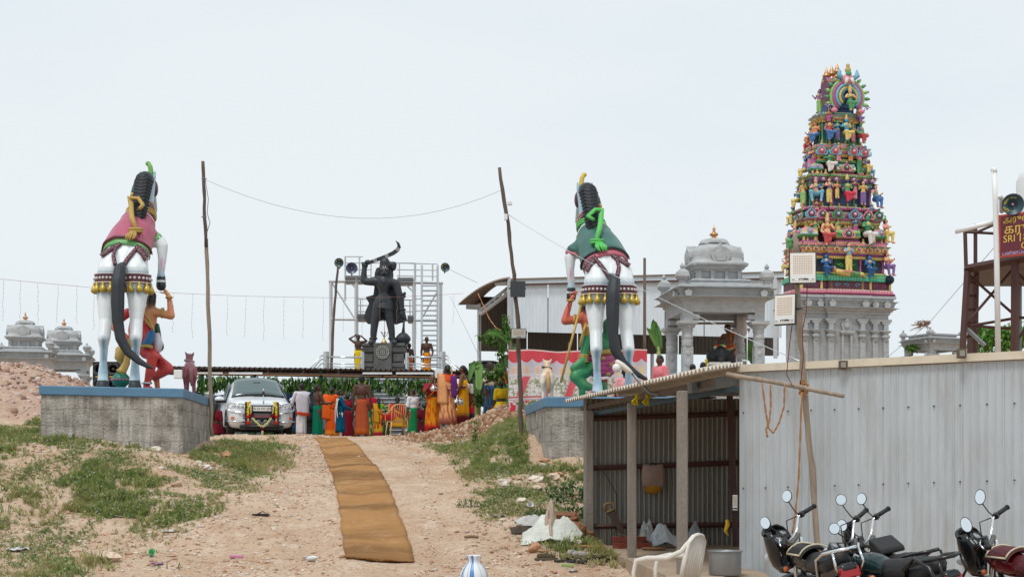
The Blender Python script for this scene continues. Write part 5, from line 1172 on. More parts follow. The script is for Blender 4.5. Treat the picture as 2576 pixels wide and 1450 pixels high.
# ============================================================ LOUDSPEAKERS
HORN=M('horn_blue_green',(44,74,84),.4,.1,.2,5);HORNY=M('horn_yellow',(206,186,60),.5)
FONTN=[0]
def text_mesh(name,s,size,mat,parent,M4,ext=.002,align='CENTER'):
    cu=bpy.data.curves.new(name,'FONT');cu.body=s;cu.size=size;cu.align_x=align;cu.align_y='CENTER';cu.extrude=ext;cu.resolution_u=3
    o=bpy.data.objects.new(name,cu);me=evaluated(o);bpy.data.objects.remove(o)
    me.materials.clear();me.materials.append(mat);me.transform(M4);return link(name,me,parent)
def frame4(o,xdir,updir):
    x=Vector(xdir).normalized();z=x.cross(Vector(updir)).normalized();y=z.cross(x);m=Matrix((x,y,z)).transposed().to_4x4();m.translation=o;return m
def horn(label,o,r,d,letters=None,mat=None):
    o=Vector(o);d=Vector(d).normalized();root=thing('horn_loudspeaker',label,'loudspeaker',o);u,v,_=basis(d)
    prof=[(.02*r,-1.1*r),(.2*r,-1.0*r),(.24*r,-.8*r),(.28*r,-.6*r),(.45*r,-.35*r),(.7*r,-.13*r),(.93*r,-.02*r),(r,0),(1.02*r,.03*r),(.96*r,.03*r),(.9*r,-.03*r),(.66*r,-.12*r),(.4*r,-.3*r),(.22*r,-.5*r),(0,-.52*r)]
    b=MB();b.lathe(prof,o,22,d);b.build('horn',mat or HORN,root);b=MB();b.sph(o-d*.12*r,r*.13,10,8);b.cyl(o-d*.5*r,o-d*.1*r,r*.06);b.build('plug',M('horn_plug',(190,120,150),.4),root)
    b=MB();b.tube([o+v*0-d*.6*r-Vector((0,0,.2*r)),o-d*.6*r-Vector((0,0,1.2*r))],.03*max(1,r*3),6);b.build('bracket',BLACKM,root)
    if letters:
        up=Vector((0,0,1));right=d.cross(up)*-1 if False else up.cross(d);n=len(letters)
        for i,ch in enumerate(letters):
            a=math.radians(215-130*i/max(1,n-1));rad=r*.74;p=o+(right*math.cos(a)+up*math.sin(a))*rad-d*.06*r
            tang=right*math.sin(a)-up*math.cos(a);text_mesh('lettering',ch,r*.5,HORNY,root,frame4(p,tang,right*math.cos(a)+up*math.sin(a)),.004)
    return root
TAM=['மு','கா','ஸ்']
horn('loudspeaker horn on the wooden stick, left of the statue scaffold',P(852.5,660,54.6),.18,(-.1,-1,-.05),TAM)
horn('larger dark blue loudspeaker drum on the scaffold walkway left of the statue',P(884.5,673.5,59.2),.24,(.1,-1,0),None,M('horn_dark_blue',(70,80,104),.35,.2))
horn('loudspeaker horn at the top right end of the scaffold ladder',P(1119.5,671.5,59),.19,(.25,-1,0),TAM)
sp=thing('wooden_pole','thin crooked stick carrying a loudspeaker horn left of the statue scaffold','pole',P(832,950,55));wobbly([P(833,950,55),P(836,860,55),P(842,760,55),P(850,662,55)],.06,.045,WOODD,'trunk',sp,12)
# ============================================================ WATER TOWER AT THE RIGHT EDGE
wt=thing('water_tower','brown steel water tower frame with ladder and white tank at the right edge','water tower',(10.8,30,1.5))
T_=lambda zx,zy,Y=30:P(2257+zx*.34304,418.7+zy*.34304,Y)
def wbar(a,b_,w_=.09,name='strut',mat=None):b=MB();b.bar(a,b_,w_);return b.build(name,mat or RUST,wt)
wbar(T_(472,1420,29.8),T_(512,765,29.9),.1,'ladder_rail');wbar(T_(570,1420,30.3),T_(579,765,30.3),.08,'ladder_rail');wbar(T_(503,765),T_(494,445),.06,'ladder_rail');wbar(T_(571,745,30.3),T_(571,420,30.3),.06,'ladder_rail')
for zy in(475,760,852,950,1050,1147,1246):wbar(T_(500-(zy-475)*.03,zy),T_(574,zy-6,30.3),.04,'rung')
wbar(T_(500,750),T_(1150,625,28.6),.13,'platform_beam');wbar(T_(578,745,33),T_(1200,742,33),.1,'platform_beam')
b=MB();b.prism([T_(505,742)+Vector((0,0,0)),T_(1250,600,28.4),Vector((15.2,33,T_(0,742).z)),Vector((10.8,33,T_(0,742).z))],[p+Vector((0,0,.06))for p in(T_(505,742),T_(1250,600,28.4),Vector((15.2,33,T_(0,742).z)),Vector((10.8,33,T_(0,742).z)))]);b.build('platform',CANB,wt)
wbar(T_(858,1420,29.2),T_(862,690,29.2),.12,'leg');wbar(T_(889,1420,32.8),T_(889,742,32.8),.1,'leg',M('grey_pipe',(120,122,124),.5));wbar(T_(1240,1420,28.5),T_(1240,660,28.5),.18,'leg');wbar(T_(530,1420,33),T_(540,745,33),.1,'leg')
for a,b_ in(((525,795),(842,1072)),((850,745),(508,1145)),((505,1170),(842,1112)),((500,1160),(842,1188)),((865,1105),(1250,1110)),((880,780),(1240,1120)),((590,790),(520,845)),((885,1260),(1240,760)),((580,480),(735,412)),((500,478),(735,490))):wbar(T_(*a),T_(*b_),.042,'brace')
wbar(T_(505,1185),T_(640,1308),.07,'brace',M('grey_angle',(150,160,168),.5)); 
PVC=M('white_pvc',(236,238,240),.35,0,.04,4,0,1,.5,.92)
pv=thing('drain_pipe','tall white plastic pipe rising past the water tower sign','pipe',T_(735,1420,29));b=MB();b.tube([T_(738,1420,29),T_(727,650,29),T_(718,245,29),T_(707,35,29)],.056,10);b.build('riser',PVC,pv);b=MB();b.tube([T_(692,32,29),T_(720,24,29)],.07,10);b.build('cap',PVC,pv);b=MB();b.tube([T_(718,225,29),T_(752,218,29),T_(762,232,29.3),T_(764,330,29.6)],.05,8);b.build('bend',PVC,pv)
b=MB();b.tube([T_(425,476,29.6),T_(735,395,29.1)],.05,10);tag(b.build('overflow_pipe',PVC),'white plastic pipe lying across the water tower handrail','pipe')
b=MB();b.lathe([(.7,0),(.72,.1),(.72,1.25),(.66,1.42),(.5,1.52),(.25,1.55),(0,1.56)],Vector((11.82,31.2,6.1+.5)),24);b.build('tank',WHITE,wt)
sg=thing('sign_board','maroon sign with yellow Tamil and English lettering on the water tower','sign',T_(1000,670,28.9))
s0,s1=T_(737,662,29),T_(737,355,29);sw=1.9;sd_=(T_(1150,0,28.2)-T_(737,0,29));sd_.z=0;sd_.normalize();up=Vector((0,0,1));s0=T_(737,668,29);hs=(T_(737,355,29)-s0).length
tilt=up
b=MB();b.plate([s0,s0+sd_*sw,s0+sd_*sw+tilt*hs,s0+tilt*hs],Vector((0,.05,0)));b.build('border',M('sign_orange',(190,70,50),.5),sg)
e_=Vector((0,-.008,0));b=MB();b.plate([s0+sd_*.05+tilt*.04+e_,s0+sd_*(sw-.05)+tilt*.04+e_,s0+sd_*(sw-.05)+tilt*(hs-.04)+e_,s0+sd_*.05+tilt*(hs-.04)+e_],Vector((0,.004,0)));pn=b.build('panel',M('sign_maroon',(104,36,50),.5),sg)
SY,SL=M('sign_yellow',(232,196,84),.5),M('sign_lilac',(206,180,226),.5)
for txt,fx,fy,size,mt in(('அருள்மிகு',.1,.86,.17,SY),('கருப்',.12,.63,.26,SY),('SRI',.10,.41,.2,SY),('18',.40,.415,.24,SY),('AM',.62,.385,.12,SY),('CH',.47,.22,.19,SY),('பன்னப்பட்டி கிராமம்',.08,.08,.105,SL)):
    text_mesh('lettering',txt,size,mt,pn,frame4(s0+sd_*fx+tilt*hs*fy+Vector((0,-.016,0)),sd_,tilt),.002,'LEFT')
horn('loudspeaker horn on top of the water tower sign at the right edge',T_(846,276,28.7),.215,(-.25,-1,-.1),TAM)
wire('guy_wire','thin wire slanting from the water tower down behind the tin wall',[T_(720,578,30),T_(230,1145,40),T_(-80,1400,44)],.008)
# ============================================================ STRING LIGHTS
sl=thing('string_lights','long string of hanging icicle lights stretched across behind the pink-saddled horse','string lights',P(400,740,46))
GW=M('pale_wire',(150,136,136),.6)
path=[(-20,699),(120,712),(250,724),(360,732),(480,738),(620,744),(840,748),(960,747),(1080,742),(1165,737)]
YP=lambda px:40+(px+20)/1185*13
b=MB();b.tube([P(x,y,YP(x))for x,y in path],.005,4);b.build('main_wire',M('red_wire',(170,110,112),.6),sl)
rr=random.Random(5);px=8
while px<1150:
    if not(255<px<390):
        py=np.interp(px,[p[0]for p in path],[p[1]for p in path]);Lh=rr.uniform(92,110)if px<840 else rr.uniform(60,108);Y=YP(px)
        b=MB();n=9;pts=[P(px+rr.uniform(-1.6,1.6)-1.5*k/n,py+Lh*k/n,Y)for k in range(n+1)];b.tube(pts,.003,4);[b.sph(p,.011,5,4)for p in pts[1:]];b.build('strand',GW if not 920<px<1010 else M('amber_wire',(196,150,120),.6),sl)
    px+=rr.uniform(43,52)
wire('string_wire','thin wire from the right loudspeaker horn to the tin hall roof',[P(1128,676,59),P(1200,710,54)],.01)
wire('guy_wire','thin stay wire dropping left of the gate plants to the ground',[P(1132,745,58),P(1210,905,50)],.008)
# ============================================================ HORSE STATUES
ENAMEL=PAINT('statue_enamel',.34,.06,.5)
BLKP=M('black_statue_paint',(50,55,61),.5,0,.15,6,.25,30,.4,.85)
def pcap(a,b,c): # two (px,py,Y,rpx)
    return cap(P(*a[:3]),P(*b[:3]),S(a[3],a[2]),S(b[3],b[2]),c)
def chain(pts,c):return[pcap(p,q,c)for p,q in zip(pts[:-1],pts[1:])]
def ray_grid(bvh,rows,lift):
    """rows of (outside point, inward direction) -> grid of points lying on the surface"""
    out=[];last=None
    for r in rows:
        o=[]
        for p,d in r:
            h_=bvh.ray_cast(p,d)
            if h_[0]is not None:last=h_[0]-d*lift
            o.append(last if last is not None else p)
        out.append(o)
    return out
def horse(label,mirror,dy,dY,saddle_c,rim_c,under_c,rope_c,plume_c):
    T=lambda x,y,Y,r=None:((1532-(x-309.5))if mirror else x,y+dy,Y+dY)+((r,)if r is not None else())
    W_=c_(232,238,242);LB=c_(160,196,214);MB_=c_(96,152,180);BK=c_(40,44,50)
    root=thing('horse_statue',label,'horse statue',P(*T(300,980,27.4)))
    pr=[]
    for hx,kx,tx,bx in((259,261,266,277),(339,342,343,342)):
        pr+=chain([T(hx,966,27.35,15),T(hx,945,27.4,13),T(hx+1,908,27.40,9.5),T(kx,872,27.38,11),T(kx,850,27.36,16),T(tx,806,27.52,16.5),T(tx+2,745,27.65,25),T(bx,700,27.75,33)],W_)
    pr+=chain([T(278,685,27.72,33),T(280,660,27.85,30),T(300,640,28.2,36)],W_)+chain([T(341,685,27.72,33),T(341,660,27.85,30),T(338,640,28.2,36)],W_)
    pr+=chain([T(309.5,690,27.95,46),T(318,640,28.3,54),T(334,604,28.65,49),T(347,572,28.95,38),T(352,556,29.1,34)],W_)
    pr+=chain([T(350,572,29.0,35),T(355,540,29.1,31),T(360,498,29.25,27),T(365,460,29.4,26)],LB)
    pr+=chain([T(366,462,29.55,20),T(376,490,29.9,17),T(385,528,30.3,11)],W_)
    for ex in(352,390):pr+=chain([T(ex+(6 if ex<370 else-4),452,29.6,6),T(ex,430,29.6,2.5)],c_(176,214,226))
    pr+=chain([T(368,598,28.9,26),T(400,606,28.8,17),T(408,618,28.78,15),T(408,650,28.75,11),T(405,684,28.75,9),T(405,700,28.75,12),T(405,718,28.75,13)],W_)
    def paint(co,c):
        Yv=co[:,1];px=CX+co[:,0]*F/Yv;py=HY-(co[:,2]-EYE)*F/Yv-dy
        if mirror:px=309.5-(px-1532)
        c=c.copy();W3=lambda m,col,k:c.__setitem__(slice(None),c*(1-(m*k)[:,None])+np.array(col)*(m*k)[:,None])
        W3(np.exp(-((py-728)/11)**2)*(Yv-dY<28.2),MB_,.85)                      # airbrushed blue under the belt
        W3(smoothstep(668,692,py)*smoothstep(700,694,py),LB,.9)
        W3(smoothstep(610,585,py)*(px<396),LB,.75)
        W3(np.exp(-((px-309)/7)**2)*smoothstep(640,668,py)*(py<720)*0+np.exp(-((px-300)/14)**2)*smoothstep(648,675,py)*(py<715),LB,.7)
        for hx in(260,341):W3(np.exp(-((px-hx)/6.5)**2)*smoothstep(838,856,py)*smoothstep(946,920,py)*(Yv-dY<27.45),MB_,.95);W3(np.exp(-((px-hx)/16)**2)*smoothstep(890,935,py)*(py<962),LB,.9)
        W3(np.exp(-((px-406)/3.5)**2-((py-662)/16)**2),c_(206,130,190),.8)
        c[(py>955)&(Yv-dY<28)]=BK;c[(px>390)&(py>694)&(py<740)]=BK
        m=(np.abs(py-706)<2)&(px>390);c[m]=W_
        return c
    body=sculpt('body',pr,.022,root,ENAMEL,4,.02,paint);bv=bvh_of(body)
    # hooves flare
    for hx in(258,339):
        b=MB();o=P(*T(hx,982,27.35));b.lathe([(S(18,27.4),0),(S(17,27.4),.08),(S(13,27.4),.2)],o,14);b.build('hoof',BLKP,root)
    # mane
    mp_=[T(362,455,29.0,23),T(356,492,28.86,21),T(351,532,28.72,18),T(349,568,28.62,14),T(348,590,28.55,9)];mpr=chain([T(366,452,29.3,22)]+mp_,BK);rid=MB();n=19
    for k in range(n):
        t=k/(n-1)*4;i=min(3,int(t));f_=t-i;x,y,Y,r=[a*(1-f_)+b_*f_ for a,b_ in zip(mp_[i],mp_[i+1])]
        for sx in(-1,1):mpr+=[cap(P(x,y+2,Y)+Vector((0,-S(r,Y)*.98,0)),P(x+sx*r*.62,y-3,Y)+Vector((0,-S(r,Y)*.78,0)),S(3.1,Y),S(2.6,Y),BK),cap(P(x+sx*r*.62,y-3,Y)+Vector((0,-S(r,Y)*.78,0)),P(x+sx*r*1.0,y+2,Y)+Vector((0,-S(r,Y)*.1,0)),S(2.6,Y),S(2.2,Y),BK)]
    sculpt('mane',mpr,.014,root,PAINT('mane_black',.55,.15,.3),1)
    # tail
    T0=T
    if mirror:T=lambda x,y,Y,r:(x+1244.5,y+dy,Y+dY,r)
    tp=[T(309 if not mirror else 290,664,27.5,9),T(301,676,27.3,16),T(297,710,27.18,19),T(296,760,27.14,18),T(296,810,27.12,15.5),T(303,850,27.1,14),T(322,884,27.1,12),T(350,908,27.1,9),T(372,920,27.1,6),T(384,925,27.1,2.5)];T=T0
    sp_=[]
    for i in range(len(tp)-1):sp_+=[tuple(a+(b_-a)*k/4 for a,b_ in zip(tp[i],tp[i+1]))for k in range(4)]
    sp_.append(tp[-1]);b=MB();nn=30;pts=[P(*p[:3])for p in sp_];rows=[]
    for i,p in enumerate(pts):
        d=(pts[min(i+1,len(pts)-1)]-pts[max(0,i-1)]).normalized();u=Vector((0,1,0));w_=d.cross(u).normalized();u=w_.cross(d);r=S(sp_[i][3],27.2)*.88
        rows.append([p+(u*math.cos(a)*.8+w_*math.sin(a))*r*(1+.07*math.cos(10*a+.3*i)+.05*math.cos(7*a-.2*i))for a in[2*math.pi*k/nn for k in range(nn)]])
    b.grid(rows,closed=True);b.build('tail',BLKP,root)
    # saddle cloth, cast on the back round the spine
    A0,A1=P(*T(309.5,690,27.95)),P(*T(352,556,29.1));ax=(A1-A0).normalized();bk=Vector((0,-1,0));bk=(bk-ax*bk.dot(ax)).normalized();sd_=ax.cross(bk)
    def cloth(name,s0f,s1f,ph0,ph1,lift,thick,mats,ns=16,nphi=36):
        rows=[]
        for i in range(ns+1):
            row=[]
            for k in range(nphi+1):
                ph=math.radians(ph0+(ph1-ph0)*k/nphi);s=s0f(ph)+(s1f(ph)-s0f(ph))*i/ns;d=bk*math.cos(ph)+sd_*math.sin(ph);c0=A0+ax*s;row.append((c0+d*1.6,-d))
            rows.append(row)
        g=ray_grid(bv,rows,lift);b=MB();b.grid(g);o=b.build(name,mats,root);solid(o,thick,0)
        m=o.modifiers.new('sm','SMOOTH');m.iterations=3;return o
    L_=(A1-A0).length;sgn=1 if mirror else-1
    cloth('under_cloth',lambda p:L_*.25-.05*math.cos(p),lambda p:L_*1.02-.2*(1-math.cos(p)),-88,88,.025,.03,M('under_'+label[:6]+str(mirror),under_c,.5,k=.8))
    cloth('saddle',lambda p:L_*.32-.03*math.cos(p),lambda p:L_*1.0-.16*(1-math.cos(p)),-82,82,.05,.05,M('saddle_'+str(mirror),saddle_c,.4,0,.08,4,0,1,.5,.85,dirt=tuple(min(255,v+40)for v in saddle_c),dscale=2.5,damt=.35))
    cloth('saddle_stripe',lambda p:L_*.93-.15*(1-math.cos(p)),lambda p:L_*.96-.15*(1-math.cos(p)),-70,70,.08,.012,M('stripe_'+str(mirror),rim_c,.45,k=.85),2)
    cloth('saddle_hem',lambda p:L_*.315-.03*math.cos(p),lambda p:L_*.35-.03*math.cos(p),-82,82,.08,.02,M('hem_'+str(mirror),tuple(int(v*.62)for v in saddle_c),.45,k=.85),2)
    for nm,a,b_,col in(('chest_band',1.08,1.12,(104,66,78)),('chest_cord',1.14,1.16,(190,70,80)),('chest_cord',1.04,1.06,(120,96,160))):cloth(nm,lambda p,a=a:L_*a-.12*(1-math.cos(p)),lambda p,b_=b_:L_*b_-.12*(1-math.cos(p)),-75,75,.03,.02,M('chest_'+str(col),col,.5,k=.85),2)
    # studded rump belt with gold bells
    bc=P(*T(309.5,705,27.9));rows=[];n=48
    DB=M('belt_brown',(96,50,62),.45,k=.85);DOT=M('belt_silver',(214,208,212),.4,k=.9);GB=M('bell_gold',(206,176,78),.35,.35,.1,8,0,1,.5,.85)
    Rb=[]
    for k in range(n+1):
        a=2*math.pi*k/n;d=Vector((math.cos(a),math.sin(a),0));best=None
        for zz in(.07,0.,-.07):
            h_=bv.ray_cast(bc+d*2+Vector((0,0,zz)),-d)
            if h_[0]is not None:
                r0=(h_[0]-bc).xy.length
                if r0<.75:best=max(best or 0,r0)
        Rb.append(best or(Rb[-1]if Rb else .4))
    ring=lambda k,lift,dz:bc+Vector((math.cos(2*math.pi*k/n),math.sin(2*math.pi*k/n),0))*(Rb[int(k)%(n+1)]+lift)+Vector((0,0,dz))
    front=[k for k in range(n+1)if True]
    b=MB();b.grid([[ring(k,.03,z_)for k in front]for z_ in(.095,.05,0,-.05,-.095)]);solid(b.build('belt',DB,root),.03)
    for z_ in(.085,-.085):b=MB();b.tube([ring(k,.05,z_)for k in front],.012,5);b.build('belt_edge',DOT,root)
    st=None;bl=None
    for k in range(n):
        p=ring(k,.05,0)
        if p.y>28.3+dY:continue
        if st is None:b=MB();b.sph((0,0,0),(.028,.028,.028),8,6);st=b.build('stud',DOT,root).data;bpy.context.scene.collection.objects[-1].location=p
        else:link('stud',st,root).location=p
        if k%2==0:
            p=ring(k,.05,-.12)
            if bl is None:b=MB();b.lathe([(.018,.05),(.026,.02),(.03,-.02),(.052,-.06),(.07,-.1),(.062,-.14),(.03,-.16),(0,-.165)],(0,0,0),10);bl=b.build('bell',GB,root).data;bpy.context.scene.collection.objects[-1].location=p
            else:link('bell',bl,root).location=p
    # crossed straps on the croup, laid on the hide
    for pts in([(309,612),(318,628),(313,650),(305,664)][:0]or[(304,614),(290,626),(284,645),(288,668)],[(348,620),(336,636),(322,655),(312,672)],[(292,622),(272,634),(254,648)],[(344,628),(356,640),(364,656)],[(348,624),(362,634),(371,650)]):
        g0,g1,dots=[],[],[]
        ex=[]
        for(x0,y0),(x1,y1)in zip(pts[:-1],pts[1:]):ex+=[(x0+(x1-x0)*k/5,y0+(y1-y0)*k/5)for k in range(5)]
        ex.append(pts[-1])
        for i,(x,y)in enumerate(ex):
            q=ex[min(i+1,len(ex)-1)],ex[max(0,i-1)];dx,dy_=q[0][0]-q[1][0],q[0][1]-q[1][1];l=math.hypot(dx,dy_)or 1;nx,ny=-dy_/l*3.6,dx/l*3.6
            hs_=[hit(bv,T(x+sx*nx,y+sx*ny,27)[0],T(x+sx*nx,y+sx*ny,27)[1],.035)for sx in(-1,1,0)]
            if all(hs_)and max(h_[0].y for h_ in hs_)<28.9+dY:g0.append(hs_[0][0]);g1.append(hs_[1][0]);dots.append(hs_[2][0]+hs_[2][1]*.02)
        if len(g0)>2:
            b=MB();b.grid([g0,g1]);o=b.build('strap',DB,root);solid(o,.03);b=MB();[b.sph(p,.009,6,4)for p in dots[::2]];d_=b.build('strap_studs',DOT,o);d_['kind']='stuff'
    # gold collar cords and bell strings on the neck
    RC=M('cord_'+str(mirror),rope_c,.45,0,.15,14,.4,60,.5,.85)
    nb=P(*T(351,548,29.18));na=(P(*T(358,498,29.35))-nb).normalized();u_,v_,_=basis(na)
    for off in(0,.06):b=MB();b.tube([(lambda h_,d:(h_+d*.04)if h_ is not None else nb+na*off+d*.35)(bv.ray_cast(nb+na*off+(u_*math.cos(a)+v_*math.sin(a))*1.0,-(u_*math.cos(a)+v_*math.sin(a)))[0],(u_*math.cos(a)+v_*math.sin(a)))for a in[k*math.pi/12 for k in range(25)]],.035,6);b.build('neck_cord',RC,root)
    for sx,pts in((-1,[(333,490),(331,503),(329,516),(327,528)]),(1,[(375,496),(381,512),(385,526),(387,540)])):
        for(x,y)in pts:b=MB();o=P(*T(x,y,29.15));b.sph(o,(.05,.05,.055),8,6);b.sph(o+Vector((0,0,-.06)),.03,6,5);b.build('neck_bell',GB,root)
        b=MB();b.tube([P(*T(358+sx*20,468,29.3)),P(*T(358+sx*24,484,29.3)),P(*T(358+sx*24,500,29.35))],.04,6);b.build('bridle_tassel',M('bridle_green',(40,96,70),.5),root)
        b=MB();b.sph(P(*T(366+sx*23,474,29.55)),(.07,.12,.17),10,8);b.build('blinker',DB,root)
    # plume, saddle rope with loop and tassel
    b=MB();b.tube([P(*T(379,455,29.6)),P(*T(380,436,29.6)),P(*T(378,420,29.6)),P(*T(373,409,29.6))],[.045,.055,.05,.045],8);b.sph(P(*T(372,411,29.6)),.052,8,6);b.build('plume',M('plume_'+str(mirror),plume_c,.5,0,.2,10),root)
    HB=lambda x,y,l:(lambda h_:(h_[0]if h_ else P(*T(x,y,28.4))))(hit(bv,*T(x,y,27)[:2],l))
    b=MB();b.tube([HB(334,590,.16),HB(335,565,.2),HB(337,545,.3),HB(342,533,.38),HB(349,536,.36),HB(351,546,.3),HB(344,553,.26)],[.05,.055,.055,.05,.045,.045,.04],8);b.build('rope_loop',RC,root)
    b=MB();o=HB(332,590,.16);[b.tube([o+Vector((.12*math.cos(a),.12*math.sin(a)*.7+.05,dz))for a in[k*math.pi/8 for k in range(17)]],.028,6)for dz in(0,-.05)];b.build('rope_ring',RC,root)
    for k in range(5):b=MB();x=324+k*3.2;b.tube([HB(329+k*1.4,594,.15),HB(x-3,603,.14),HB(x-6,613-abs(k-2),.13)],[.022,.03,.012],6);b.build('tassel_strand',RC,root)
    return root
horse('white horse statue with a pink saddle cloth and black mane, seen from behind',False,0,0,(182,84,112),(230,190,200),(120,190,120),(196,164,84),(120,176,90))
horse('white horse statue with a dark green saddle cloth and black mane, seen from behind',True,28,.35,(58,108,100),(226,230,226),(206,110,130),(96,206,100),(216,190,90))
# ============================================================ ATTENDANT STATUES
def fingers(b,wrist,d,side,size,col,spread=.25,n=4,curl=.2,up=None):
    """palm is sculpted; five separate fingers of unequal length, thumb from the side of the palm"""
    d=Vector(d).normalized();s=Vector(side).normalized();nrm=d.cross(s);b.col=col;p0=Vector(wrist)
    for i,(o,l)in enumerate(((-.36,.78),(-.13,.95),(.11,1.0),(.34,.88))):
        a=p0+d*size*.45+s*o*size*.5;m=a+(d+s*o*spread)*size*l*.3+nrm*curl*size*.1;e=m+(d+s*o*spread)*size*l*.24+nrm*curl*size*.3
        b.tube([a,m,e],[size*.085,size*.075,size*.055],6)
    a=p0+d*size*.12-s*size*.26;m=a+(d*.6-s*.8)*size*.26;e=m+(d*.9-s*.3)*size*.22;b.tube([a,m,e],[size*.095,size*.085,size*.06],6)
def attendant_left():
    root=thing('attendant_statue','kneeling painted attendant statue in red holding up the hoof of the pink-saddled horse','statue',P(370,985,29.0))
    SK,RD,OR,BK=c_(222,160,112),c_(206,62,68),c_(224,120,84),c_(30,30,34);Y=28.9;pr=[]
    pr+=chain([(383,742,Y,11),(380,755,Y,13),(379,768,Y,12)],BK)+chain([(378,770,Y,9),(378,780,Y,10)],SK)
    pr+=chain([(386,783,Y,13),(405,787,Y-.1,11),(430,794,Y-.2,9.5)],SK)+chain([(431,793,Y-.2,9.5),(428,770,Y-.15,8),(425,746,Y-.1,6)],c_(206,130,92))+[pcap((424,742,Y-.1,6),(416,732,Y-.1,6),SK)]
    pr+=chain([(380,792,Y,15),(382,815,Y,13),(380,838,Y,13)],SK)+chain([(352,790,Y,22),(348,830,Y,26),(350,862,Y,24)],RD)+chain([(322,785,Y+.05,12),(296,806,Y,11),(280,818,Y-.05,9)],RD)+chain([(280,818,Y-.05,9),(304,836,Y-.2,8),(322,850,Y-.3,7)],OR)
    pr+=chain([(364,822,Y-.25,14),(375,845,Y-.3,15),(372,858,Y-.3,13)],RD)+chain([(380,862,Y-.2,9),(392,885,Y-.25,7),(402,896,Y-.3,6)],c_(226,96,80))+[pcap((402,896,Y-.3,6.5),(408,903,Y-.3,5),RD)]
    pr+=chain([(360,868,Y-.1,17),(368,884,Y-.25,18),(384,894,Y-.4,14)],RD)+chain([(384,894,Y-.4,14),(378,930,Y-.35,12.5),(371,958,Y-.3,9),(368,970,Y-.3,9)],c_(226,84,72))+[pcap((368,974,Y-.3,8),(380,976,Y-.5,6),RD)]
    pr+=chain([(366,880,Y,17),(395,905,Y-.1,16),(422,924,Y-.15,14)],RD)+chain([(423,926,Y-.15,14),(400,940,Y-.1,12),(384,946,Y-.05,9)],c_(226,92,78))+chain([(393,945,Y,8),(396,975,Y,7)],OR)
    fg=MB();fingers(fg,P(418,735,Y-.1),P(408,722,Y-.1)-P(418,735,Y-.1),Vector((1,0,.6)),.17,SK);fingers(fg,P(403,897,Y-.3),Vector((.5,-.2,-.85)),Vector((.9,0,.3)),.16,RD)
    sculpt('body',pr,.024,root,ENAMEL,3,.02,None,fg)
    G=M('gilt_paint',(206,172,92),.4,.25,.12,12,.2,50,.5,.85)
    b=MB();[b.tube([P(406+3*k,786+dy_,Y-.1+.1*math.cos(a))for a,dy_ in[(j,12*math.sin(j))for j in[i*math.pi/6 for i in range(13)]]],.014,5)for k in(0,1,2)];b.build('armlet',G,root)
    for(x,y,rr_)in((425,747,7),(383,880,10),(318,846,8)):b=MB();b.tube([P(x+rr_*math.cos(a),y+2*math.sin(a),Y-.15+.05*math.sin(a))for a in[i*math.pi/6 for i in range(13)]],.022,6);b.build('bangle',G,root)
    b=MB();b.tube([P(x,y,Y-.33)for x,y in((366,782),(374,800),(378,812),(384,824),(387,832))],.03,6);b.tube([P(x,y,Y-.38)for x,y in((364,800),(372,812),(382,826))],.02,6);b.build('necklace',G,root)
    b=MB();b.tube([P(x,y,Y-.42)for x,y in((356,866),(366,862),(374,850),(378,838),(383,832),(385,842),(380,858),(372,868),(360,870))],[.04,.06,.065,.06,.05,.05,.055,.05,.03],8);b.build('blue_sash',M('sash_blue',(50,120,176),.4,0,.3,9),root)
    b=MB();b.tube([P(395,838,Y-.2),P(398,862,Y-.25),P(396,884,Y-.25)],[.05,.1,.07],8);b.build('white_cloth',M('statue_white',(226,222,230),.4),root)
    b=MB();b.tube([P(394,815,Y),P(396,830,Y-.05),P(402,845,Y-.05),P(404,858,Y-.05)],[.05,.06,.03,.03],8);b.sph(P(405,870,Y-.05),(.06,.05,.1),8,6);b.build('green_tassel',M('statue_green',(36,92,72),.4),root)
    b=MB();b.tube([P(352+14*0,872,Y-.45),P(366,868,Y-.45),P(382,872,Y-.5)],.04,6);b.build('waist_band',G,root);b=MB();b.tube([P(360+10*math.cos(a),963+2*math.sin(a),Y-.3+.09*math.sin(a))for a in[i*math.pi/6 for i in range(13)]]if False else[P(369+11*math.cos(a),962,Y-.3+.1*math.sin(a))for a in[i*math.pi/6 for i in range(13)]],.025,6);b.build('anklet',STEEL,root)
    b=MB();o=P(304,985,28.3);m_=MB()
    k=S(1,28.3);b.lathe([(8*k,0),(10*k,6*k),(7*k,12*k)],o,14);b.build('mace_foot',G,root)
    rows=[]
    for i in range(11):
        t=i/10;r=22*k*math.sin(math.pi*(.12+.76*t));rows.append([o+Vector(((r+(1.4*k if j%2 else 0))*math.cos(2*math.pi*j/32),(r+(1.4*k if j%2 else 0))*math.sin(2*math.pi*j/32),12*k+38*k*t))for j in range(32)])
    b=MB();b.grid(rows,closed=True);b.build('mace_head',M('mace_green',(38,120,98),.35),root)
    b=MB();[b.sph(o+Vector((22.5*k*math.cos(a),22.5*k*math.sin(a),31*k)),2.6*k,8,6)for a in[j*math.pi/9 for j in range(18)]];z_=b.build('mace_beads',M('bead_pink',(206,110,150),.35),root);z_['kind']='stuff'
    b=MB();b.tube([o+Vector((0,0,48*k)),o+Vector((4*k,0,54*k)),P(318,912,28.35),P(324,880,28.4),P(326,850,28.4)],[15*k,11*k,9*k,6*k,4*k],12);b.build('mace_handle',G,root)
    b=MB();b.tube([P(318,862,28.75),P(306,880,28.75),P(303,900,28.75),P(308,915,28.75)],[.05,.13,.12,.04],10);b.build('yellow_cloth',M('cloth_yellow',(196,164,92),.5),root)
attendant_left()
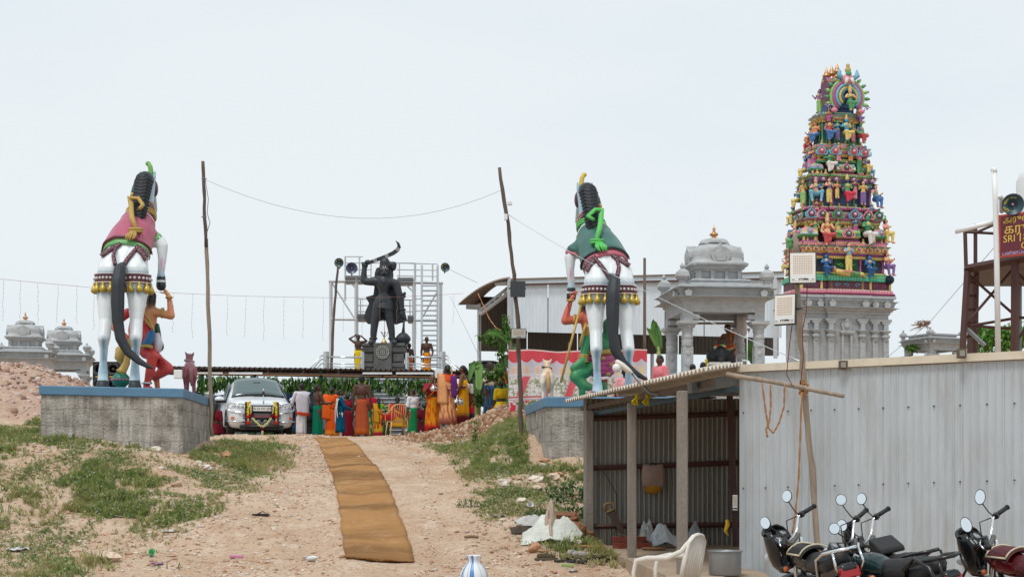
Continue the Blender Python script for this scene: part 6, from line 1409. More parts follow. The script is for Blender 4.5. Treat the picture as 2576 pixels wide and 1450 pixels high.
def attendant_right():
    root=thing('attendant_statue','kneeling painted attendant statue in green and pink holding up the hoof of the green-saddled horse','statue',P(1470,1008,29.3))
    SK,GR,LG_,PK,BK=c_(214,112,88),c_(44,140,88),c_(90,170,110),c_(206,84,150),c_(30,30,34);Y=29.1;pr=[]
    pr+=chain([(1468,772,Y,10),(1468,786,Y,9)],BK)+[pcap((1470,788,Y,8),(1470,798,Y,9),SK)]
    pr+=chain([(1466,798,Y,13),(1440,804,Y-.15,11),(1421,807,Y-.2,10)],SK)+chain([(1420,806,Y-.2,10),(1427,780,Y-.15,8.5),(1435,757,Y-.1,6)],c_(206,92,78))+[pcap((1436,753,Y-.1,6),(1441,745,Y-.1,6),SK)]
    pr+=chain([(1476,805,Y,17),(1480,835,Y,16)],SK)+chain([(1482,850,Y-.05,22),(1500,862,Y,28),(1510,870,Y,28)],GR)+chain([(1530,815,Y,16),(1535,845,Y,18)],c_(36,110,76))+chain([(1476,850,Y-.2,12),(1470,880,Y-.25,11),(1467,898,Y-.3,9)],GR)
    pr+=chain([(1466,905,Y-.3,10),(1452,916,Y-.3,9),(1440,924,Y-.3,8)],LG_)+chain([(1480,925,Y-.1,20),(1462,938,Y-.2,18),(1447,944,Y-.25,16)],GR)+chain([(1447,946,Y-.25,16),(1465,966,Y-.2,13),(1480,972,Y-.1,11)],LG_)+chain([(1464,975,Y-.2,9),(1463,1002,Y-.2,8)],c_(36,120,76))+chain([(1515,965,Y,10),(1522,985,Y,9),(1512,998,Y,8)],GR)
    fg=MB();fingers(fg,P(1440,748,Y-.1),P(1447,734,Y-.1)-P(1440,748,Y-.1),Vector((1,0,-.4)),.17,SK)
    sculpt('body',pr,.024,root,ENAMEL,3,.02,None,fg);G=MATS['gilt_paint']
    pk=MB();rows=[]
    for i in range(9):
        t=i/8;py=888+56*t;r=30+8*math.sin(math.pi*t*.9)-10*max(0,t-.8)*4;rows.append([P(1512+r*math.cos(a),py+3*math.sin(a*3),Y+S(r,Y)*math.sin(a)*.8+.02*math.sin(i*3.14))for a in[2*math.pi*k/28 for k in range(28)]])
    pk.grid(rows,closed=True);pk.add(rows[-1],[tuple(range(27,-1,-1))]);pk.build('dhoti',M('statue_pink',(206,92,150),.4,0,.2,5,.3,8,.5,.85),root)
    for k in range(4):b=MB();b.tube([P(1512+38*math.cos(a),898+11*k+7*math.sin(a)**2,Y+S(38,Y)*math.sin(a)*.8)for a in[math.pi+i*math.pi/10 for i in range(11)]],.02,6);b.build('dhoti_fold',MATS['statue_pink'],root)
    b=MB();b.tube([P(1512+34*math.cos(a),885-3*math.cos(a),Y+S(34,Y)*math.sin(a)*.85)for a in[i*math.pi/10 for i in range(21)]],.06,6);b.build('waist_band',G,root)
    for(x,y,rr_,n_)in((1467,893,11,4),(1434,755,8,1)):b=MB();[b.tube([P(x+rr_*math.cos(a),y+5*j+1*math.sin(a),Y-.25+.1*math.sin(a))for a in[i*math.pi/6 for i in range(13)]],.022,6)for j in range(n_)];b.build('bangle',G,root)
    b=MB();b.tube([P(1445+1*math.cos(a),803+12*math.sin(a),Y-.15+.1*math.cos(a))for a in[i*math.pi/6 for i in range(13)]],.025,6);b.build('armlet',G,root)
    b=MB();b.tube([P(x,y,Y-.35)for x,y in((1474,812),(1468,830),(1462,850),(1458,872))],.03,6);b.build('necklace',G,root);b=MB();b.sph(P(1478,830,Y-.25),(.1,.06,.13),10,8);b.build('breast_plate',G,root)
    b=MB();b.tube([P(1463,757,Y-.35),P(1436,860,Y-.45),P(1410,961,Y-.55)],.025,8);b.build('staff',G,root)
    b=MB();b.box(P(1518,975,Y+.15),(.14,.14,.35));b.build('support_block',M('support_red',(206,54,64),.5),root)
    b=MB();[b.sph(P(1517+dx,900+dy_,Y-.28),.045,8,6)for dx,dy_ in((0,0),(20,16),(-18,34),(12,40))];k_=b.build('flower_motifs',G,root);k_['kind']='stuff'
attendant_right()
# ============================================================ DOG STATUES
def dog(label,cx,dy,Y,c_body,c_back,c_tail,collar):
    root=thing('dog_statue',label,'dog statue',P(cx,1003+dy,Y));pr=[]
    for sx in(-1,1):
        pr+=chain([(cx+sx*11+1,1006+dy,Y,4.5),(cx+sx*11,985+dy,Y+.02,4.5),(cx+sx*11,965+dy,Y,8),(cx+sx*8,950+dy,Y+.05,11)],c_body)
        pr+=chain([(cx+sx*8+2,1006+dy,Y+.75,4),(cx+sx*8+2,960+dy,Y+.75,7)],c_body)
        pr+=chain([(cx+sx*7,912+dy,Y+.85,4),(cx+sx*11,904+dy,Y+.85,1.8)],c_body)
    pr+=chain([(cx,946+dy,Y+.1,15),(cx,944+dy,Y+.4,13),(cx,940+dy,Y+.7,14),(cx-1,928+dy,Y+.8,9),(cx-1,917+dy,Y+.85,9.5),(cx-1,921+dy,Y+1.1,6)],c_back)
    sculpt('body',pr,.02,root,ENAMEL,3,.03)
    b=MB();b.tube([P(cx+1,938+dy,Y-.12),P(cx+3,955+dy,Y-.18),P(cx+4,975+dy,Y-.17),P(cx+6,988+dy,Y-.15),P(cx+9,980+dy,Y-.15)],[.035,.045,.04,.03,.015],8);b.build('tail',M('dogtail'+label[:5],c_tail,.45),root)
    b=MB();b.tube([P(cx-1+10.5*math.cos(a),927+dy+2*math.cos(a),Y+.8+.1*math.sin(a))for a in[i*math.pi/8 for i in range(17)]],.028,6);b.build('collar',M('collar'+label[:5],collar,.5),root)
dog('cream dog statue seen from behind on the right plinth',1376,-3,29.2,c_(228,222,212),c_(224,196,160),(206,160,104),(92,60,62))
dog('reddish brown dog statue seen from behind on the left plinth',477,-20,29.0,c_(140,74,84),c_(136,78,88),(140,88,96),(150,120,128))
# ============================================================ BLACK STATUE
def black_statue():
    root=thing('guardian_statue','black guardian statue with moustache raising a curved sword on the pedestal','statue',P(966,866,57.6));Y=57.6
    K=rgb(54,59,65,.9);q=lambda zx,zy,r,dY=0.:(817.8+zx*.25716,575.7+zy*.25716,Y+dY,r*.25716);ch=lambda pts:chain([q(*p)for p in pts],K);pr=[]
    pr+=ch([(450,1108,34,-.25),(465,1100,30,-.05)])+ch([(680,1108,34,-.25),(665,1100,30,-.05)])
    pr+=ch([(470,1090,30),(474,1000,36),(486,900,42),(498,850,47),(520,740,56),(545,690,56)])+ch([(655,1090,30),(650,1000,35),(634,900,42),(626,850,47),(614,740,56),(602,690,56)])
    pr+=ch([(575,700,62),(572,625,48),(570,550,66),(572,515,70)])+ch([(520,515,50),(470,508,44)])+ch([(630,520,50),(690,530,42)])
    pr+=ch([(460,512,42),(395,512,36),(378,500,34),(378,430,30),(384,380,26),(388,350,34)])
    pr+=ch([(695,535,42),(715,620,40),(738,690,36),(748,770,28),(755,830,32),(760,860,24)])
    pr+=ch([(575,500,42),(577,450,42)])+ch([(578,410,50,-.03),(580,360,52)])+ch([(582,330,52),(584,318,46)])+ch([(640,345,30),(672,345,30),(670,380,26)])+ch([(515,395,22,.1),(508,440,28,.1),(495,460,16,.1)])+ch([(640,410,26,.1),(645,460,26,.1)])+ch([(577,405,9,-.24),(577,425,13,-.26)])+ch([(545,440,8,-.2),(577,432,10,-.25),(610,440,8,-.2)])
    pr+=[ell(P(*q(545,390,0)[:3])+Vector((0,-.2,0)),(.06,.04,.035),K),ell(P(*q(612,390,0)[:3])+Vector((0,-.2,0)),(.06,.04,.035),K)]
    fg=MB();fingers(fg,P(*q(757,835,0)[:3]),(0.05,0,-1),(1,0,0),.34,K);fingers(fg,P(*q(385,365,0)[:3])+Vector((0,-.12,0)),(.5,0,.8),(1,0,-.3),.32,K,.2,4,.8)
    ST=PAINT('oiled_black_stone',.5,.2,.45)
    sculpt('body',pr,.035,root,ST,3,0,None,fg)
    hp=lambda zx,zy,dY=0.:P(817.8+zx*.25716,575.7+zy*.25716,Y+dY)
    # cape
    b=MB();b.plate([hp(*p,.25)for p in((455,520),(480,560),(470,640),(392,662),(428,722),(396,790),(375,862),(412,922),(470,930),(560,880),(690,930),(800,890),(770,760),(740,690),(786,665),(783,610),(735,630),(690,520),(570,500))],(0,.16,0));bev(b.build('cape',BLKP,root),.03)
    # kilt
    rows=[]
    for i in range(6):
        t=i/5;zy=672+105*t;r=60+38*t**.9;rows.append([hp(578+r*math.cos(a),zy+(12*math.cos(a)if i>3 else 0),0)+Vector((0,S(r*.25716,Y)*.72*math.sin(a)+.012*math.sin(9*a),0))for a in[2*math.pi*k/30 for k in range(30)]])
    b=MB();b.grid(rows,closed=True);b.add(rows[-1],[tuple(range(29,-1,-1))]);b.build('kilt',BLKP,root)
    for zx,zy,r,n_ in((575,668,60,1),(470,1068,34,1),(655,1068,34,1),(750,785,32,1)):b=MB();b.tube([hp(zx+r*math.cos(a),zy,0)+Vector((0,S(r*.25716,Y)*.85*math.sin(a),0))for a in[i*math.pi/8 for i in range(17)]],.04,6);b.build('band',BLKP,root)
    b=MB();b.tube([hp(505,470,-.25),hp(530,530,-.36),hp(570,590,-.36),(hp(615,530,-.36)),hp(640,470,-.25)],.02,6);b.sph(hp(572,515,-.4),(.05,.03,.05));b.build('necklace',BLKP,root)
    # sword: flat curved blade with painted stripes
    spine=[(405,335,16),(500,300,17),(600,262,18),(665,232,19),(705,202,20),(722,170,18),(714,140,12),(688,110,1)]
    up_,dn_=[],[]
    for i,(x,y,hw)in enumerate(spine):
        x1,y1,_=spine[min(i+1,len(spine)-1)];x0,y0,_=spine[max(0,i-1)];l=math.hypot(x1-x0,y1-y0);nx,ny=(y1-y0)/l,-(x1-x0)/l
        up_.append(hp(x+nx*hw,y+ny*hw,-.1));dn_.append(hp(x-nx*hw,y-ny*hw,-.1))
    b=MB()
    for i in range(len(spine)-1):b.hexa([up_[i],up_[i+1],dn_[i+1],dn_[i]],[p+Vector((0,.07,0))for p in(up_[i],up_[i+1],dn_[i+1],dn_[i])])
    sw_=b.build('sword',BLKP,root);wm=M('white_mark',(226,226,224),.6)
    for x,y,ang in((488,304,.37),(602,261,.38),(708,196,.9)):
        for k in(-1,0,1):
            d=Vector((math.cos(ang),0,math.sin(ang)));nv=Vector((-math.sin(ang),0,math.cos(ang)));o=hp(x,y,-.105)+d*k*.05;b=MB();b.plate([o-nv*.078-d*.009,o-nv*.078+d*.009,o+nv*.078+d*.009,o+nv*.078-d*.009],(0,-.006,0));b.build('painted_stripe',wm,sw_)
    b=MB();b.tube([hp(770,890,-.05),hp(766,960,-.05),hp(762,1030,-.05)],[.04,.05,.08],10);b.lathe([(.05,-.26),(.2,-.2),(.31,-.02),(.3,.08),(.2,.2),(.1,.27)],hp(762,1075,-.05),16);b.build('club',BLKP,root)
    for zx in(552,606):b=MB();b.sph(hp(zx,390,-.235),(.038,.016,.022),10,6);e=b.build('eye_white',wm,root);b=MB();b.sph(hp(zx,390,-.25),(.022,.014,.024),8,6);b.build('pupil',BLACKM,e)
    b=MB();b.tube([hp(566,362,-.24),hp(568,380,-.25),hp(578,386,-.25),hp(588,380,-.25),hp(590,362,-.24)],.012,5);b.build('forehead_mark',wm,root)
    b=MB();b.cyl(hp(578,362,-.245),hp(578,380,-.25),.014);b.build('forehead_streak',M('kumkum_red',(190,50,50),.6),root)
    # cloth sash across the arm
    b=MB();b.tube([hp(735,650,-.2),hp(765,640,-.22),hp(783,622,-.2)],[.06,.1,.14],6,True,.4);b.build('arm_sash',BLKP,root)
black_statue()
# ============================================================ PEOPLE
SKINM=PAINT('skin',.55,.08,.35);CLOTHP=PAINT('cloth',.85,.14,.15,.25)
HAIRC=rgb(26,23,22,.9)
def sk(i=0):return[rgb(104,68,52,.85),rgb(86,56,44,.85),rgb(124,84,62,.85),rgb(72,48,40,.85)][i%4]
def ring_skirt(H,z0,z1,r0,r1,folds=9,amp=.012,cx=0,cy=0,n=40,rows=9,flare=1.0,col=None,border=None,slit=0,seed=0,hem=0.):
    b=MB();R=[];pc=[]
    rd=random.Random(seed);phs=[rd.uniform(0,6.28)for _ in range(3)]
    for i in range(rows):
        t=i/(rows-1);z=z0+(z1-z0)*t;k=t**flare;rx=r0[0]+(r1[0]-r0[0])*k;ry=r0[1]+(r1[1]-r0[1])*k;row=[]
        for j in range(n):
            a=2*math.pi*j/n;f=1+amp/.1*(.2+.8*t)*(.6*math.sin(folds*a+phs[0])+.5*math.sin((folds-4)*a+phs[1]+2*t)+.4*math.sin(2*a+phs[2])*t)
            row.append(Vector(((cx*t+rx*f*math.cos(a))*H,(cy*t+ry*f*math.sin(a))*H,(z+(hem*math.sin(2*a+phs[2])if i==rows-1 else 0))*H)))
            pc.append(border if border and i>=rows-2 else(col(a,t)if callable(col)else col))
        R.append(row)
    b.grid(R,closed=True);b.pc=pc
    b.col=pc[0];b.add(R[0],[tuple(range(n))]);return b
def ribbon(pts,widths,side,col,thick=.012,n=5,wav=.01,border=None):
    """strip of cloth along points (world or local), side = vector across"""
    b=MB();rows=[];pc=[];pts=[Vector(p)for p in pts];ex=[]
    for i in range(len(pts)-1):ex+=[(pts[i].lerp(pts[i+1],k/4),widths[i]+(widths[i+1]-widths[i])*k/4,i+k/4)for k in range(4)]
    ex.append((pts[-1],widths[-1],len(pts)-1))
    for p,w_,t in ex:
        sv_=side(t)if callable(side)else Vector(side);sv_=sv_.normalized();rows.append([p+sv_*w_*(k/(n-1)-.5)+Vector((0,wav*math.sin(k*2.4+t),0))for k in range(n)]);pc+=[border if border and k in(0,n-1)else col for k in range(n)]
    b.grid(rows);b.pc=pc;return b
DOWN=((.03,.0,-.18),(.03,-.04,-.345));DOWNB=((.035,.02,-.18),(.03,.0,-.35))
def person(label,loc,H,rz,skin,arms=(DOWN,DOWN),top=None,sleeves=.55,skirt=None,hair='short',head=(0,0),group=None,lean=0.,seated=False,pants=None,extra=None,female=False,shawl=None,hairc=None):
    root=thing('person',label,'person',loc,rz,group,world=False)
    h=lambda x,y,z:Vector((x*H,(y-lean*max(0,z-.5))*H,z*H));dz=-.40 if seated else 0.
    g=lambda x,y,z:h(x,y,z+dz);pr=[];ex=MB()
    legc=pants or skin
    if seated:
        for sx in(-1,1):pr+=[cap(h(sx*.06,0,.11),h(sx*.17,-.17,.09),.058*H,.045*H,legc),cap(h(sx*.17,-.17,.09),h(sx*-.02,-.21,.045),.042*H,.03*H,legc),ell(h(sx*-.05,-.22,.03),(.03*H,.05*H,.025*H),skin)]
    else:
        for sx in(-1,1):pr+=[cap(h(sx*.05,0,.5),h(sx*.055,-.012,.28),.06*H,.042*H,legc),cap(h(sx*.055,-.012,.28),h(sx*.055,.0,.05),.04*H,.025*H,legc),ell(h(sx*.06,-.035,.022),(.028*H,.065*H,.022*H),skin)]
    wf=.93 if female else 1.0
    tc=skin
    pr+=[ell(g(0,0,.535),(.092*H,.066*H,.07*H),tc),ell(g(0,0,.62),(.074*H*wf,.056*H,.085*H),tc),ell(g(0,0,.735),(.098*H*wf,.066*H,.1*H),tc),cap(g(-.085*wf,.005,.805),g(.085*wf,.005,.805),.036*H,.036*H,tc),cap(g(0,.005,.83),g(0,-.002,.88),.034*H,.031*H,skin)]
    hy,hp_=head;Rh=Matrix.Rotation(hy,3,'Z')@Matrix.Rotation(hp_,3,'X');hc=g(0,-.008,.925);HX=lambda x,y,z:hc+Rh@Vector((x*H,y*H,z*H))
    pr+=[ell(hc,(.047*H,.057*H,.064*H),skin,Rh),ell(HX(0,-.02,-.035),(.032*H,.035*H,.032*H),skin,Rh),cap(HX(0,-.058,.0),HX(0,-.066,-.014),.007*H,.011*H,skin)]+[ell(HX(sx*.049,.002,-.004),(.008*H,.013*H,.02*H),skin,Rh)for sx in(-1,1)]
    ex.col=rgb(30,22,20)
    for sx in(-1,1):ex.sph(HX(sx*.019,-.053,.006),(.0085*H,.005*H,.005*H),6,4,Rh);ex.tube([HX(sx*.009,-.057,.019),HX(sx*.03,-.05,.02)],.003*H,4)
    ex.col=tuple(c*.7 for c in skin);ex.tube([HX(-.016,-.052,-.034),HX(0,-.057,-.033),HX(.016,-.052,-.034)],.0045*H,4)
    sl=[]
    for sx,(e,w_)in zip((-1,1),arms):
        s0=g(sx*.105*wf,.005,.805);e_=s0+Vector((sx*e[0]*H,e[1]*H,e[2]*H));w2=s0+Vector((sx*w_[0]*H,w_[1]*H,w_[2]*H))
        d=(w2-e_).normalized();pr+=[cap(s0,e_,.034*H,.026*H,skin),cap(e_,w2,.026*H,.018*H,skin),ell(w2+d*.025*H,(.02*H,.014*H,.026*H),skin)]
        sd_=d.cross(Vector((1,0,0))if abs(d.x)<.8 else Vector((0,1,0))).normalized();fingers(ex,w2,d,sd_,.075*H,skin,.2,4,.5)
        if top:sl+=[cap(s0,s0.lerp(e_,min(1,sleeves/.6)),.042*H,.036*H,top)]
        if top and sleeves>.7:sl+=[cap(e_,e_.lerp(w2,.8),.036*H,.03*H,top)]
    sculpt('body',pr,.0105*H,root,SKINM,2,0,None,ex)
    # hair
    hr=hairc or HAIRC;hp2=[ell(HX(0,.012,.016),(.052*H,.056*H,.057*H),hr,Rh),ell(HX(0,.035,-.01),(.044*H,.03*H,.045*H),hr,Rh)]
    if hair=='bun':hp2+=[ell(HX(0,.07,-.01),(.032*H,.026*H,.032*H),hr)]
    elif hair=='knot':hp2+=[ell(HX(0,.03,.07),(.03*H,.03*H,.026*H),hr)]
    elif hair=='long':hp2+=[cap(HX(0,.045,-.02),g(0,.075,.78),.034*H,.03*H,hr),cap(g(0,.075,.78),g(0,.07,.66),.03*H,.014*H,hr)]
    sculpt('hair',hp2,.011*H,root,PAINT('hair',.5,.2,.4),1)
    if top:
        tp=[ell(g(0,0,.56),(.1*H*wf,.074*H,.06*H),top),ell(g(0,0,.63),(.088*H*wf,.07*H,.09*H),top),ell(g(0,0,.735),(.108*H*wf,.077*H,.1*H),top),cap(g(-.088*wf,.005,.805),g(.088*wf,.005,.805),.043*H,.043*H,top)]+sl
        if female:tp=tp[2:]+[ell(g(0,-.03,.735),(.085*H,.06*H,.05*H),top)]
        sculpt('blouse' if female else 'shirt',tp,.012*H,root,CLOTHP,2)
    if skirt:
        c=skirt.get('col');bd=skirt.get('border')
        if seated:o=ring_skirt(H,.2,.01,(.09,.08),(.19,.2),7,.014,0,-.05,col=c,border=bd,seed=skirt.get('seed',1))
        else:o=ring_skirt(H,skirt.get('z0',.6),skirt.get('z1',.035),(.09,.072),(skirt.get('w',.125)*.9,skirt.get('d',.1)*.92),skirt.get('folds',9),skirt.get('amp',.01),skirt.get('cx',0),skirt.get('cy',0),col=c,border=bd,seed=skirt.get('seed',1),hem=skirt.get('hem',.006))
        solid(o.build(skirt.get('name','lungi'),CLOTHP,root),.008*H,0)
    if shawl:
        for nm,pts,wd,side,col,bd in shawl:
            if seated:kk=[i for i,p in enumerate(pts)if p[2]>.5];pts=[pts[i]for i in kk];wd=[wd[i]for i in kk]
            solid(ribbon([g(*p)for p in pts],[w_*H for w_ in wd],side,col,border=bd).build(nm,CLOTHP,root),.008*H,0)
    if extra:extra(root,H,g,HX)
    return root
def pallu(col,border=None,back=True):
    """saree end: round the waist, across the chest, over the left shoulder and down the back"""
    f=('saree_end',[(-.09,-.05,.58),(-.02,-.085,.66),(.05,-.085,.75),(.095,-.03,.845),(.1,.05,.83),(.09,.085,.7),(.08,.09,.52),(.08,.095,.36)],[.1,.13,.14,.12,.13,.16,.18,.19],lambda t:Vector((1,.0,.8))if t<2.5 else(Vector((1,0,.15))if t>3.6 else Vector((1,.1,.3))),col,border)
    wrap=('saree_wrap',[(-.1,.03,.6),(-.05,.082,.63),(.03,.085,.66),(.1,.04,.68)],[.1,.12,.13,.12],Vector((0,.15,1)),col,border)
    return[f,wrap]
def chk(base,alt,n=10,m=8):
    return lambda a,t:alt if(int(a*n/6.283*2)%2==0)!=(int(t*m*2)%2==0)else base
def spot(base,alt,thr=.66,s=5,seed=3):return lambda a,t:alt if float(vnoise(a*s,t*s*2.4,seed))>thr else base
GY=2.4
def at(px,Y,z=None):return Vector(((px-CX)*Y/F,Y,float(gz((px-CX)*Y/F,Y))if z is None else z))
c2=lambda r,g,b:rgb(r,g,b,.85);BACK=math.pi
def garl(root,pts,cols,r,name='garland',parts=None):
    """flower garland: many little blossoms along a line, one mesh"""
    b=MB();rd=random.Random(len(pts)*7);pts=[Vector(p)for p in pts];L_=[0]
    for p,q in zip(pts[:-1],pts[1:]):L_.append(L_[-1]+(q-p).length)
    n=max(3,int(L_[-1]/(r*.75)))
    for i in range(n+1):
        s=L_[-1]*i/n;k=max(j for j in range(len(L_))if L_[j]<=s+1e-9);k=min(k,len(pts)-2);t=(s-L_[k])/max(1e-6,L_[k+1]-L_[k]);p=pts[k].lerp(pts[k+1],t)
        b.col=cols(i/n)if callable(cols)else cols
        for j in range(4):b.sph(p+Vector((rd.uniform(-1,1),rd.uniform(-1,1),rd.uniform(-1,1)))*r*.55,r*.55,6,4)
    o=b.build(name,PAINT('petals',.7,.15,.2),root);return o
YLF,RDF,WTF,MRF=c2(244,208,30),c2(214,50,36),c2(214,214,160),c2(140,24,52)
def people():
    WH,ORN,MARN=c2(226,222,226),c2(236,96,30),c2(120,24,40)
    # --- by the car
    person('man in white shawl and white dhoti with red border standing right of the silver car',at(757,39.6),1.52,BACK+.5,sk(0),(((.06,-.06,-.16),(-.02,-.2,-.2)),((.05,-.05,-.17),(0,-.2,-.22))),c2(222,218,226),.95,dict(col=WH,border=c2(226,220,226),w=.1,d=.085,z1=.05,amp=.014),'short',(.2,.05),
           shawl=[('shawl',[(-.06,-.06,.8),(-.1,.02,.84),(0,.09,.78),(.02,.1,.66),(.0,.1,.5),(0,.1,.42)],[.13,.17,.22,.25,.25,.23],Vector((1,0,.2)),c2(214,210,220),None),('shawl_border',[(0,.106,.46),(0,.106,.4)],[.25,.24],Vector((1,0,.1)),c2(206,70,40),None)])
    def gl(root,H,g,HX):garl(root,[g(.06,-.08,.86),g(.12,-.12,.76),g(.15,-.14,.62),g(.16,-.14,.45),g(.16,-.14,.25)],lambda t:[YLF,RDF,YLF,WTF][int(t*7)%4],.05)
    person('bare-backed man in a dark green lungi carrying a yellow and red garland',at(798,39.5),1.5,BACK-.9,sk(1),(((.06,-.06,-.17),(0,-.22,-.15)),((.04,-.09,-.17),(-.02,-.24,-.15))),None,0,dict(col=c2(0,112,84),w=.115,seed=4),'short',(-.3,0),extra=gl)
    person('woman wrapped in a bright orange saree behind the man with the garland',at(835,40.6),1.46,BACK-.3,sk(0),(((.06,-.06,-.16),(0,-.2,-.15)),((.05,-.05,-.17),(0,-.2,-.2))),ORN,.5,dict(col=ORN,border=c2(244,150,50),w=.15,d=.12,name='saree_skirt',seed=5),'bun',(0,0),female=True,shawl=pallu(c2(240,104,36)))
    person('young woman in a dark blue tunic with a white scarf looking right',at(856,39.3),1.36,math.pi/2+.25,sk(0),(((.04,-.07,-.17),(-.03,-.22,-.22)),((.04,-.07,-.17),(-.03,-.22,-.2))),c2(0,84,116),.95,dict(col=c2(0,84,116),z0=.66,z1=.12,w=.14,d=.11,name='tunic',seed=6),'bun',(0,0),pants=WH,female=True,
           shawl=[('scarf',[(-.09,.07,.42),(-.1,.085,.6),(-.09,.07,.76),(-.05,.0,.85),(.02,-.07,.8),(.06,-.04,.84),(.09,.06,.8),(.09,.09,.55),(.08,.09,.3)],[.14,.13,.11,.1,.1,.1,.11,.14,.16],Vector((1,0,.2)),WH,None)])
    person('bare-backed man in a long rust orange lungi seen from behind, centre of the crowd',at(910,39.2),1.72,BACK,sk(1),(DOWNB,DOWNB),None,0,dict(col=c2(176,84,52),border=c2(190,96,44),w=.13,d=.1,seed=7,amp=.008),'short',(.05,0))
    person('woman in maroon and red sari half hidden behind the blue tunic',at(874,40.8),1.3,BACK+.4,sk(1),(DOWN,DOWN),c2(150,30,50),.5,dict(col=c2(130,24,44),name='saree_skirt',w=.13,seed=8),'bun',female=True)
    person('person in a white printed shirt between the blue tunic and the rust lungi',at(886,41.2),1.22,BACK,sk(3),(DOWN,DOWN),c2(206,204,214),.55,dict(col=spot(c2(60,56,64),c2(190,186,190),.6,6),w=.11,seed=9),'short')
    person('person in red blouse and green patterned skirt behind the rust lungi man',at(931,40.6),1.38,BACK-.3,sk(0),(DOWN,DOWN),c2(196,30,60),.5,dict(col=spot(c2(34,110,70),c2(200,190,110),.62),w=.13,seed=10,name='skirt'),'bun',female=True)
    person('woman in yellow and red printed saree and lime blouse, arm raised',at(952,40.2),1.12,BACK+.35,sk(0),(((.1,-.05,-.1),(.04,-.1,.1)),DOWN),c2(140,200,50),.5,dict(col=spot(c2(232,190,40),c2(196,50,50),.6,7),border=c2(206,40,70),w=.16,d=.13,name='saree_skirt',seed=11),'long',(0,.1),female=True,shawl=pallu(c2(222,170,40),c2(190,40,50)))
    person('woman in red blouse sitting behind the tan plastic chair',at(999,41.0,GY+.32),1.5,BACK,sk(1),(DOWN,DOWN),c2(200,44,66),.5,dict(col=c2(200,150,40),name='saree_skirt',seed=12),'long',(0,0),seated=True,female=True,shawl=pallu(c2(206,60,70),c2(220,180,50)))
    person('small child in a red top near the tan plastic chair',at(971,40.0),.78,BACK,sk(3),(DOWN,DOWN),c2(196,40,50),.5,dict(col=c2(30,80,60),w=.13,z1=.1,name='skirt',seed=13),'short')
    person('boy in a white shirt and green lungi standing beside the tan chair',at(1038,39.0),1.32,BACK+.7,sk(2),(((.03,-.05,-.18),(0,-.18,-.3)),DOWN),c2(230,232,238),.55,dict(col=c2(20,130,74),w=.1,seed=14),'short',(.4,.1))
    # --- on the soil heap
    def pot(px,py,Y,lab,r=.105):
        o=P(px,py,Y);b=MB();b.lathe([(.3*r,0),(.75*r,.08*r),(1.0*r,.5*r),(.98*r,.85*r),(.6*r,1.25*r),(.55*r,1.45*r),(.72*r,1.65*r),(.74*r,1.72*r),(.5*r,1.5*r)],o,18);tag(b.build('steel_pot',STEEL),lab,'pot')
    person('woman in orange and yellow saree lifting a steel pot to her mouth',at(1087,39.2,GY+.12),1.62,.25,sk(2),(((.06,-.09,-.12),(-.04,-.17,.03)),((.06,-.08,-.15),(-.05,-.17,-.02))),c2(176,26,52),.55,dict(col=spot(c2(240,158,30),c2(206,90,30),.64,5,9),border=c2(200,50,40),w=.15,d=.12,hem=.05,name='saree_skirt',seed=15),'bun',(-.2,-.1),female=True,shawl=pallu(c2(240,150,26),c2(196,46,40)))
    pot(1091,1012-29,38.85,'steel water pot held up by the woman in the orange and yellow saree')
    person('stout woman in a peach printed saree with a purple scarf, seen from behind',at(1125,38.6,GY+.28),1.68,BACK+.1,sk(1),(((.05,-.05,-.17),(0,-.18,-.2)),((.05,-.05,-.17),(0,-.16,-.22))),c2(236,90,40),.45,dict(col=spot(c2(240,172,116),c2(150,60,50),.68,6,11),border=c2(170,100,80),w=.165,d=.13,name='saree_skirt',seed=16),'bun',(.15,0),female=True,
           shawl=pallu(c2(240,176,122),c2(190,110,80))+[('purple_scarf',[(-.09,.0,.85),(-.1,.085,.76),(-.1,.1,.6),(-.1,.11,.46)],[.09,.1,.1,.08],Vector((1,0,.1)),c2(104,48,124),None)],
           extra=lambda root,H,g,HX:garl(root,[HX(-.05,.05,.03),HX(-.065,.06,-.02),HX(-.06,.065,-.08)],c2(226,224,150),.022,'hair_flowers'))
    person('woman in a yellow saree with bare shoulders facing left and holding a steel pot',at(1164,39.4,GY+.36),1.64,-math.pi/2-.2,sk(2),(((.04,-.08,-.16),(0,-.2,-.1)),((.05,-.02,-.18),(.0,-.1,-.33))),None,0,dict(col=c2(236,166,30),border=c2(120,40,50),z0=.74,w=.15,d=.12,name='saree_skirt',seed=17),'bun',(0,.05),female=True,shawl=[('waist_stripe',[(-.11,-.03,.62),(0,-.1,.62),(.11,-.02,.62),(.1,.08,.62)],[.05]*4,Vector((0,0,1)),c2(120,40,40),c2(220,210,200))])
    pot(1157,1018,38.9,'steel pot hanging from the hand of the woman in yellow',.11)
    person('girl in a white top and red skirt behind the woman in yellow',at(1182,39.8,GY+.36),1.35,-math.pi/2+.3,sk(3),(DOWN,DOWN),c2(220,214,216),.5,dict(col=c2(214,40,60),border=c2(70,60,90),w=.14,z1=.16,name='skirt',seed=18),'long',female=True)
    person('man in a cream shirt and blue checked lungi under the leafy branches',at(1231,38.8,GY+.38),1.68,.9,sk(1),(((.06,-.05,-.15),(-.02,-.17,-.12)),((.05,-.05,-.17),(0,-.16,-.2))),c2(224,218,196),.55,dict(col=chk(c2(40,74,110),c2(70,110,150),9,6),w=.125,seed=19),'short',(-.5,.1))
    person('woman in a bright yellow saree sitting by the cloth screen',at(1261,38.2,GY+.62),1.5,BACK+.2,sk(1),(DOWN,DOWN),c2(240,200,40),.5,dict(col=c2(240,204,40),name='saree_skirt',seed=20),'bun',seated=True,female=True)
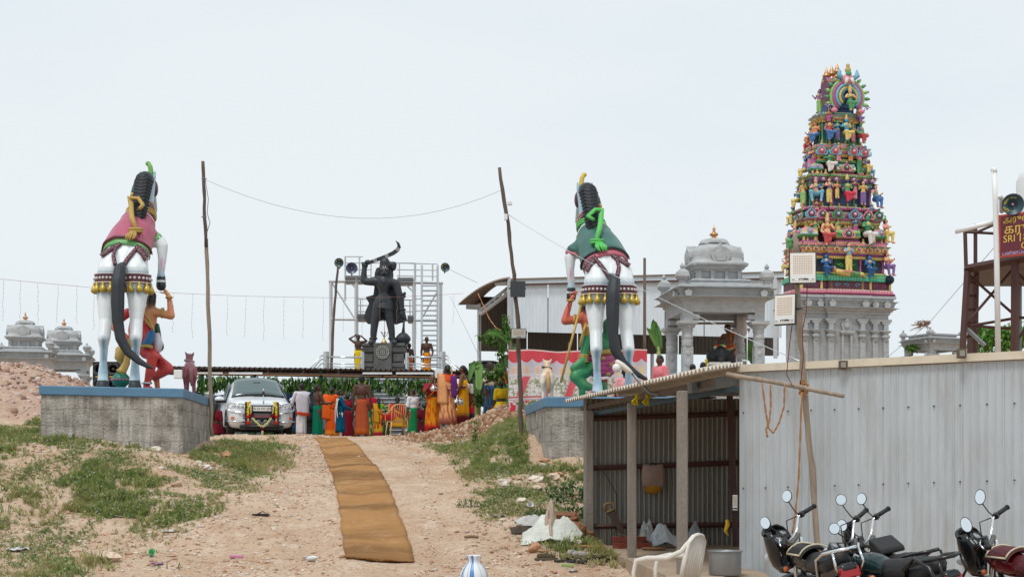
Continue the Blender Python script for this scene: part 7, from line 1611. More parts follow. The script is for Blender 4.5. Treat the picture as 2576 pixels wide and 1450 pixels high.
    person('person in an orange flowered garment behind the banana stem',at(1262,39.6,GY+.5),1.6,BACK,sk(1),(DOWN,DOWN),c2(224,110,40),.55,dict(col=c2(40,110,70),seed=21),'short')
    # --- seated or crouching at the back
    person('crouching man in black clothes behind the white-shawled man',at(776,40.9),1.6,BACK+.6,sk(3),(DOWN,DOWN),c2(40,42,46),.55,dict(col=c2(36,38,44),seed=22),'short',seated=True)
    person('person with long black hair in maroon sitting left of the silver car',at(543,40.5,GY+.1),1.55,BACK-.4,sk(1),(DOWN,DOWN),c2(120,26,40),.5,dict(col=c2(110,20,36),name='saree_skirt',seed=23),'long',seated=True,female=True)
    for px,Y,c,lab in((1049,41.6,(110,20,44),'person in maroon sitting in the shade behind the boy in white'),(1070,42.0,(60,40,44),'dark-clothed person sitting in the shade right of the boy in white'),(893,43.5,(90,84,100),'dark figure sitting in the shade under the canopy'),(1143,42.0,(150,70,40),'person in brown sitting behind the peach saree')):
        person(lab,at(px,Y,GY+.2),1.5,BACK+random.uniform(-.6,.6),sk(3),(DOWN,DOWN),c2(*c),.5,dict(col=c2(*[int(v*.8)for v in c]),seed=px),'bun',seated=True,female=True)
    # --- on the statue platform
    PZ=5.25
    person('bare-chested man in a yellow lungi with hands behind his head, left of the pedestal',at(901,56.4,PZ),1.62,-.2,sk(1),(((.13,.02,.09),(.02,.06,.16)),((.12,-.02,.02),(.02,-.08,.12))),None,0,dict(col=c2(244,206,20),w=.1,seed=24),'short',(.3,0))
    person('bare-chested man in an orange lungi beside the scaffold ladder',at(1073,57.6,PZ),1.64,.15,sk(1),(DOWN,((.05,-.02,-.18),(.0,-.12,-.32))),None,0,dict(col=spot(c2(236,150,20),c2(120,50,90),.72),w=.12,seed=25),'short',(0,.3))
    person('dark bare-chested man half hidden by the right side of the pedestal',at(1029,58.9,PZ),1.5,.6,sk(3),(DOWN,DOWN),None,0,dict(col=c2(226,110,40),w=.1,seed=26),'short',(.3,.2))
    # --- pavilion
    def towel(root,H,g,HX):pass
    person('priest with topknot and orange towel bending over the black idol',at(1838,40.8,4.0),1.68,-.75,sk(2),(((.04,-.12,-.12),(-.02,-.26,-.18)),((.05,-.1,-.14),(0,-.25,-.2))),None,0,dict(col=c2(232,232,238),w=.11,seed=27),'knot',(-.3,.3),lean=.25,shawl=[('orange_towel',[(.08,-.06,.6),(.1,-.05,.74),(.08,.0,.86),(.04,.07,.78),(-.04,.09,.66),(-.1,.03,.57)],[.09,.09,.09,.1,.1,.1],Vector((1,0,.3)),c2(240,120,30),None),('orange_waist_cloth',[(-.11,0,.53),(0,-.1,.52),(.11,0,.53),(0,.1,.53),(-.11,0,.53)],[.16]*5,Vector((0,0,1)),c2(236,130,30),None)])
    person('second priest with a brass crown behind the priest with the topknot',at(1850,41.4,4.0),1.6,-.4,sk(2),(DOWN,DOWN),c2(236,120,36),.3,dict(col=c2(230,228,230),seed=28),'knot',(.2,.1),hairc=rgb(160,120,70))
    for px,lab in((1742,'dark-haired worshipper sitting before the pavilion, left one'),(1768,'dark-haired worshipper sitting before the pavilion, right one')):person(lab,at(px,37.0,3.3+(.05 if px>1750 else 0)),1.6,BACK,sk(3),(DOWN,DOWN),c2(60,50,54),.5,dict(col=c2(50,40,44),seed=px),'short',seated=True)
    person('man in a pink shirt looking down in front of the pavilion pillar',at(1660,34.2,2.62),1.64,-.9,sk(0),(DOWN,DOWN),c2(240,140,150),.6,dict(col=c2(60,60,80),seed=31),'short',(-.2,.35))
    person('person in a pale pink shirt seen between the legs of the green-saddled horse',at(1572,33.5,2.3),1.62,BACK,sk(1),(DOWN,DOWN),c2(240,170,176),.55,dict(col=c2(70,70,90),seed=32),'short')
people()
# ============================================================ SILVER CAR
CARP=M('silver_car_paint',(224,228,233),.25,.12,.03,3,0,1,.6,.95);GLASS=M('car_glass',(96,116,118),.06,.1,.2,1.2,0,1,.9,.7);CHROME=M('chrome',(222,226,230),.1,.95,.02,3,0,1,.6,.95)
TYRE=M('tyre_rubber',(36,36,38),.85,0,.15,20,.2,60);RUB=M('rubber_black',(30,31,33),.6)
def car():
    root=thing('car','silver people carrier with flower garlands on its bull bar, parked at the crest','car',(-6.95,39.5,2.40),math.radians(15),None,world=False)
    secs=[(.0,.40,.66,.62,.70,.5,.76,.78),(.05,.28,.80,.60,.80,.58,.88,.91),(.16,.24,.875,.60,.88,.66,.985,1.01),(.45,.24,.905,.62,.93,.71,1.04,1.075),(.9,.26,.915,.65,.97,.74,1.10,1.14),(1.15,.26,.915,.66,.99,.75,1.14,1.18),(1.3,.26,.915,.66,1.0,.74,1.24,1.28),(1.75,.26,.915,.66,1.01,.685,1.55,1.59),(2.08,.26,.915,.66,1.02,.65,1.70,1.735),(2.6,.26,.915,.66,1.03,.65,1.755,1.79),(3.7,.26,.915,.66,1.03,.64,1.74,1.775),(4.45,.28,.90,.68,1.03,.60,1.64,1.68),(4.66,.34,.86,.68,1.0,.56,1.2,1.22)]
    rows=[]
    for y,zb,w_,wz,bz,tx,tz,tc in secs:
        half=[(0,zb),(w_*.85,zb),(w_*.985,zb+.1),(w_,wz),(w_*.985,bz),(tx,tz),(tx*.55,tz+(tc-tz)*.75),(0,tc)]
        rows.append([(x,y,z)for x,z in half]+[(-x,y,z)for x,z in half[-2:0:-1]])
    b=MB();b.grid(rows,closed=True);n=len(rows[0]);b.add(rows[0],[tuple(range(n-1,-1,-1))]);b.add(rows[-1],[tuple(range(n))]);body=b.build('body',CARP,root);subd(body,2)
    b=MB();b.box((0,2.3,.33),(1.5,3.9,.16));b.build('underbody',RUB,root)
    # windscreen and side glass, slightly proud
    def panel(name,quad,mat,parent=root,nx=10,ny=6,bulge=0.,bdir=(0,-1,0),thick=.008):
        a,b_,c,d=map(Vector,quad);rows=[];bd=Vector(bdir)
        for j in range(ny+1):
            v=j/ny;rows.append([(a.lerp(b_,i/nx)).lerp(d.lerp(c,i/nx),v)+bd*bulge*(1-(2*i/nx-1)**2)for i in range(nx+1)])
        m=MB();m.grid(rows);o=m.build(name,mat,parent);solid(o,thick,0);return o
    ws=panel('windscreen',((-.74,1.20,1.175),(.74,1.20,1.175),(.61,2.04,1.70),(-.61,2.04,1.70)),GLASS,root,12,6,.10,(0,-.55,.83)); 
    panel('windscreen_seal',((-.76,1.17,1.155),(.76,1.17,1.155),(.745,1.21,1.185),(-.745,1.21,1.185)),RUB,root,12,1,.105,(0,-.55,.83))
    b=MB();b.box((.0,1.72,1.60),(.2,.03,.06));b.build('rear_view_mirror',RUB,root)
    for k,x in enumerate((-.12,.42)):b=MB();b.tube([(x,1.13,1.18),(x+.34,1.17,1.21)],.01,5);b.build('wiper',RUB,root)
    for sx in(-1,1):
        panel('side_window',((sx*.9,1.55,1.04),(sx*.905,2.5,1.06),(sx*.70,2.5,1.66),(sx*.735,1.95,1.58)),GLASS,root,4,4,.03,(sx,0,.3));panel('side_window',((sx*.905,2.58,1.06),(sx*.905,3.6,1.06),(sx*.695,3.55,1.66),(sx*.70,2.58,1.67)),GLASS,root,4,4,.03,(sx,0,.3))
        for y in(.92,3.65):
            w_=MB();w_.lathe([(.2,-.1),(.33,-.1),(.35,-.06),(.35,.06),(.33,.1),(.2,.1)],(sx*.80,y,.35),24,(1,0,0));wh=w_.build('wheel',TYRE,root);r=MB();r.lathe([(.0,-.02),(.2,.0),(.225,.03),(.225,.05)],(sx*.84,y,.35),18,(sx,0,0));r.build('rim',CHROME,wh)
            a=MB();a.tube([(sx*.905,y+.42*math.cos(t),.35+.42*math.sin(t))for t in[math.pi*k/12 for k in range(13)]],.035,6);a.build('wheel_arch',RUB,root)
        m=MB();m.sph((sx*1.06,1.52,1.12),(.14,.09,.085),14,10);mm=m.build('door_mirror',CARP,root);m=MB();m.sph((sx*1.05,1.535,1.075),(.15,.1,.06),12,8);m.cyl((sx*.88,1.55,1.05),(sx*1.0,1.53,1.07),.03);m.build('mirror_base',RUB,mm)
        hl=MB();hl.add([(sx*.44,.035,.80),(sx*.80,.13,.82),(sx*.83,.2,.92),(sx*.5,.05,.885)],[(0,1,2,3)if sx>0 else(3,2,1,0)]);o=hl.build('headlamp',M('lamp_lens',(222,228,230),.08,.2,.05,4,0,1,.8,.9),root);o.location=(0,-.03,0);solid(o,.02,0)
        for k in range(3):q=MB();q.sph((sx*(.54+.1*k),.02+.03*k,.85+.012*k),(.04,.02,.03),10,6);q.build('lamp_bulb',CHROME,o)
        f=MB();f.lathe([(0,.02),(.05,.02),(.06,0),(.06,-.04)],(sx*.67,.045,.52),14,(0,-1,0));f.build('fog_lamp',CHROME,root);f=MB();f.plate([(sx*.76,.02,.5),(sx*.84,.07,.5),(sx*.84,.07,.56),(sx*.76,.02,.57)],(0,.04,0));f.build('indicator',M('amber_lens',(214,110,60),.3),root)
    g=MB();g.plate([(-.36,-.02,.86),(.36,-.02,.86),(.47,.0,.62),(.3,-.02,.42),(-.3,-.02,.42),(-.47,.0,.62)],(0,.06,0));gr=g.build('grille',RUB,root)
    for k in range(3):q=MB();q.box((0,-.035,.60-k*.05),(.9-.05*k,.02,.012));q.build('grille_bar',M('dark_bar',(60,60,64),.4),gr)
    for sx in(-1,1):
        for k in range(3):q=MB();q.tube([(sx*.36,-.03,.60-.05*k),(sx*.52,-.01,.66-.06*k)],.012,5);q.build('grille_bar',MATS['dark_bar'],gr)
    q=MB();q.box((0,-.06,.90),(.62,.04,.045));bev(q.build('chrome_bar',CHROME,root),.01)
    q=MB();q.box((0,-.1,.79),(.5,.02,.125));pl=q.build('number_plate',M('plate_white',(226,226,224),.4),root)
    text_mesh('plate_number','TN 23 CK 2297',.088,M('plate_black',(24,24,26),.5),pl,frame4(Vector((0,-.113,.79)),(1,0,0),(0,0,1)),.001)
    q=MB();q.box((0,-.075,.79),(.6,.03,.19));q.build('plate_frame',RUB,root)
    q=MB();q.box((0,-.09,.60),(.46,.02,.13));s_=q.build('guard_panel',M('guard_panel_grey',(86,82,84),.5),root);q=MB();q.box((0,-.103,.585),(.4,.004,.014));q.build('red_line',M('red_line',(200,40,40),.5),s_)
    # bull bar: black side pads, steel hoops, lower tubes with round spots
    for sx in(-1,1):
        q=MB();q.box((sx*.43,-.06,.62),(.07,.08,.72));bev(q.build('guard_upright',RUB,root),.02)
        q=MB();q.tube([(sx*.42,-.08,.9),(sx*.7,-.02,.93),(sx*.86,.1,.94),(sx*.93,.2,.88),(sx*.9,.16,.76),(sx*.78,.05,.70),(sx*.6,-.03,.68),(sx*.45,-.07,.64)],.022,8);q.build('guard_hoop',CHROME,root)
        for x in(.1,.3):q=MB();q.lathe([(0,.01),(.06,.015),(.075,-.01),(.075,-.05)],(sx*x,-.08,.42),14,(0,-1,0));q.build('spot_lamp',M('spot_grey',(120,122,124),.3,.3),root)
    q=MB();q.tube([(-.42,-.07,.32),(.42,-.07,.32)],.03,8);q.build('guard_tube',M('dull_steel',(110,112,114),.4,.6),root);q=MB();q.box((0,.02,.27),(1.2,.1,.12));q.build('lower_bumper',RUB,root)
    q=MB();q.tube([(-.92,.1,.44),(-.75,-.0,.43),(-.45,-.03,.42)],.02,6);q.build('bumper_line',CHROME,root);q=MB();q.tube([(.92,.1,.44),(.75,-.0,.43),(.45,-.03,.42)],.02,6);q.build('bumper_line',CHROME,root)
    q=MB();q.lathe([(.025,0),(.025,.1),(.012,.13),(.012,.34),(.02,.36),(.02,.4),(.012,.42)],(.04,-.06,.92),8);fl=q.build('flag_staff',CHROME,root);q=MB();q.tube([(.04,-.06,1.18),(.04,-.06,1.27)],.035,8);q.build('furled_flag',M('flag_black_red',(60,40,44),.7),fl)
    for sx in(-1,1):
        garl(root,[(sx*.33,-.1,.97),(sx*.38,-.13,.95),(sx*.385,-.14,.8),(sx*.385,-.14,.6)],YLF,.04,'yellow_garland');garl(root,[(sx*.385,-.14,.585),(sx*.385,-.14,.55)],RDF,.045,'red_tassel');garl(root,[(sx*.385,-.14,.5),(sx*.385,-.14,.44)],WTF,.025,'white_tassel');garl(root,[(sx*.385,-.14,.415),(sx*.385,-.14,.39)],RDF,.05,'red_tassel')
    garl(root,[(-.31,-.15,.9),(-.31,-.15,.64)],WTF,.028,'white_garland');garl(root,[(.31,-.15,.9),(.29,-.15,.64)],WTF,.028,'white_garland');garl(root,[(-.31,-.16,.63),(-.28,-.16,.55)],MRF,.04,'maroon_garland');garl(root,[(.29,-.16,.63),(.25,-.16,.55)],MRF,.04,'maroon_garland')
    garl(root,[(-.27,-.16,.53),(-.18,-.17,.42),(-.06,-.18,.32),(.0,-.18,.29),(.06,-.18,.32),(.17,-.17,.42),(.24,-.16,.53)],WTF,.038,'white_garland');garl(root,[(0,-.19,.27),(0,-.19,.17)],MRF,.035,'maroon_tassel');garl(root,[(0,-.19,.15),(0,-.19,.11)],WTF,.035,'white_tassel')
    return root
car()
# ============================================================ MOTORCYCLES
BIKEB=M('bike_black',(26,27,30),.25,.1,.1,5,0,1,.6,.9);SEATM=M('bike_seat',(34,34,37),.55,0,.15,12,.15,40,.4,.9);MIRR=M('mirror_glass',(226,232,236),.03,1.0,0,3,0,1,.5,1.0);REDL=M('tail_lens',(170,24,30),.18,0,.1,4,0,1,.6,.85);GREYM=M('engine_grey',(120,118,114),.45,.6,.2,12)
def bike(label,origin,head,lean,steer,style):
    root=thing('motorcycle',label,'motorcycle',origin,0,'motorcycles parked before the tin wall',world=False);root.rotation_euler=(0,lean,head);root.scale=(.94,.94,.94)
    pv_=Vector((0,.46,.9));axs=Vector((0,-math.sin(.46),math.cos(.46)));RS=Matrix.Rotation(steer,3,axs);ST_=lambda x,y,z:pv_+RS@(Vector((x,y,z))-pv_)
    def part(name,mat,fn,parent=root,bv_=0):b=MB();fn(b);o=b.build(name,mat,parent);return bev(o,bv_)if bv_ else o
    # wheels
    rz_=lambda p:ST_(*p)
    def wheel(c,ax,rub=.045,R=.29):
        w_=part('wheel',TYRE,lambda b:b.lathe([(R-.07,-rub),(R-.02,-rub*.95),(R,0),(R-.02,rub*.95),(R-.07,rub)],c,26,ax));part('rim',CHROME,lambda b:b.lathe([(R-.09,-.025),(R-.06,-.03),(R-.06,.03),(R-.09,.025)],c,26,ax),w_);part('hub',GREYM,lambda b:b.lathe([(0,-.06),(.06,-.06),(.07,0),(.06,.06),(0,.06)],c,12,ax),w_)
        u,v,d=basis(ax);[part('spoke',CHROME,lambda b,k=k:b.cyl(Vector(c)+(u*math.cos(k)+v*math.sin(k))*.06,Vector(c)+(u*math.cos(k)+v*math.sin(k))*(R-.07),.004,None,5),w_)for k in[i*math.pi/6 for i in range(12)]]
    fc=ST_(0,.70,.29);wheel(fc,RS@Vector((1,0,0)),.04);wheel(Vector((0,-.58,.29)),Vector((1,0,0)),.05)
    for sx in(-1,1):part('fork',CHROME,lambda b:b.tube([ST_(sx*.08,.70,.29),ST_(sx*.08,.56,.62),ST_(sx*.08,.42,.93)],[.024,.022,.018],8))
    part('front_mudguard',style['body'],lambda b:b.grid([[fc+RS@Vector((x,.33*math.cos(a),.33*math.sin(a)-abs(x)*.25))for x in(-.065,-.03,0,.03,.065)]for a in[math.radians(20+130*k/10)for k in range(11)]]))
    part('frame',BIKEB,lambda b:b.tube([(0,.42,.82),(0,.2,.72),(0,-.2,.62),(0,-.58,.55)],.03,6));part('down_tube',BIKEB,lambda b:b.tube([(0,.43,.78),(0,.3,.45),(0,.15,.28),(0,-.3,.3)],.025,6));part('swing_arm',BIKEB,lambda b:b.tube([(.08,-.1,.32),(.08,-.58,.29)],.025,6))
    part('engine',GREYM,lambda b:(b.box((0,.05,.38),(.24,.36,.22)),b.box((0,.18,.52),(.18,.18,.2)),[b.box((0,.18,.46+k*.03),(.24,.24,.008))for k in range(5)]),root,.015)
    part('exhaust',CHROME,lambda b:b.tube([(.14,.25,.4),(.15,.1,.22),(.15,-.2,.24),(.16,-.75,.36)],[.02,.022,.035,.045],8))
    for sx in(-1,1):part('shock_absorber',CHROME,lambda b:b.tube([(sx*.11,-.5,.32),(sx*.11,-.4,.62)],.025,8));part('side_cover',style['body'],lambda b:b.plate([(sx*.1,.0,.5),(sx*.1,-.3,.48),(sx*.11,-.34,.62),(sx*.1,.02,.66)],(sx*.03,0,0)),root,.01)
    # tank, seat, tail
    tank=[ell((0,.22,.78),(.13,.25,.12),(1,1,1)),ell((0,.12,.76),(.12,.24,.11),(1,1,1)),ell((0,.34,.80),(.11,.16,.09),(1,1,1))]
    t_=sculpt('tank',tank,.014,root,style['tankm'],3)
    if style.get('cover'):
        o=part('tank_cover',style['cover'],lambda b:b.grid([[(.145*math.sin(a),y,.795+.115*math.cos(a)*(1 if y<.35 else .85)-.02*(abs(y-.2)>.17))for a in[math.radians(-72+144*k/12)for k in range(13)]]for y in(-.02,.06,.14,.22,.3,.36,.4)]));solid(o,.012,1);pts=[[(.158*math.sin(math.radians(a)),y,.80+.12*math.cos(math.radians(a)))for a in range(-66,67,12)]for y in(-.01,.33)]
        piping=M('cream_piping',(206,196,166),.7)
        for i in(0,1):part('piping',piping,lambda b:b.tube([Vector(p)+Vector((0,0,.006))for p in pts[i]],.009,5),o)
        for a in(0,-1):part('piping',piping,lambda b:b.tube([Vector(pts[0][a])+Vector((0,0,.004)),Vector(pts[1][a])+Vector((0,0,.004))],.009,5),o)
        if style.get('chevron'):part('chevron',piping,lambda b:(b.plate([(.02,.05,.925),(.06,.06,.915),(.03,.26,.922),(.0,.24,.928)],(0,0,.006))),o)
    sculpt('seat',[cap((0,-.02,.76),(0,-.3,.77),.1,.115,(1,1,1)),cap((0,-.3,.78),(0,-.62,.83),.115,.09,(1,1,1)),cap((.05,-.1,.74),(.06,-.55,.78),.08,.08,(1,1,1)),cap((-.05,-.1,.74),(-.06,-.55,.78),.08,.08,(1,1,1))],.016,root,style.get('seatm',SEATM),3)
    tl=style['tail']
    sculpt('tail_cowl',[cap((.07,-.4,.68),(.045,-.78,.76),.06,.05,(1,1,1)),cap((-.07,-.4,.68),(-.045,-.78,.76),.06,.05,(1,1,1)),cap((0,-.5,.72),(0,-.78,.76),.06,.05,(1,1,1))],.015,root,tl,2)
    part('tail_light',REDL,lambda b:b.hexa([(-.095,-.835,.68),(.095,-.835,.68),(.1,-.78,.68),(-.1,-.78,.68)],[(-.085,-.82,.775),(.085,-.82,.775),(.09,-.77,.775),(-.09,-.77,.775)]),root,.012)
    part('rear_mudguard',BIKEB,lambda b:b.grid([[(x,-.58-.35*math.sin(a),.29+.35*math.cos(a)-abs(x)*.2)for x in(-.08,-.03,.03,.08)]for a in[math.radians(-10+115*k/10)for k in range(11)]]))
    pl=part('number_plate',MATS['plate_white'],lambda b:b.box((0,-.905,.56),(.2,.012,.1),Matrix.Rotation(-.2,3,'X')))
    if style.get('plate'):text_mesh('plate_number',style['plate'],.075,MATS['plate_black'],pl,frame4(Vector((0,-.915,.562)),(1,0,0),(0,-.2,1)),.001)
    for sx in(-1,1):ind=part('indicator',BIKEB,lambda b:(b.cyl((sx*.08,-.76,.64),(sx*.17,-.76,.63),.012),b.sph((sx*.19,-.76,.63),(.04,.045,.03),10,6)));part('lens',MATS['amber_lens'],lambda b:b.sph((sx*.2,-.785,.63),(.03,.03,.024),8,6),ind)
    part('grab_rail',style.get('rail',CHROME),lambda b:b.tube([(.13,-.36,.68),(.14,-.42,.84),(.135,-.6,.9),(.1,-.8,.93),(0,-.86,.935),(-.1,-.8,.93),(-.135,-.6,.9),(-.14,-.42,.84),(-.13,-.36,.68)],.017,8));part('rail_stay',style.get('rail',CHROME),lambda b:b.tube([(.12,-.8,.92),(.13,-.84,.8),(.1,-.8,.72)],.012,6));part('rail_stay',style.get('rail',CHROME),lambda b:b.tube([(-.12,-.8,.92),(-.13,-.84,.8),(-.1,-.8,.72)],.012,6))
    # steering head: bar, grips, levers, mirrors, meters, fairing
    pb=[(-.36,.34,1.08),(-.2,.40,1.1),(-.1,.44,1.0),(0,.45,.985),(.1,.44,1.0),(.2,.40,1.1),(.36,.34,1.08)]
    part('handlebar',CHROME,lambda b:b.tube([ST_(*p)for p in((-.24,.38,1.1),(-.19,.41,1.095),(-.11,.45,.99),(0,.455,.98),(.11,.45,.99),(.19,.41,1.095),(.24,.38,1.1))],.0135,8));part('triple_clamp',GREYM,lambda b:b.box(ST_(0,.45,.96),(.2,.07,.035),RS),root,.008)
    for sx in(-1,1):
        gp=part('grip',RUB,lambda b:b.tube([ST_(sx*.25,.375,1.1),ST_(sx*.38,.32,1.085)],.021,10));part('grip_end',RUB,lambda b:b.tube([ST_(sx*.375,.322,1.086),ST_(sx*.39,.316,1.084)],.025,10),gp);part('switch_box',BIKEB,lambda b:b.box(ST_(sx*.225,.385,1.1),(.055,.05,.055),RS),root,.01)
        part('lever',CHROME if style.get('rail')is None else BIKEB,lambda b:b.tube([ST_(sx*.21,.43,1.095),ST_(sx*.27,.43,1.08),ST_(sx*.36,.375,1.07)],.007,6))
        mt=ST_(sx*.27,.47,1.30);part('cable',RUB,lambda b:b.tube([ST_(sx*.2,.43,1.1),ST_(sx*.16,.53,1.1),ST_(sx*.08,.54,.98),ST_(0,.48,.8)],.006,5))
        st=part('mirror',RUB,lambda b:(b.tube([ST_(sx*.2,.40,1.11),ST_(sx*.21,.43,1.16),ST_(sx*.25,.47,1.25)],.006,6),b.lathe([(.039,.0),(.05,-.004),(.048,-.014),(.02,-.03)],(0,0,0),18,(0,-1,0))))
        # shape the mirror shell: oval, tipped outwards, facing the rider
        me=st.data;nst=len(me.vertices)-18*4
        fd=Vector((-.55,-.8,.22)).normalized();up_=(Vector((sx*.25,0,1))-fd*Vector((sx*.25,0,1)).dot(fd)).normalized();rt=up_.cross(fd)*-1
        sq=style.get('mir',1.25)
        for v in me.vertices[nst:]:
            x,y,z=v.co;v.co=mt+rt*x+up_*z*sq+fd*(-y*1.0)
        mg=MB();mg.add([mt+rt*.0445*math.cos(a)+up_*.0445*sq*math.sin(a)+fd*.006 for a in[2*math.pi*k/20 for k in range(20)]],[tuple(range(20))]);mg.build('mirror_glass',MIRR,st)
        part('indicator',BIKEB,lambda b:(b.cyl(ST_(sx*.1,.56,.78),ST_(sx*.18,.56,.78),.014),b.sph(ST_(sx*.21,.55,.78),(.05,.05,.035),10,6)));part('indicator_lens',MATS['amber_lens'],lambda b:b.sph(ST_(sx*.225,.53,.78),(.035,.04,.028),8,6))
    if style['front']=='fairing':
        fr=[[ST_(w_*math.sin(a),y+dpt*(math.cos(a)-1),z)for a in[math.radians(-95+190*k/14)for k in range(15)]]for w_,y,dpt,z in((.07,.70,.1,1.12),(.115,.72,.14,1.06),(.14,.74,.17,.98),(.15,.76,.18,.88),(.14,.77,.17,.78),(.1,.74,.12,.70),(.05,.68,.06,.66))]
        o=part('fairing',style['body'],lambda b:b.grid(fr));solid(o,.012,1)
        for x in(-.06,.06):part('meter',M('meter_face',(150,154,158),.15,.2),lambda b:b.lathe([(.058,-.05),(.062,0),(.054,.006),(0,.012)],ST_(x,.57,1.02),16,RS@Vector((0,-.75,.66))));part('meter_ring',BIKEB,lambda b:b.lathe([(.056,-.06),(.07,-.02),(.068,.008),(.058,.008)],ST_(x,.57,1.02),16,RS@Vector((0,-.75,.66))))
        part('headlamp',MATS['lamp_lens'],lambda b:b.sph(ST_(0,.745,.84),(.09,.035,.06),12,8));part('visor_lip',BIKEB,lambda b:b.tube([ST_(.1*math.sin(a),.70-.05*(1-math.cos(a)),1.13-.02*abs(math.sin(a)))for a in[math.radians(-70+140*k/8)for k in range(9)]],.018,6))
    else:
        part('headlamp',BIKEB,lambda b:b.lathe([(.02,-.16),(.07,-.13),(.095,-.05),(.1,0)],ST_(0,.70,.88),18,RS@Vector((0,1,0))));part('headlamp_rim',CHROME,lambda b:b.lathe([(.1,-.02),(.106,0),(.1,.02),(.06,.035),(0,.04)],ST_(0,.70,.88),18,RS@Vector((0,1,0))));part('meter',BIKEB,lambda b:b.lathe([(.06,-.08),(.065,0),(.055,.008),(0,.012)],ST_(0,.6,.99),16,RS@Vector((0,-.6,.8)))); 
        part('meter_glass',M('meter_face',(150,154,158),.15,.2),lambda b:b.lathe([(.05,.009),(0,.016)],ST_(0,.6,.99),16,RS@Vector((0,-.6,.8))))
    if style.get('visor'):o=part('visor',BIKEB,lambda b:b.grid([[ST_(.13*math.sin(a)*(1-.35*t),.72-.1*t-.08*(1-math.cos(a)),.92+.26*t)for a in[math.radians(-80+160*k/10)for k in range(11)]]for t in(0,.25,.5,.75,1)]));solid(o,.01)
    if style.get('bag'):part('tank_bag',SEATM,lambda b:b.hexa([(-.13,-.06,.87),(.13,-.06,.87),(.13,.2,.9),(-.13,.2,.9)],[(-.12,-.05,.93),(.12,-.05,.93),(.12,.19,1.02),(-.12,.19,1.02)]),root,.02)
    if style.get('carrier'):
        part('carrier_hoop',BIKEB,lambda b:b.tube([(-.15,-.36,.6),(-.16,-.4,.82),(-.16,-.55,.93),(-.16,-.72,.86),(-.15,-.86,.6)],.018,8));o=part('side_box',style['body'],lambda b:b.hexa([(-.18,-.86,.6),(-.09,-.86,.6),(-.09,-.3,.6),(-.18,-.3,.6)],[(-.17,-.84,.76),(-.09,-.84,.76),(-.09,-.28,.72),(-.17,-.28,.72)]),root,.02)
        for txt,z_ in(('XL',.70),('SUPER',.64)):text_mesh('lettering',txt,.075,M('decal_gold',(206,190,140),.5),o,frame4(Vector((-.186,-.6,z_)),(0,-1,0),(0,0,1)),.001)
    part('side_stand',BIKEB,lambda b:b.tube([(-.1,-.05,.3),(-.24,-.02,.07)],.014,6))
    return root
def place_bike(label,px,py,Y,head,style,lean=-.2,steer=.8):
    """the pixel is where the tail light sits"""
    R=Matrix.Rotation(head,3,'Z')@Matrix.Rotation(lean,3,'Y');o=P(px,py,Y)-R@Vector((0,-.77,.69));o.z=float(gz(o.x,o.y))-.005;return bike(label,o,head,lean,steer,style)
TANKB=PAINT('tank_black',.25,.05,.5)
def cloth_pattern(name,a,b_):
    m=M(name,a,.6,0,.05,9,.2,30);t=m.node_tree;bs=t.nodes['Principled BSDF'];w_=t.nodes.new('ShaderNodeTexWave');w_.inputs['Scale'].default_value=7;w_.inputs['Distortion'].default_value=9;w_.inputs['Detail'].default_value=2
    x=t.nodes.new('ShaderNodeMix');x.data_type='RGBA';x.inputs['A'].default_value=(*rgb(*a,.85),1);x.inputs['B'].default_value=(*rgb(*b_,.85),1);r=t.nodes.new('ShaderNodeValToRGB');r.color_ramp.elements[0].position=.4;r.color_ramp.elements[1].position=.55
    t.links.new(w_.outputs['Fac'],r.inputs[0]);t.links.new(r.outputs[0],x.inputs['Factor']);t.links.new(x.outputs['Result'],bs.inputs['Base Color']);return m
def tankm(name,c):return M(name,c,.2,.1,.05,4,0,1,.6,.85)
RDB=cloth_pattern('red_black_cover',(120,20,34),(30,24,28))
place_bike('black motorcycle with chrome grab rail and plate starting TN4, leftmost of the row',2138,1416,11.6,.15,dict(body=BIKEB,tankm=tankm('tank_black1',(28,28,31)),cover=SEATM,chevron=True,tail=BIKEB,front='fairing',plate='TN4'))
place_bike('motorcycle with red tail panel and black windscreen behind the moped',2345,1416,11.7,.15,dict(body=BIKEB,tankm=tankm('tank_black2',(28,28,31)),tail=tankm('tail_red',(176,20,26)),front='lamp',visor=True,bag=True,rail=BIKEB,mir=1.2))
place_bike('dark green moped with round headlamp and square mirrors in front of the red-tailed motorcycle',2400,1468,11.0,.42,dict(body=tankm('moped_black',(40,44,48)),tankm=tankm('tank_teal',(30,52,54)),tail=BIKEB,front='lamp',rail=BIKEB,carrier=True,mir=1.05))
place_bike('black and red motorcycle with patterned tank cover at the right edge',2705,1450,11.2,.2,dict(body=BIKEB,tankm=tankm('tank_red3',(120,20,28)),cover=RDB,tail=tankm('tail_red2',(150,20,28)),front='fairing',mir=1.5,seatm=RDB))
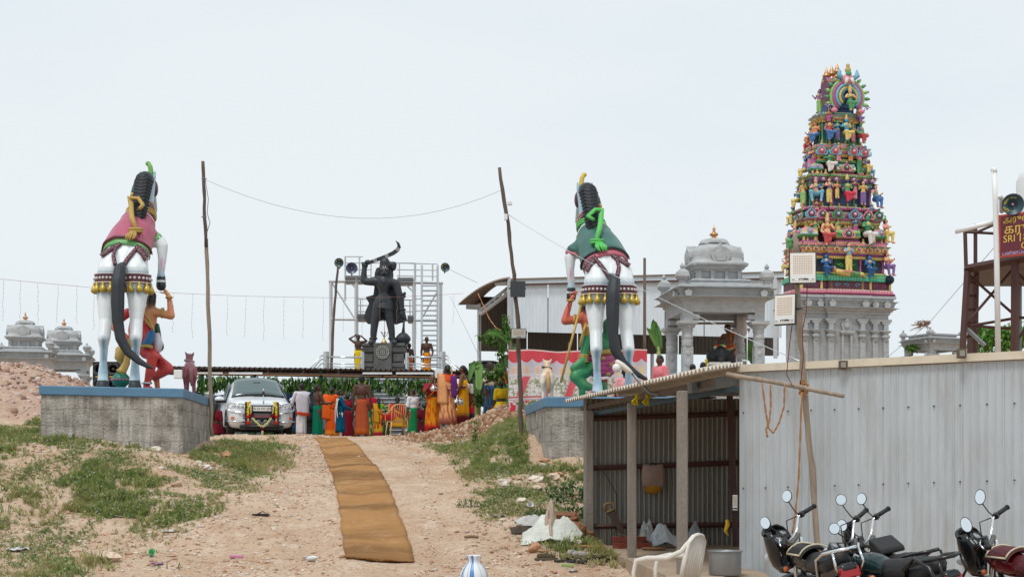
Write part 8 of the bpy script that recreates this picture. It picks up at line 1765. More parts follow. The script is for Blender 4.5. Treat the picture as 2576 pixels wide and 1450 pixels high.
# ============================================================ COIR MAT ON THE TRACK
def mat_strip():
    tab=[(1405,868,1042),(1283,853,1000),(1238,846,985),(1198,836,963),(1153,818,925),(1116,803,897),(1101,790,868)]
    L_,R_=[],[]
    for py,xl,xr in tab:L_.append(gpx(xl,py));R_.append(gpx(xr,py))
    ys=[p.y for p in L_];yt=np.linspace(L_[0].y,max(L_[-1].y,R_[-1].y),110);rows=[]
    for i,y in enumerate(yt):
        xl=np.interp(y,[p.y for p in L_],[p.x for p in L_]);xr=np.interp(y,[p.y for p in R_],[p.x for p in R_]);row=[]
        xl+=.012*math.sin(i*.9);xr+=.012*math.sin(i*1.3+1)
        for k in range(13):
            x=xl+(xr-xl)*k/12;row.append((x,y,float(gz(x,y))+.018+.008*(float(vnoise(i*.16,k*.5,91))-.5)+(.01 if i==0 else 0)))
        rows.append(row)
    b=MB();b.grid(rows);root=thing('coir_mat','long tan coir mat rolled out up the dirt track','mat',rows[0][6])
    m=M('coir_mat',(190,142,92),.95,0,.12,60,.5,150,.1,.82,dirt=(120,80,48),dscale=1.0,damt=.0);t=m.node_tree;bs=t.nodes['Principled BSDF'];prev=bs.inputs['Base Color'].links[0].from_socket
    mp=t.nodes.new('ShaderNodeMapping');mp.inputs['Scale'].default_value=(.18,1.0,0);tc=t.nodes.new('ShaderNodeTexCoord');n=t.nodes.new('ShaderNodeTexNoise');n.inputs['Scale'].default_value=1.1;n.inputs['Detail'].default_value=5
    t.links.new(tc.outputs['Object'],mp.inputs[0]);t.links.new(mp.outputs[0],n.inputs[0]);r=t.nodes.new('ShaderNodeMapRange');r.inputs['From Min'].default_value=.47;r.inputs['From Max'].default_value=.6;r.inputs['To Max'].default_value=.62;t.links.new(n.outputs['Fac'],r.inputs['Value'])
    x=t.nodes.new('ShaderNodeMix');x.data_type='RGBA';x.inputs['B'].default_value=(*rgb(118,86,58,.8),1);t.links.new(r.outputs[0],x.inputs['Factor']);t.links.new(prev,x.inputs['A']);n2=t.nodes.new('ShaderNodeTexNoise');n2.inputs['Scale'].default_value=2.6;n2.inputs['Detail'].default_value=9;n2.inputs['Roughness'].default_value=.75;t.links.new(tc.outputs['Object'],n2.inputs[0]);r2=t.nodes.new('ShaderNodeMapRange');r2.inputs['From Min'].default_value=.5;r2.inputs['From Max'].default_value=.72;r2.inputs['To Max'].default_value=.55;t.links.new(n2.outputs['Fac'],r2.inputs['Value'])
    x2=t.nodes.new('ShaderNodeMix');x2.data_type='RGBA';x2.inputs['B'].default_value=(*rgb(206,172,134,.85),1);t.links.new(r2.outputs[0],x2.inputs['Factor']);t.links.new(x.outputs['Result'],x2.inputs['A']);t.links.new(x2.outputs['Result'],bs.inputs['Base Color'])
    solid(b.build('weave',m,root),.014,0)
    f=MB();rd=random.Random(4)
    for k in range(150):p=Vector(rows[0][0]).lerp(Vector(rows[0][12]),rd.random());f.tube([p,p+Vector((rd.uniform(-.02,.02),-.03,.0)),p+Vector((rd.uniform(-.04,.04),-.06,-.008+.02*rd.random()))],.004,4)
    o=f.build('fringe',M('coir_fringe',(150,96,44),.95),root);o['kind']='stuff'
mat_strip()
# ============================================================ PLASTIC CHAIRS, POT, VESSEL
def arm_chair(label,loc,rz,mat):
    root=thing('plastic_chair',label,'chair',loc,rz,None,world=False)
    b=MB();b.grid([[(x,y,.42-.02*math.cos(x*5)+.015*(y>.15))for x in np.linspace(-.23,.23,9)]for y in np.linspace(-.22,.22,7)]);solid(b.build('seat',mat,root),.02)
    for sx in(-1,1):
        for sy,y0 in((-1,-.2),(1,.22)):
            b=MB();b.tube([(sx*.22,y0,.42),(sx*.25,y0+sy*.03,.2),(sx*.27,y0+sy*.05,0)],[.03,.026,.024],6,True,.6);b.build('leg',mat,root)
        b=MB();b.tube([(sx*.27,-.22,.02+.3),(sx*.28,-.23,.5),(sx*.28,-.2,.62),(sx*.285,-.08,.645),(sx*.28,.12,.65),(sx*.255,.26,.72),(sx*.22,.31,.8)],[.02,.021,.024,.026,.026,.024,.02],8,True,.55);b.build('arm',mat,root)
    b=MB();b.tube([(-.23,.24,.42),(-.235,.28,.62),(-.22,.315,.8),(-.12,.33,.86),(0,.335,.875),(.12,.33,.86),(.22,.315,.8),(.235,.28,.62),(.23,.24,.42)],.024,8,True,.6);b.build('back_rim',mat,root)
    for x in(-.16,-.095,-.032,.032,.095,.16):b=MB();b.tube([(x,.235,.43),(x,.275,.62),(x*.9,.33,.86)],.02,6,True,.4);b.build('back_slat',mat,root)
    return root
WP=M('white_plastic',(226,222,214),.5,0,.06,6,0,1,.4,.9,dirt=(196,186,172),dscale=5,damt=.5)
arm_chair('white plastic armchair standing before the shed, cut by the lower edge',P(1675,1180+(1.5-.0)*F/14.0,14.0),math.radians(-118),WP)
arm_chair('tan plastic armchair standing beside the boy in the white shirt',at(999,39.2),math.radians(200),M('tan_plastic',(226,178,112),.45,0,.05,6,0,1,.4,.85))
def water_pot():
    o=gpx(1192,1500);o=Vector(((1192-CX)*16.9/F,16.9,float(gz(-.45,16.9))));r=.168
    m=M('plastic_pot',(232,236,240),.35,0,.03,4,0,1,.5,.92);t=m.node_tree;bs=t.nodes['Principled BSDF'];prev=bs.inputs['Base Color'].links[0].from_socket
    prof=[(.5,0),(.75,.1),(.95,.4),(1.0,.75),(.97,1.0),(.8,1.3),(.6,1.52),(.47,1.64),(.46,1.8),(.52,2.0),(.56,2.08),(.5,2.08),(.42,1.8)]
    root=thing('water_pot','white plastic water pot with blue streaks at the lower edge of the track','water pot',o);b=MB();b.lathe([(a*r,z*r*1.2)for a,z in prof],o,26);b.build('vessel',m,root)
    rd=random.Random(2)
    for k in range(16):
        a0=rd.uniform(0,6.28);wd=.012 if k%5==0 else .0035
        if k==0:a0=-math.pi/2-.25;wd=.014
        b=MB();b.grid([[o+Vector(((a*r+.0015)*math.cos(a0+s*wd/r+.05*math.sin(z*2)),(a*r+.0015)*math.sin(a0+s*wd/r+.05*math.sin(z*2)),z*r*1.2))for s in(-1,1)]for a,z in prof[1:11]]);b.build('blue_streak',M('pot_blue',(60,130,200),.35)if wd>.01 else M('pot_pale_blue',(140,170,206),.35),root)
water_pot()
def vessel():
    o=Vector(((1823-CX)*15.9/F,15.9,.326));r=.183;root=thing('aluminium_vessel','wide round aluminium cooking vessel at the shed entrance','vessel',o)
    b=MB();b.lathe([(r*.9,0),(r*.98,.02),(r,.25),(r*1.0,.262),(r*1.1,.268),(r*1.1,.275),(r*.97,.272),(r*.95,.03),(0,.02)],o,30);b.build('vessel',M('dull_aluminium',(150,154,158),.42,.6,.1,6,.1,30),root)
vessel()
# ============================================================ THINGS IN THE SHED
for i,(px,py)in enumerate(((1558,1364),(1558,1350),(1573,1363),(1574,1347),(1609,1362),(1609,1349),(1622,1363))):
    b=MB();b.box((0,0,0),(.2,.1,.085));o=bev(b.build('brick',M('red_brick',(140,74,60),.9,0,.2,12,.4,40,.2,.8)),.006);o.location=Vector(((px-CX)*21.3/F,21.3+.1*(i%2),.325+.0435+(.088 if py<1355 else 0)));o.rotation_euler=(0,0,.2*(i%3)-.1)
    tag(o,'red brick in the small stack under the handsaw' if i<4 else 'red brick in the small stack beside the sacks','brick','bricks on the shed floor under the saw' if i<4 else 'bricks on the shed floor by the sacks')
def sack(name,label,c,r,seed,col,mat=None,cat='sack'):
    rd=random.Random(seed);pr=[];c=Vector(c)
    for k in range(9):a=rd.uniform(0,6.28);pr.append(ell(c+Vector((math.cos(a)*r[0]*.5,math.sin(a)*r[1]*.4,r[2]*rd.uniform(.3,1.1))),(r[0]*rd.uniform(.35,.6),r[1]*rd.uniform(.4,.6),r[2]*rd.uniform(.35,.6)),col))
    pr.append(ell(c+Vector((0,0,r[2]*.5)),(r[0]*.85,r[1]*.8,r[2]*.55),col))
    def pt(co,c0):n=vnoise(co[:,0]*14+co[:,2]*9,co[:,1]*14+co[:,2]*7,seed);return c0*(.82+.3*n)[:,None]
    o=sculpt(name,pr,.022,None,mat or PAINT('woven_sack',.8,.15,.2,.5),1,0,pt);tag(o,label,cat);return o
b=MB();b.lathe([(.16,0),(.19,.02),(.19,.03),(.16,.035),(0,.03)],(((1645-CX)*20.9/F),20.9,.327),18);tag(b.build('winnow',M('cane_tray',(150,110,74),.9)),'round brown cane tray on the shed floor before the sacks','tray')
def saw():
    y=21.75;root=thing('handsaw','large handsaw leaning on the tin wall inside the shed','saw',P(1568,1345,y));b=MB();b.plate([P(1524,1286,y),P(1545,1276,y),P(1572,1338,y),P(1562,1343,y)],(0,.006,0));b.build('blade',M('rusty_steel',(86,70,62),.6,.4,.25,12),root)
    b=MB();b.tube([P(x,yy_,y)for x,yy_ in((1524,1286),(1519,1268),(1528,1264),(1540,1263),(1545,1277),(1533,1284),(1524,1286))],.018,8);b.build('handle',M('saw_handle',(136,108,52),.6),root)
saw()
def bag():
    y=22.0;root=thing('shoulder_bag','brown and mustard cloth bag hanging from the shed purlin','bag',P(1642,1240,y));fr=MB();rows=[]
    for j in range(9):t=j/8;rows.append([P(1617+50*i/8+3*math.sin(t*3)*(i/4-1),1166+58*t,y-.02-.06*math.sin(math.pi*i/8)*math.sin(math.pi*t))for i in range(9)])
    fr.grid(rows);solid(fr.build('flap',M('bag_brown',(150,126,116),.8),root),.02)
    pr=[ell(P(1642,1218,y+.02),(S(27,y),.07,S(24,y)),c2(176,126,46)),ell(P(1642,1196,y+.04),(S(26,y),.05,S(30,y)),c2(176,130,40))];sculpt('pouch',pr,.018,root,CLOTHP,2)
    b=MB();b.tube([P(1634,1168,y-.03),P(1638,1163,y-.04),P(1646,1163,y-.04),P(1650,1168,y-.03)],.012,6);b.build('clip',BLACKM,root)
bag()
floodlight('small floodlight lying on its side at the inner edge of the tin wall',P(1853,1262,17.4),.09,.2,-1.0,0)
b=MB();o=P(1828,1305,17.6);b.tube([o,o+Vector((.01,0,-.06)),o+Vector((-.02,0,-.14)),o+Vector((.02,0,-.2))],[.02,.03,.02,.008],6);tag(b.build('yellow_rag',M('rag_yellow',(226,180,40),.8)),'little yellow rag hanging by the small floodlight in the shed','rag')
for px,lab in((1598,'yellow rag tied to the shed eave, left one of the two'),(1625,'yellow rag tied to the shed eave, right one of the two')):
    o=P(px,988,18.55);tag(solid(ribbon([o,o+Vector((.03,-.02,-.05)),o+Vector((-.02,-.03,-.1)),o+Vector((.02,-.01,-.16))],[.02,.06,.09,.05],(1,.3,.2),c2(200,180,40),wav=.02).build('yellow_rag',CLOTHP),.004),lab,'rag')
def goose_lamp():
    Y=18.2;root=thing('gooseneck_lamp','white cowled lamp on a bent pipe at the shed eave before the horse leg','lamp',P(1636,992,Y));b=MB();b.tube([P(1860,990,17.8),P(1650,990,Y),P(1636,988,Y),P(1622,975,Y),P(1590,938,Y)],.02,8);b.build('pipe',M('grey_pipe2',(130,136,140),.4,.4),root)
    b=MB();a,c=P(1590,938,Y),P(1548,906,Y);b.tube([a,a.lerp(c,.2),a.lerp(c,.6),a.lerp(c,.85),c],[.035,.055,.07,.06,.04],12,True,.6);b.build('cowl',M('lamp_cream',(226,220,208),.5),root);b=MB();b.sph(P(1551,924,Y-.02),.058,12,8);b.build('bulb',WHITE,root)
goose_lamp()
# ============================================================ RUBBISH, FOOTWEAR, LITTER
p_=gpx(1395,1365)
def drape(name,label,cat,o,wx,wy,h,col,seed,rz=0.,base=-9):
    b=MB();n=44;rows=[];pc=[]
    for j in range(n):
        row=[]
        for i in range(n):
            u,v=i/(n-1)*2-1,j/(n-1)*2-1;e=1+.28*(float(vnoise(3+2.2*math.atan2(v,u),seed,seed))-.5);x,y=u*wx*e,v*wy*e;x,y=x*math.cos(rz)-y*math.sin(rz),x*math.sin(rz)+y*math.cos(rz)
            r=math.hypot(u,v);fold=float(vnoise(u*2.6+seed,v*2.6,seed+1));f2=abs(float(vnoise((u+v)*5,(u-v)*2.2,seed+2))-.5);f3=abs(float(vnoise(u*9,v*9,seed+4))-.5)
            z=h*max(0,1-r**1.5*.8)*(.5+.8*fold)+.3*h*f2*(1.2-min(1,r))+.12*h*f3
            row.append((o.x+x,o.y+y,max(float(gz(o.x+x,o.y+y)),base)+.012+max(0,z)));pc.append(tuple(c*(.86+.2*fold)for c in col))
        rows.append(row)
    b.grid(rows);b.pc=pc;ob=b.build(name,PAINT('woven_sack',.8,.15,.2,.3));solid(ob,.006);tag(ob,label,cat)
for lab,px,Y,wx,h,col,sd_ in(('upright grey white sack beside the middle shed post',1627,21.7,.15,.42,(196,196,194),1),('lying white sack with blue stripes behind the shed post',1672,21.5,.23,.3,(206,212,218),2),('crumpled clear plastic sack at the back right of the shed',1748,21.6,.16,.3,(160,168,174),3)):drape('plastic_sack',lab,'sack',Vector(((px-CX)*Y/F,Y,.33)),wx,.16,h,c2(*col),sd_,0,.33)
drape('dumped_sack','pale green woven sack dumped on the bank beside the shed','sack',p_+Vector((0,.3,0)),.42,.34,.3,c2(224,228,220),11,-.2)
drape('cloth_rag','beige cloth lying on top of the dumped woven sack','rag',p_+Vector((-.06,.28,0)),.13,.3,.42,c2(196,176,160),12);drape('cloth_rag','white crumpled rag behind the dumped woven sack','rag',gpx(1345,1318),.28,.16,.14,c2(206,206,204),13);drape('cloth_rag','dark brown rag left of the dumped woven sack','rag',gpx(1312,1338),.18,.14,.08,c2(84,72,64),14)
b=MB();o=gpx(1478,1378);rd=random.Random(3)
for k in range(26):a=rd.uniform(0,6.28);R0=rd.uniform(.08,.26);b.tube([o+Vector((R0*math.cos(a+t),R0*.6*math.sin(a+t),.02+.03*rd.random()))for t in np.linspace(0,2.2,7)],.008,5)
tag(b.build('rope_heap',ROPE),'heap of brown coir rope on the ground beside the first shed post','rope')
def shoe(label,px,py,rz,L_,col,kind='sandal',col2=None):
    o=gpx(px,py);root=thing('sandal' if kind=='sandal' else 'shoe',label,'footwear',o,rz,'footwear left before the shed',world=False);m=M('shoe_%d_%d'%(px,py),col,.7)
    out=[(L_*.5*math.cos(a)+(.02 if math.cos(a)>0 else 0),L_*.19*math.sin(a)*(1.1 if math.cos(a)>0 else .85))for a in[2*math.pi*k/16 for k in range(16)]]
    b=MB();b.prism([(x,y,.0)for x,y in out],[(x*.98,y*.98,.03)for x,y in out]);bev(b.build('sole',m,root),.006)
    if kind=='sandal':
        for s_ in(-1,1):b=MB();b.tube([(.09*L_/.26,0,.03),(.04,s_*.03,.065),(-.03,s_*.05,.03)],[.008,.014,.012],6,True,.5);b.build('strap',m,root)
    else:sculpt('upper',[cap((-.08,0,.05),(.07,0,.045),.045,.045,rgb(*col,.85)),ell((.09,0,.04),(.05,.045,.035),rgb(*col,.85))],.012,root,CLOTHP,1)
shoe('brown closed leather sandal, leftmost of the footwear before the shed',1372,1408,.1,.32,(92,82,66),'shoe');shoe('black sandal next to the brown leather one, before the shed',1418,1413,.0,.28,(44,46,50));shoe('black sandal in the middle of the footwear before the shed',1448,1413,.1,.28,(48,50,54));shoe('black strapped sandal nearer the shed slab',1488,1410,.4,.25,(40,40,42));shoe('black strapped sandal nearest the shed slab',1508,1410,-.2,.25,(40,40,42))
shoe('grey clog on its own behind the sandals before the shed',1438,1398,1.2,.2,(180,174,166),'shoe');shoe('grey clog of the pair behind the sandals, left one',1458,1401,.6,.2,(184,178,170),'shoe');shoe('grey clog of the pair behind the sandals, right one',1472,1402,.3,.2,(176,170,162),'shoe');shoe('lone black slipper lying on the left side of the dirt track',654,1295,.1,.26,(40,40,44))
def litter(name,label,px,py,size,col,kind='wrap',seed=1,cat='litter',rz=.3):
    o=gpx(px,py);rd=random.Random(seed)
    if kind=='wrap':
        n=7;b=MB();b.col=rgb(*col,.88);b.grid([[(size*(i/(n-1)-.5)+rd.uniform(-.01,.01),size*.6*(j/4-.5)+rd.uniform(-.01,.01),.012+rd.uniform(0,size*.16))for i in range(n)]for j in range(5)]);ob=b.build(name,PAINT('litter_film',.4,.1,.5));solid(ob,.003);ob.location=o;ob.rotation_euler=(0,0,rz)
    elif kind=='box':b=MB();b.box((0,0,.02),(size,size*.35,.035));ob=bev(b.build(name,M('litter_%d'%px,col,.5)),.004);ob.location=o;ob.rotation_euler=(.1,.05,rz)
    elif kind=='cup':b=MB();b.lathe([(.035,0),(.05,.1),(.046,.1),(.03,.01)],(0,0,0),14);ob=b.build(name,M('litter_%d'%px,col,.5));ob.location=o+Vector((0,0,.03));ob.rotation_euler=(1.2,.2,rz)
    elif kind=='bottle':b=MB();b.lathe([(.03,0),(.034,.02),(.034,.12),(.02,.16),(.012,.17),(.012,.2)],(0,0,0),12);ob=b.build(name,M('clear_bottle',(220,226,226),.15));ob.location=o+Vector((0,0,.034));ob.rotation_euler=(1.45,0,rz)
    elif kind=='stick':b=MB();b.tube([(-size/2,0,.02),(0,.03,.03),(size/2,-.02,.02)],[.018,.022,.014],6);ob=b.build(name,M('litter_%d'%px,col,.9));ob.location=o;ob.rotation_euler=(0,0,rz)
    elif kind=='strip':b=MB();b.grid([[(-.2+.4*t,w_*.05,.03+.05*abs(t-.35)*2*(t<.5)+.02*math.sin(t*5))for w_ in(-1,0,1)]for t in np.linspace(0,1,9)]);ob=b.build(name,M('litter_%d'%px,col,.5));solid(ob,.008);ob.location=o;ob.rotation_euler=(0,0,rz)
    return tag(ob,label,cat)
litter('plastic_wrapper','white printed plastic bag lying at the left edge of the foreground',45,1386,.3,(214,212,214),'wrap',1);litter('plastic_strip','curved grey white plastic strip on the left bank',282,1300,.4,(206,204,200),'strip',2,rz=-.35);litter('dry_stick','dark dry stick lying on the left bank above the plastic strip',200,1288,.4,(84,60,48),'stick',3,'stick',-.35)
litter('paper_cup','pale green crushed cup beside the foreground gravel patch',380,1398,.1,(130,206,150),'cup',4);litter('snack_wrapper','purple and yellow snack wrapper near the green cup',394,1421,.16,(170,110,170),'wrap',5);litter('snack_wrapper','pink wrapper under the weed at the lower left',124,1424,.14,(206,70,140),'wrap',6);litter('toothpaste_carton','pink and white carton lying on the sandy track',594,1402,.18,(206,130,170),'box',7,rz=.1);litter('plastic_bag','white plastic scrap in the weeds of the left bank',422,1338,.18,(210,212,210),'wrap',8)
litter('plastic_bottle','small clear plastic bottle lying before the end of the mat',774,1410,.1,(220,220,220),'bottle',9,rz=.9);litter('paper_scrap','white paper scrap beside the small clear bottle',790,1408,.08,(226,226,224),'wrap',10);litter('plastic_bag','white plastic bag on the soil heap beside the sapling',1165,1098,.3,(226,228,230),'wrap',11);litter('paper_scrap','white paper square on the edge of the grey gravel patch',1118,1136,.14,(222,220,216),'wrap',12);litter('juice_carton','green and white carton before the footwear at the shed',1427,1424,.16,(150,176,110),'box',13,rz=-.1);litter('paper_scrap','blue and white paper scrap below the green carton',1442,1438,.12,(206,210,222),'wrap',14)
litter('wood_chunk','short broken log end lying on the right side of the track',1185,1352,.2,(140,116,92),'stick',15,'wood',.1);litter('wood_chunk','splintered brown wood lying on the bank before the dumped sack',1350,1388,.34,(186,150,112),'stick',16,'wood',-.4);litter('foam_piece','white foam piece lying in the grass of the right bank',1263,1210,.14,(232,232,230),'box',17);litter('flat_stone','flat grey stone slab in the grass of the right bank',1264,1244,.2,(176,168,160),'box',18,'stone');litter('paper_cup','small white crushed cup in the weeds near the dumped sack',1329,1278,.1,(230,230,230),'cup',19);litter('plastic_wrapper','silver wrapper lying in the grass left of the dumped sack',1258,1300,.2,(180,186,190),'wrap',20)
r_=random.Random(9)
for i,(px,py,n)in enumerate(((850,1215,14),(910,1199,8),(825,1224,10))):
    root=thing('neem_sprig',('green neem sprig lying across the left half of the mat','small green neem sprig on the mat near its right half','green neem sprig on the soil at the left border of the mat')[i],'leaf sprig',gpx(px,py));o=gpx(px,py)
    for k in range(n):q=link('leaf',LEAVES[k%2],root);q.location=o+Vector((r_.uniform(-.14,.14),r_.uniform(-.03,.03),.035));q.rotation_euler=(math.pi/2+r_.uniform(-.2,.2),r_.uniform(-.2,.2),r_.uniform(0,6.28));q.scale=(.25,.25,.25)
# ============================================================ LOUDSPEAKER STACKS
def speaker_stack(label,px0,px1,py0,py1,Y,cols,rows,yaw=0.):
    A,B=P(px0,py1,Y),P(px1,py0,Y);w_,h=B.x-A.x,B.z-A.z;root=thing('speaker_stack',label,'loudspeakers',((A.x+B.x)/2,Y,A.z)); 
    for i in range(cols):
        cw=w_/cols;cx=A.x+(i+.5)*cw;b=MB();b.box((cx,Y+.35,A.z+h/2),(cw*.97,.7,h));cab=bev(b.build('cabinet',M('speaker_black',(30,30,32),.7),root),.02)
        for j in range(rows):
            z=A.z+h*(j+.5)/rows;r=min(cw,h/rows)*.4;b=MB();b.lathe([(r,-.02),(r,.02),(r*.92,.03),(r*.85,.0),(r*.4,-.05),(r*.3,-.02),(0,.0)],(cx,Y-.02,z),22,(0,-1,0));b.build('cone',M('speaker_cone',(40,41,44),.5),cab)
            b=MB();[b.tube([(cx+r*1.03*math.cos(a0+t),Y-.045,z+r*1.03*math.sin(a0+t))for t in np.linspace(-.5,.5,6)],r*.045,5)for a0 in(.8,2.3,3.9,5.5)];b.build('cone_guard',MATS['grey_pipe'],cab)
        b=MB();b.box((cx,Y-.02,A.z+h*.5),(cw*.5,.02,.05));b.build('name_strip',M('strip_amber',(190,140,40),.5),cab)
    return root
speaker_stack('black loudspeaker stack behind the hind legs of the pink-saddled horse',232,302,908,985,44,2,2);speaker_stack('black loudspeaker stack behind the gate plants left of the cloth screen',1178,1275,912,1020,42.5,3,2)
sack('tarpaulin_cover','black plastic sheet thrown over the right loudspeaker stack',P(1226,914,42.8),(.65,.4,.06),31,c2(40,40,42),M('black_sheet',(34,34,36),.4),'tarpaulin')
# ============================================================ PLANTS
BAN=[M('banana_leaf_%d'%i,c,.45,0,.12,4,.1,30,.4,.78)for i,c in enumerate(((92,142,62),(120,166,84),(70,118,54)))]
def banana_leaf(root,a,b_,c,wd,mat):
    a,b_,c=Vector(a),Vector(b_),Vector(c);rows=[];n=16
    for i in range(n+1):
        t=i/n;p=a*(1-t)**2+b_*2*t*(1-t)+c*t*t;d=((b_-a)*(1-t)+(c-b_)*t).normalized();s_=d.cross(Vector((0,-1,.2))).normalized();w_=wd*(math.sin(math.pi*min(1,.1+t*.9))**.6)/2
        rows.append([p-s_*w_+Vector((0,-.05,-.1*w_)),p-s_*w_*.5+Vector((0,0,.0)),p+Vector((0,-.012,.01)),p+s_*w_*.5,p+s_*w_+Vector((0,-.05,-.1*w_+.02*math.sin(i*2)))])
    m=MB();m.grid(rows);o=m.build('leaf',mat,root);solid(o,.006);return o
def banana(label,base,top,leaves):
    root=thing('banana_plant',label,'banana plant',base);b=MB();b.tube([base,Vector(base).lerp(Vector(top),.5)+Vector((.02,0,0)),top],[.09,.075,.05],10);b.build('stem',M('banana_stem',(150,160,96),.6,0,.2,4,.1,20),root)
    for i,(a,b_,c,w_)in enumerate(leaves):banana_leaf(root,a,b_,c,w_,BAN[i%3])
yb=38.0
banana('banana stem with drooping leaves tied to the gate post left of the cloth screen',P(1280,1060,yb),P(1283,855,yb),[(P(1283,862,yb),P(1260,825,yb),P(1218,838,yb-.2),.22),(P(1283,858,yb),P(1290,820,yb),P(1296,850,yb-.1),.16),(P(1284,870,yb),P(1300,865,yb-.1),P(1294,915,yb-.2),.24),(P(1280,900,yb),P(1270,890,yb-.1),P(1248,960,yb-.2),.3),(P(1282,862,yb),P(1276,830,yb),P(1266,800,yb-.1),.2)])
banana('banana stem with a broad hanging leaf before the speakers at the gate',P(1200,1080,yb),P(1199,925,yb),[(P(1199,918,yb),P(1188,900,yb),P(1180,960,yb-.1),.17),(P(1199,918,yb),P(1206,905,yb),P(1207,985,yb-.15),.24),(P(1199,940,yb),P(1195,950,yb),P(1200,1010,yb-.1),.16)])
banana('young banana plant behind the left pillar of the large pavilion',P(1662,1000,39.2),P(1655,870,39.2),[(P(1658,880,39.2),P(1648,830,39.2),P(1642,803,39.2),.26),(P(1657,880,39.2),P(1645,845,39.1),P(1626,823,39),.16),(P(1659,885,39.2),P(1656,840,39.2),P(1650,815,39.2),.2)])
banana('banana leaves tied behind the right pillar of the large pavilion',P(1878,1000,41.9),P(1872,890,41.9),[(P(1873,895,41.9),P(1885,860,41.9),P(1912,858,41.8),.24),(P(1872,900,41.9),P(1862,870,41.9),P(1866,930,41.7),.3),(P(1873,895,41.9),P(1880,880,41.9),P(1892,915,41.8),.22)])
def leafy(label,name,cat,limbs,center,rad,n,size,cols,trunk=None,seed=1,barkm=None):
    rd=np.random.default_rng(seed);base=limbs[0][0];root=thing(name,label,cat,base);b=MB()
    for pts,r0 in[(l[0:1][0:0]or l[:-1],l[-1])for l in limbs]:b.tube(pts,[r0*(1-.7*i/max(1,len(pts)-1))for i in range(len(pts))],7)
    b.build('trunk',barkm or WOODD,root)
    pos=[]
    for c,r in zip(center,rad):
        k=n//len(center);d=rd.normal(size=(k,3));d/=np.linalg.norm(d,axis=1)[:,None];rr_=rd.random(k)**(1/2.2);q=np.array(c)+d*rr_[:,None]*np.array(r);pos.append(q)
    pos=np.concatenate(pos);k=len(pos);keep=vnoise(pos[:,0]*2.2/max(.3,rad[0][0]),pos[:,2]*2.2/max(.3,rad[0][2]),seed)>.3;pos=pos[keep];k=len(pos)
    tv=[(-.5,0,0),(0,-.12,-.5),(.5,0,0),(0,.1,.5)];tv=[(0,0,0),(.22,.05,-.45),(0,.1,-1),(-.22,.05,-.45)]
    s=rd.uniform(.6,1.3,k)*size;cc=np.array([rgb(*c,.78)for c in cols])[rd.integers(0,len(cols),k)]*rd.uniform(.75,1.15,(k,1))
    o=scatter_mesh('crown',tv,[(0,1,2,3)],pos,np.stack([s,s,s],-1),rd.uniform(0,6.28,k),cc,LEAF_M,root,rd.uniform(-1.3,1.3,k));return root
LGc=[(76,116,50),(96,138,62),(58,96,44),(122,156,76)]
leafy('cut leafy branches tied to the gate post above the man in the cream shirt','leafy_branch','branches',[(P(1285,1000,37.7),P(1265,900,37.7),P(1245,860,37.7),P(1225,845,37.7),.03)],[P(1240,855,37.7),P(1268,850,37.6),P(1222,845,37.7),P(1258,935,37.5),P(1265,880,37.6),P(1272,810,37.7)],[(.35,.25,.2),(.2,.2,.35),(.25,.2,.15),(.22,.2,.3),(.25,.2,.25),(.12,.12,.28)],620,.13,LGc,seed=4)
leafy('leafy cut branch hanging over the left loudspeakers at the gate','leafy_branch','branches',[(P(1204,1000,37.8),P(1203,985,37.7),P(1206,1040,37.6),.02)],[P(1203,1000,37.7),P(1240,935,37.3)],[(.14,.12,.35),(.32,.16,.16)],380,.14,LGc,seed=6)
leafy('small neem sapling growing from the soil heap beside the grey patch','sapling','sapling',[(gpx(1196,1124),gpx(1196,1124)+Vector((0,0,.3)),gpx(1196,1124)+Vector((.02,0,.62)),.012)],[gpx(1196,1124)+Vector((0,0,.35)),gpx(1196,1124)+Vector((.02,0,.58)),gpx(1196,1124)+Vector((-.02,0,.15))],[(.12,.12,.14),(.16,.12,.1),(.1,.1,.12)],170,.07,[(110,140,66),(140,160,84),(90,124,60)],seed=8)
leafy('bright green broadleaf tree behind the water tower legs','broadleaf_tree','tree',[(P(2520,1100,56),P(2518,950,56),P(2530,870,56),P(2545,830,56),.14),(P(2518,950,56),P(2490,870,56),P(2470,835,56),.08),(P(2530,880,56),P(2580,850,56),P(2600,840,56),.07)],[P(2470,842,56),P(2520,835,56),P(2560,845,56),P(2600,830,56),P(2500,865,56),P(2445,815,56),P(2640,860,56)],[(.6,.6,.42),(.7,.6,.5),(.7,.6,.45),(.6,.6,.5),(1.2,.8,.4),(.3,.3,.15),(.8,.6,.5)],5200,.2,[(104,160,60),(130,186,80),(84,136,54),(156,200,104)],seed=12)
leafy('leafy creeper against the small flat-topped pavilion','shrub','shrub',[(P(2292,960,45.5),P(2293,880,45.5),.03)],[P(2293,872,45.5)],[(.22,.2,.16)],200,.12,LGc,seed=14)
def weed_bush(label,px,py,s,n,seed,cols):o=gpx(px,py);leafy(label,'weed_bush','weed',[(o,o+Vector((0,0,s*.7)),.008)],[o+Vector((0,0,s*.45)),o+Vector((s*.8,0,s*.3)),o+Vector((-s*.7,.05,s*.3))],[(s*.8,s*.6,s*.5),(s*.6,s*.5,s*.35),(s*.6,s*.5,s*.35)],n,s*.22,cols,seed=seed)
DG=[(84,124,70),(70,110,60),(104,140,82)]
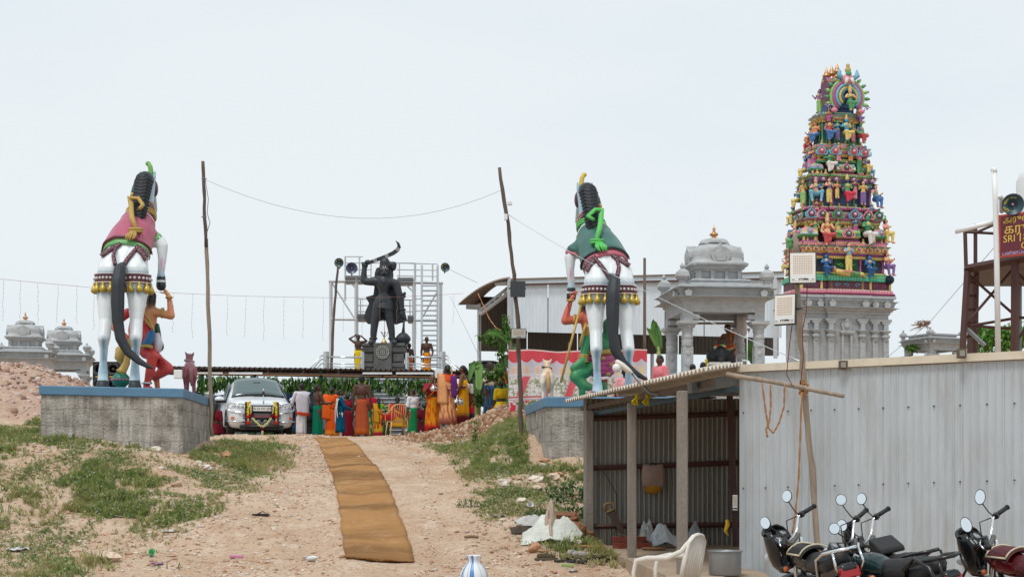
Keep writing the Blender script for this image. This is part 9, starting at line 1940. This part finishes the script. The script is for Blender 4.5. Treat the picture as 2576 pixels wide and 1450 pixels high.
for i,(px,py,s,lab)in enumerate(((1440,1255,.45,'dense dark green weed bush on the bank left of the shed post'),(1385,1262,.32,'dark green weed clump in the middle of the right bank'),(1450,1300,.36,'green weed clump touching the first shed post'),(120,1412,.2,'leafy weed bush at the lower left foreground'),(1500,1390,.09,'small weed at the edge of the shed slab'),(1350,1300,.22,'green weed clump above the dumped sack'),(1185,1275,.2,'pale weed clump at the border of the right bank'),(420,1430,.14,'small weed beside the purple wrapper'))):weed_bush(lab,px,py,s,420 if s>.3 else 220,40+i,DG)
# ============================================================ BLACK IDOL IN THE PAVILION
def idol():
    Y=39.6;root=thing('stone_idol','black many-lobed stone idol draped in white cloth and garlands inside the pavilion','idol',P(1810,935,Y));K=rgb(40,42,46,.9)
    pr=[ell(P(1813,893,Y),(.2,.22,.3),K),cap(P(1813,905,Y-.15),P(1812,925,Y-.2),.09,.06,K)]
    for sx in(-1,1):pr+=[ell(P(1813+sx*24,895,Y),(.15,.15,.17),K),cap(P(1813+sx*14,890,Y-.1),P(1813+sx*34,878,Y-.15),.06,.045,K),cap(P(1813+sx*30,905,Y),P(1813+sx*14,915,Y-.1),.08,.05,K)]
    pr+=[ell(P(1813,868,Y),(.1,.1,.09),K)];sculpt('carving',pr,.02,root,PAINT('oiled_black_stone',.5,.2,.45),2)
    sculpt('white_cloth',[ell(P(1810,920,Y-.05),(.36,.25,.1),c2(226,220,206)),cap(P(1785,914,Y-.2),P(1835,914,Y-.2),.06,.06,c2(230,226,214))],.025,root,CLOTHP,2);garl(root,[P(1795,874,Y-.15),P(1805,868,Y-.2),P(1815,866,Y-.2),P(1828,872,Y-.15),P(1834,880,Y-.1)],lambda t:[WTF,RDF,c2(110,140,60)][int(t*6)%3],.035);garl(root,[P(1776,905,Y-.2),P(1775,930,Y-.2)],YLF,.045,'yellow_garland')
    b=MB();b.box(P(1810,945,Y),(.8,.6,.35));b.build('seat_block',STONE,root)
idol()
sack('hanging_cloth','white and maroon cloth bundle hanging under the pavilion beam',P(1866,842,40.2),(.16,.12,.36),51,c2(214,200,196),CLOTHP,'cloth')
b=MB();b.cyl(P(1738,812,40.6),P(1905,812,40.4),.035);tag(b.build('bamboo_rod',WOOD),'wooden rod tied between the pavilion pillars','rod')
b=MB();b.tube([P(1879,930,38.2),P(1879,915,38.2),P(1878,820+86,38.2),P(1866,905,38.2)],.02,6);b.tube([P(1992-113,930,38.2),P(1879,830,38.2)],.012,6)
tag(b.build('water_tap_pipe',PVC),'thin white pipe standing before the right pavilion pillar','pipe')
# hanging lamp string and rope at the hall gable
hang('rope','orange rope slanting from the hall awning down to the gate',[P(1202,737,46.5),P(1230,800,46),P(1246,822,45.5),P(1278,840,45)],.016)
b=MB();o=P(1247,848,45.4);b.box(o,(.15,.06,.26));tag(b.build('hanging_box',BLACKM),'small dark box hanging on the orange rope at the hall gable','box')
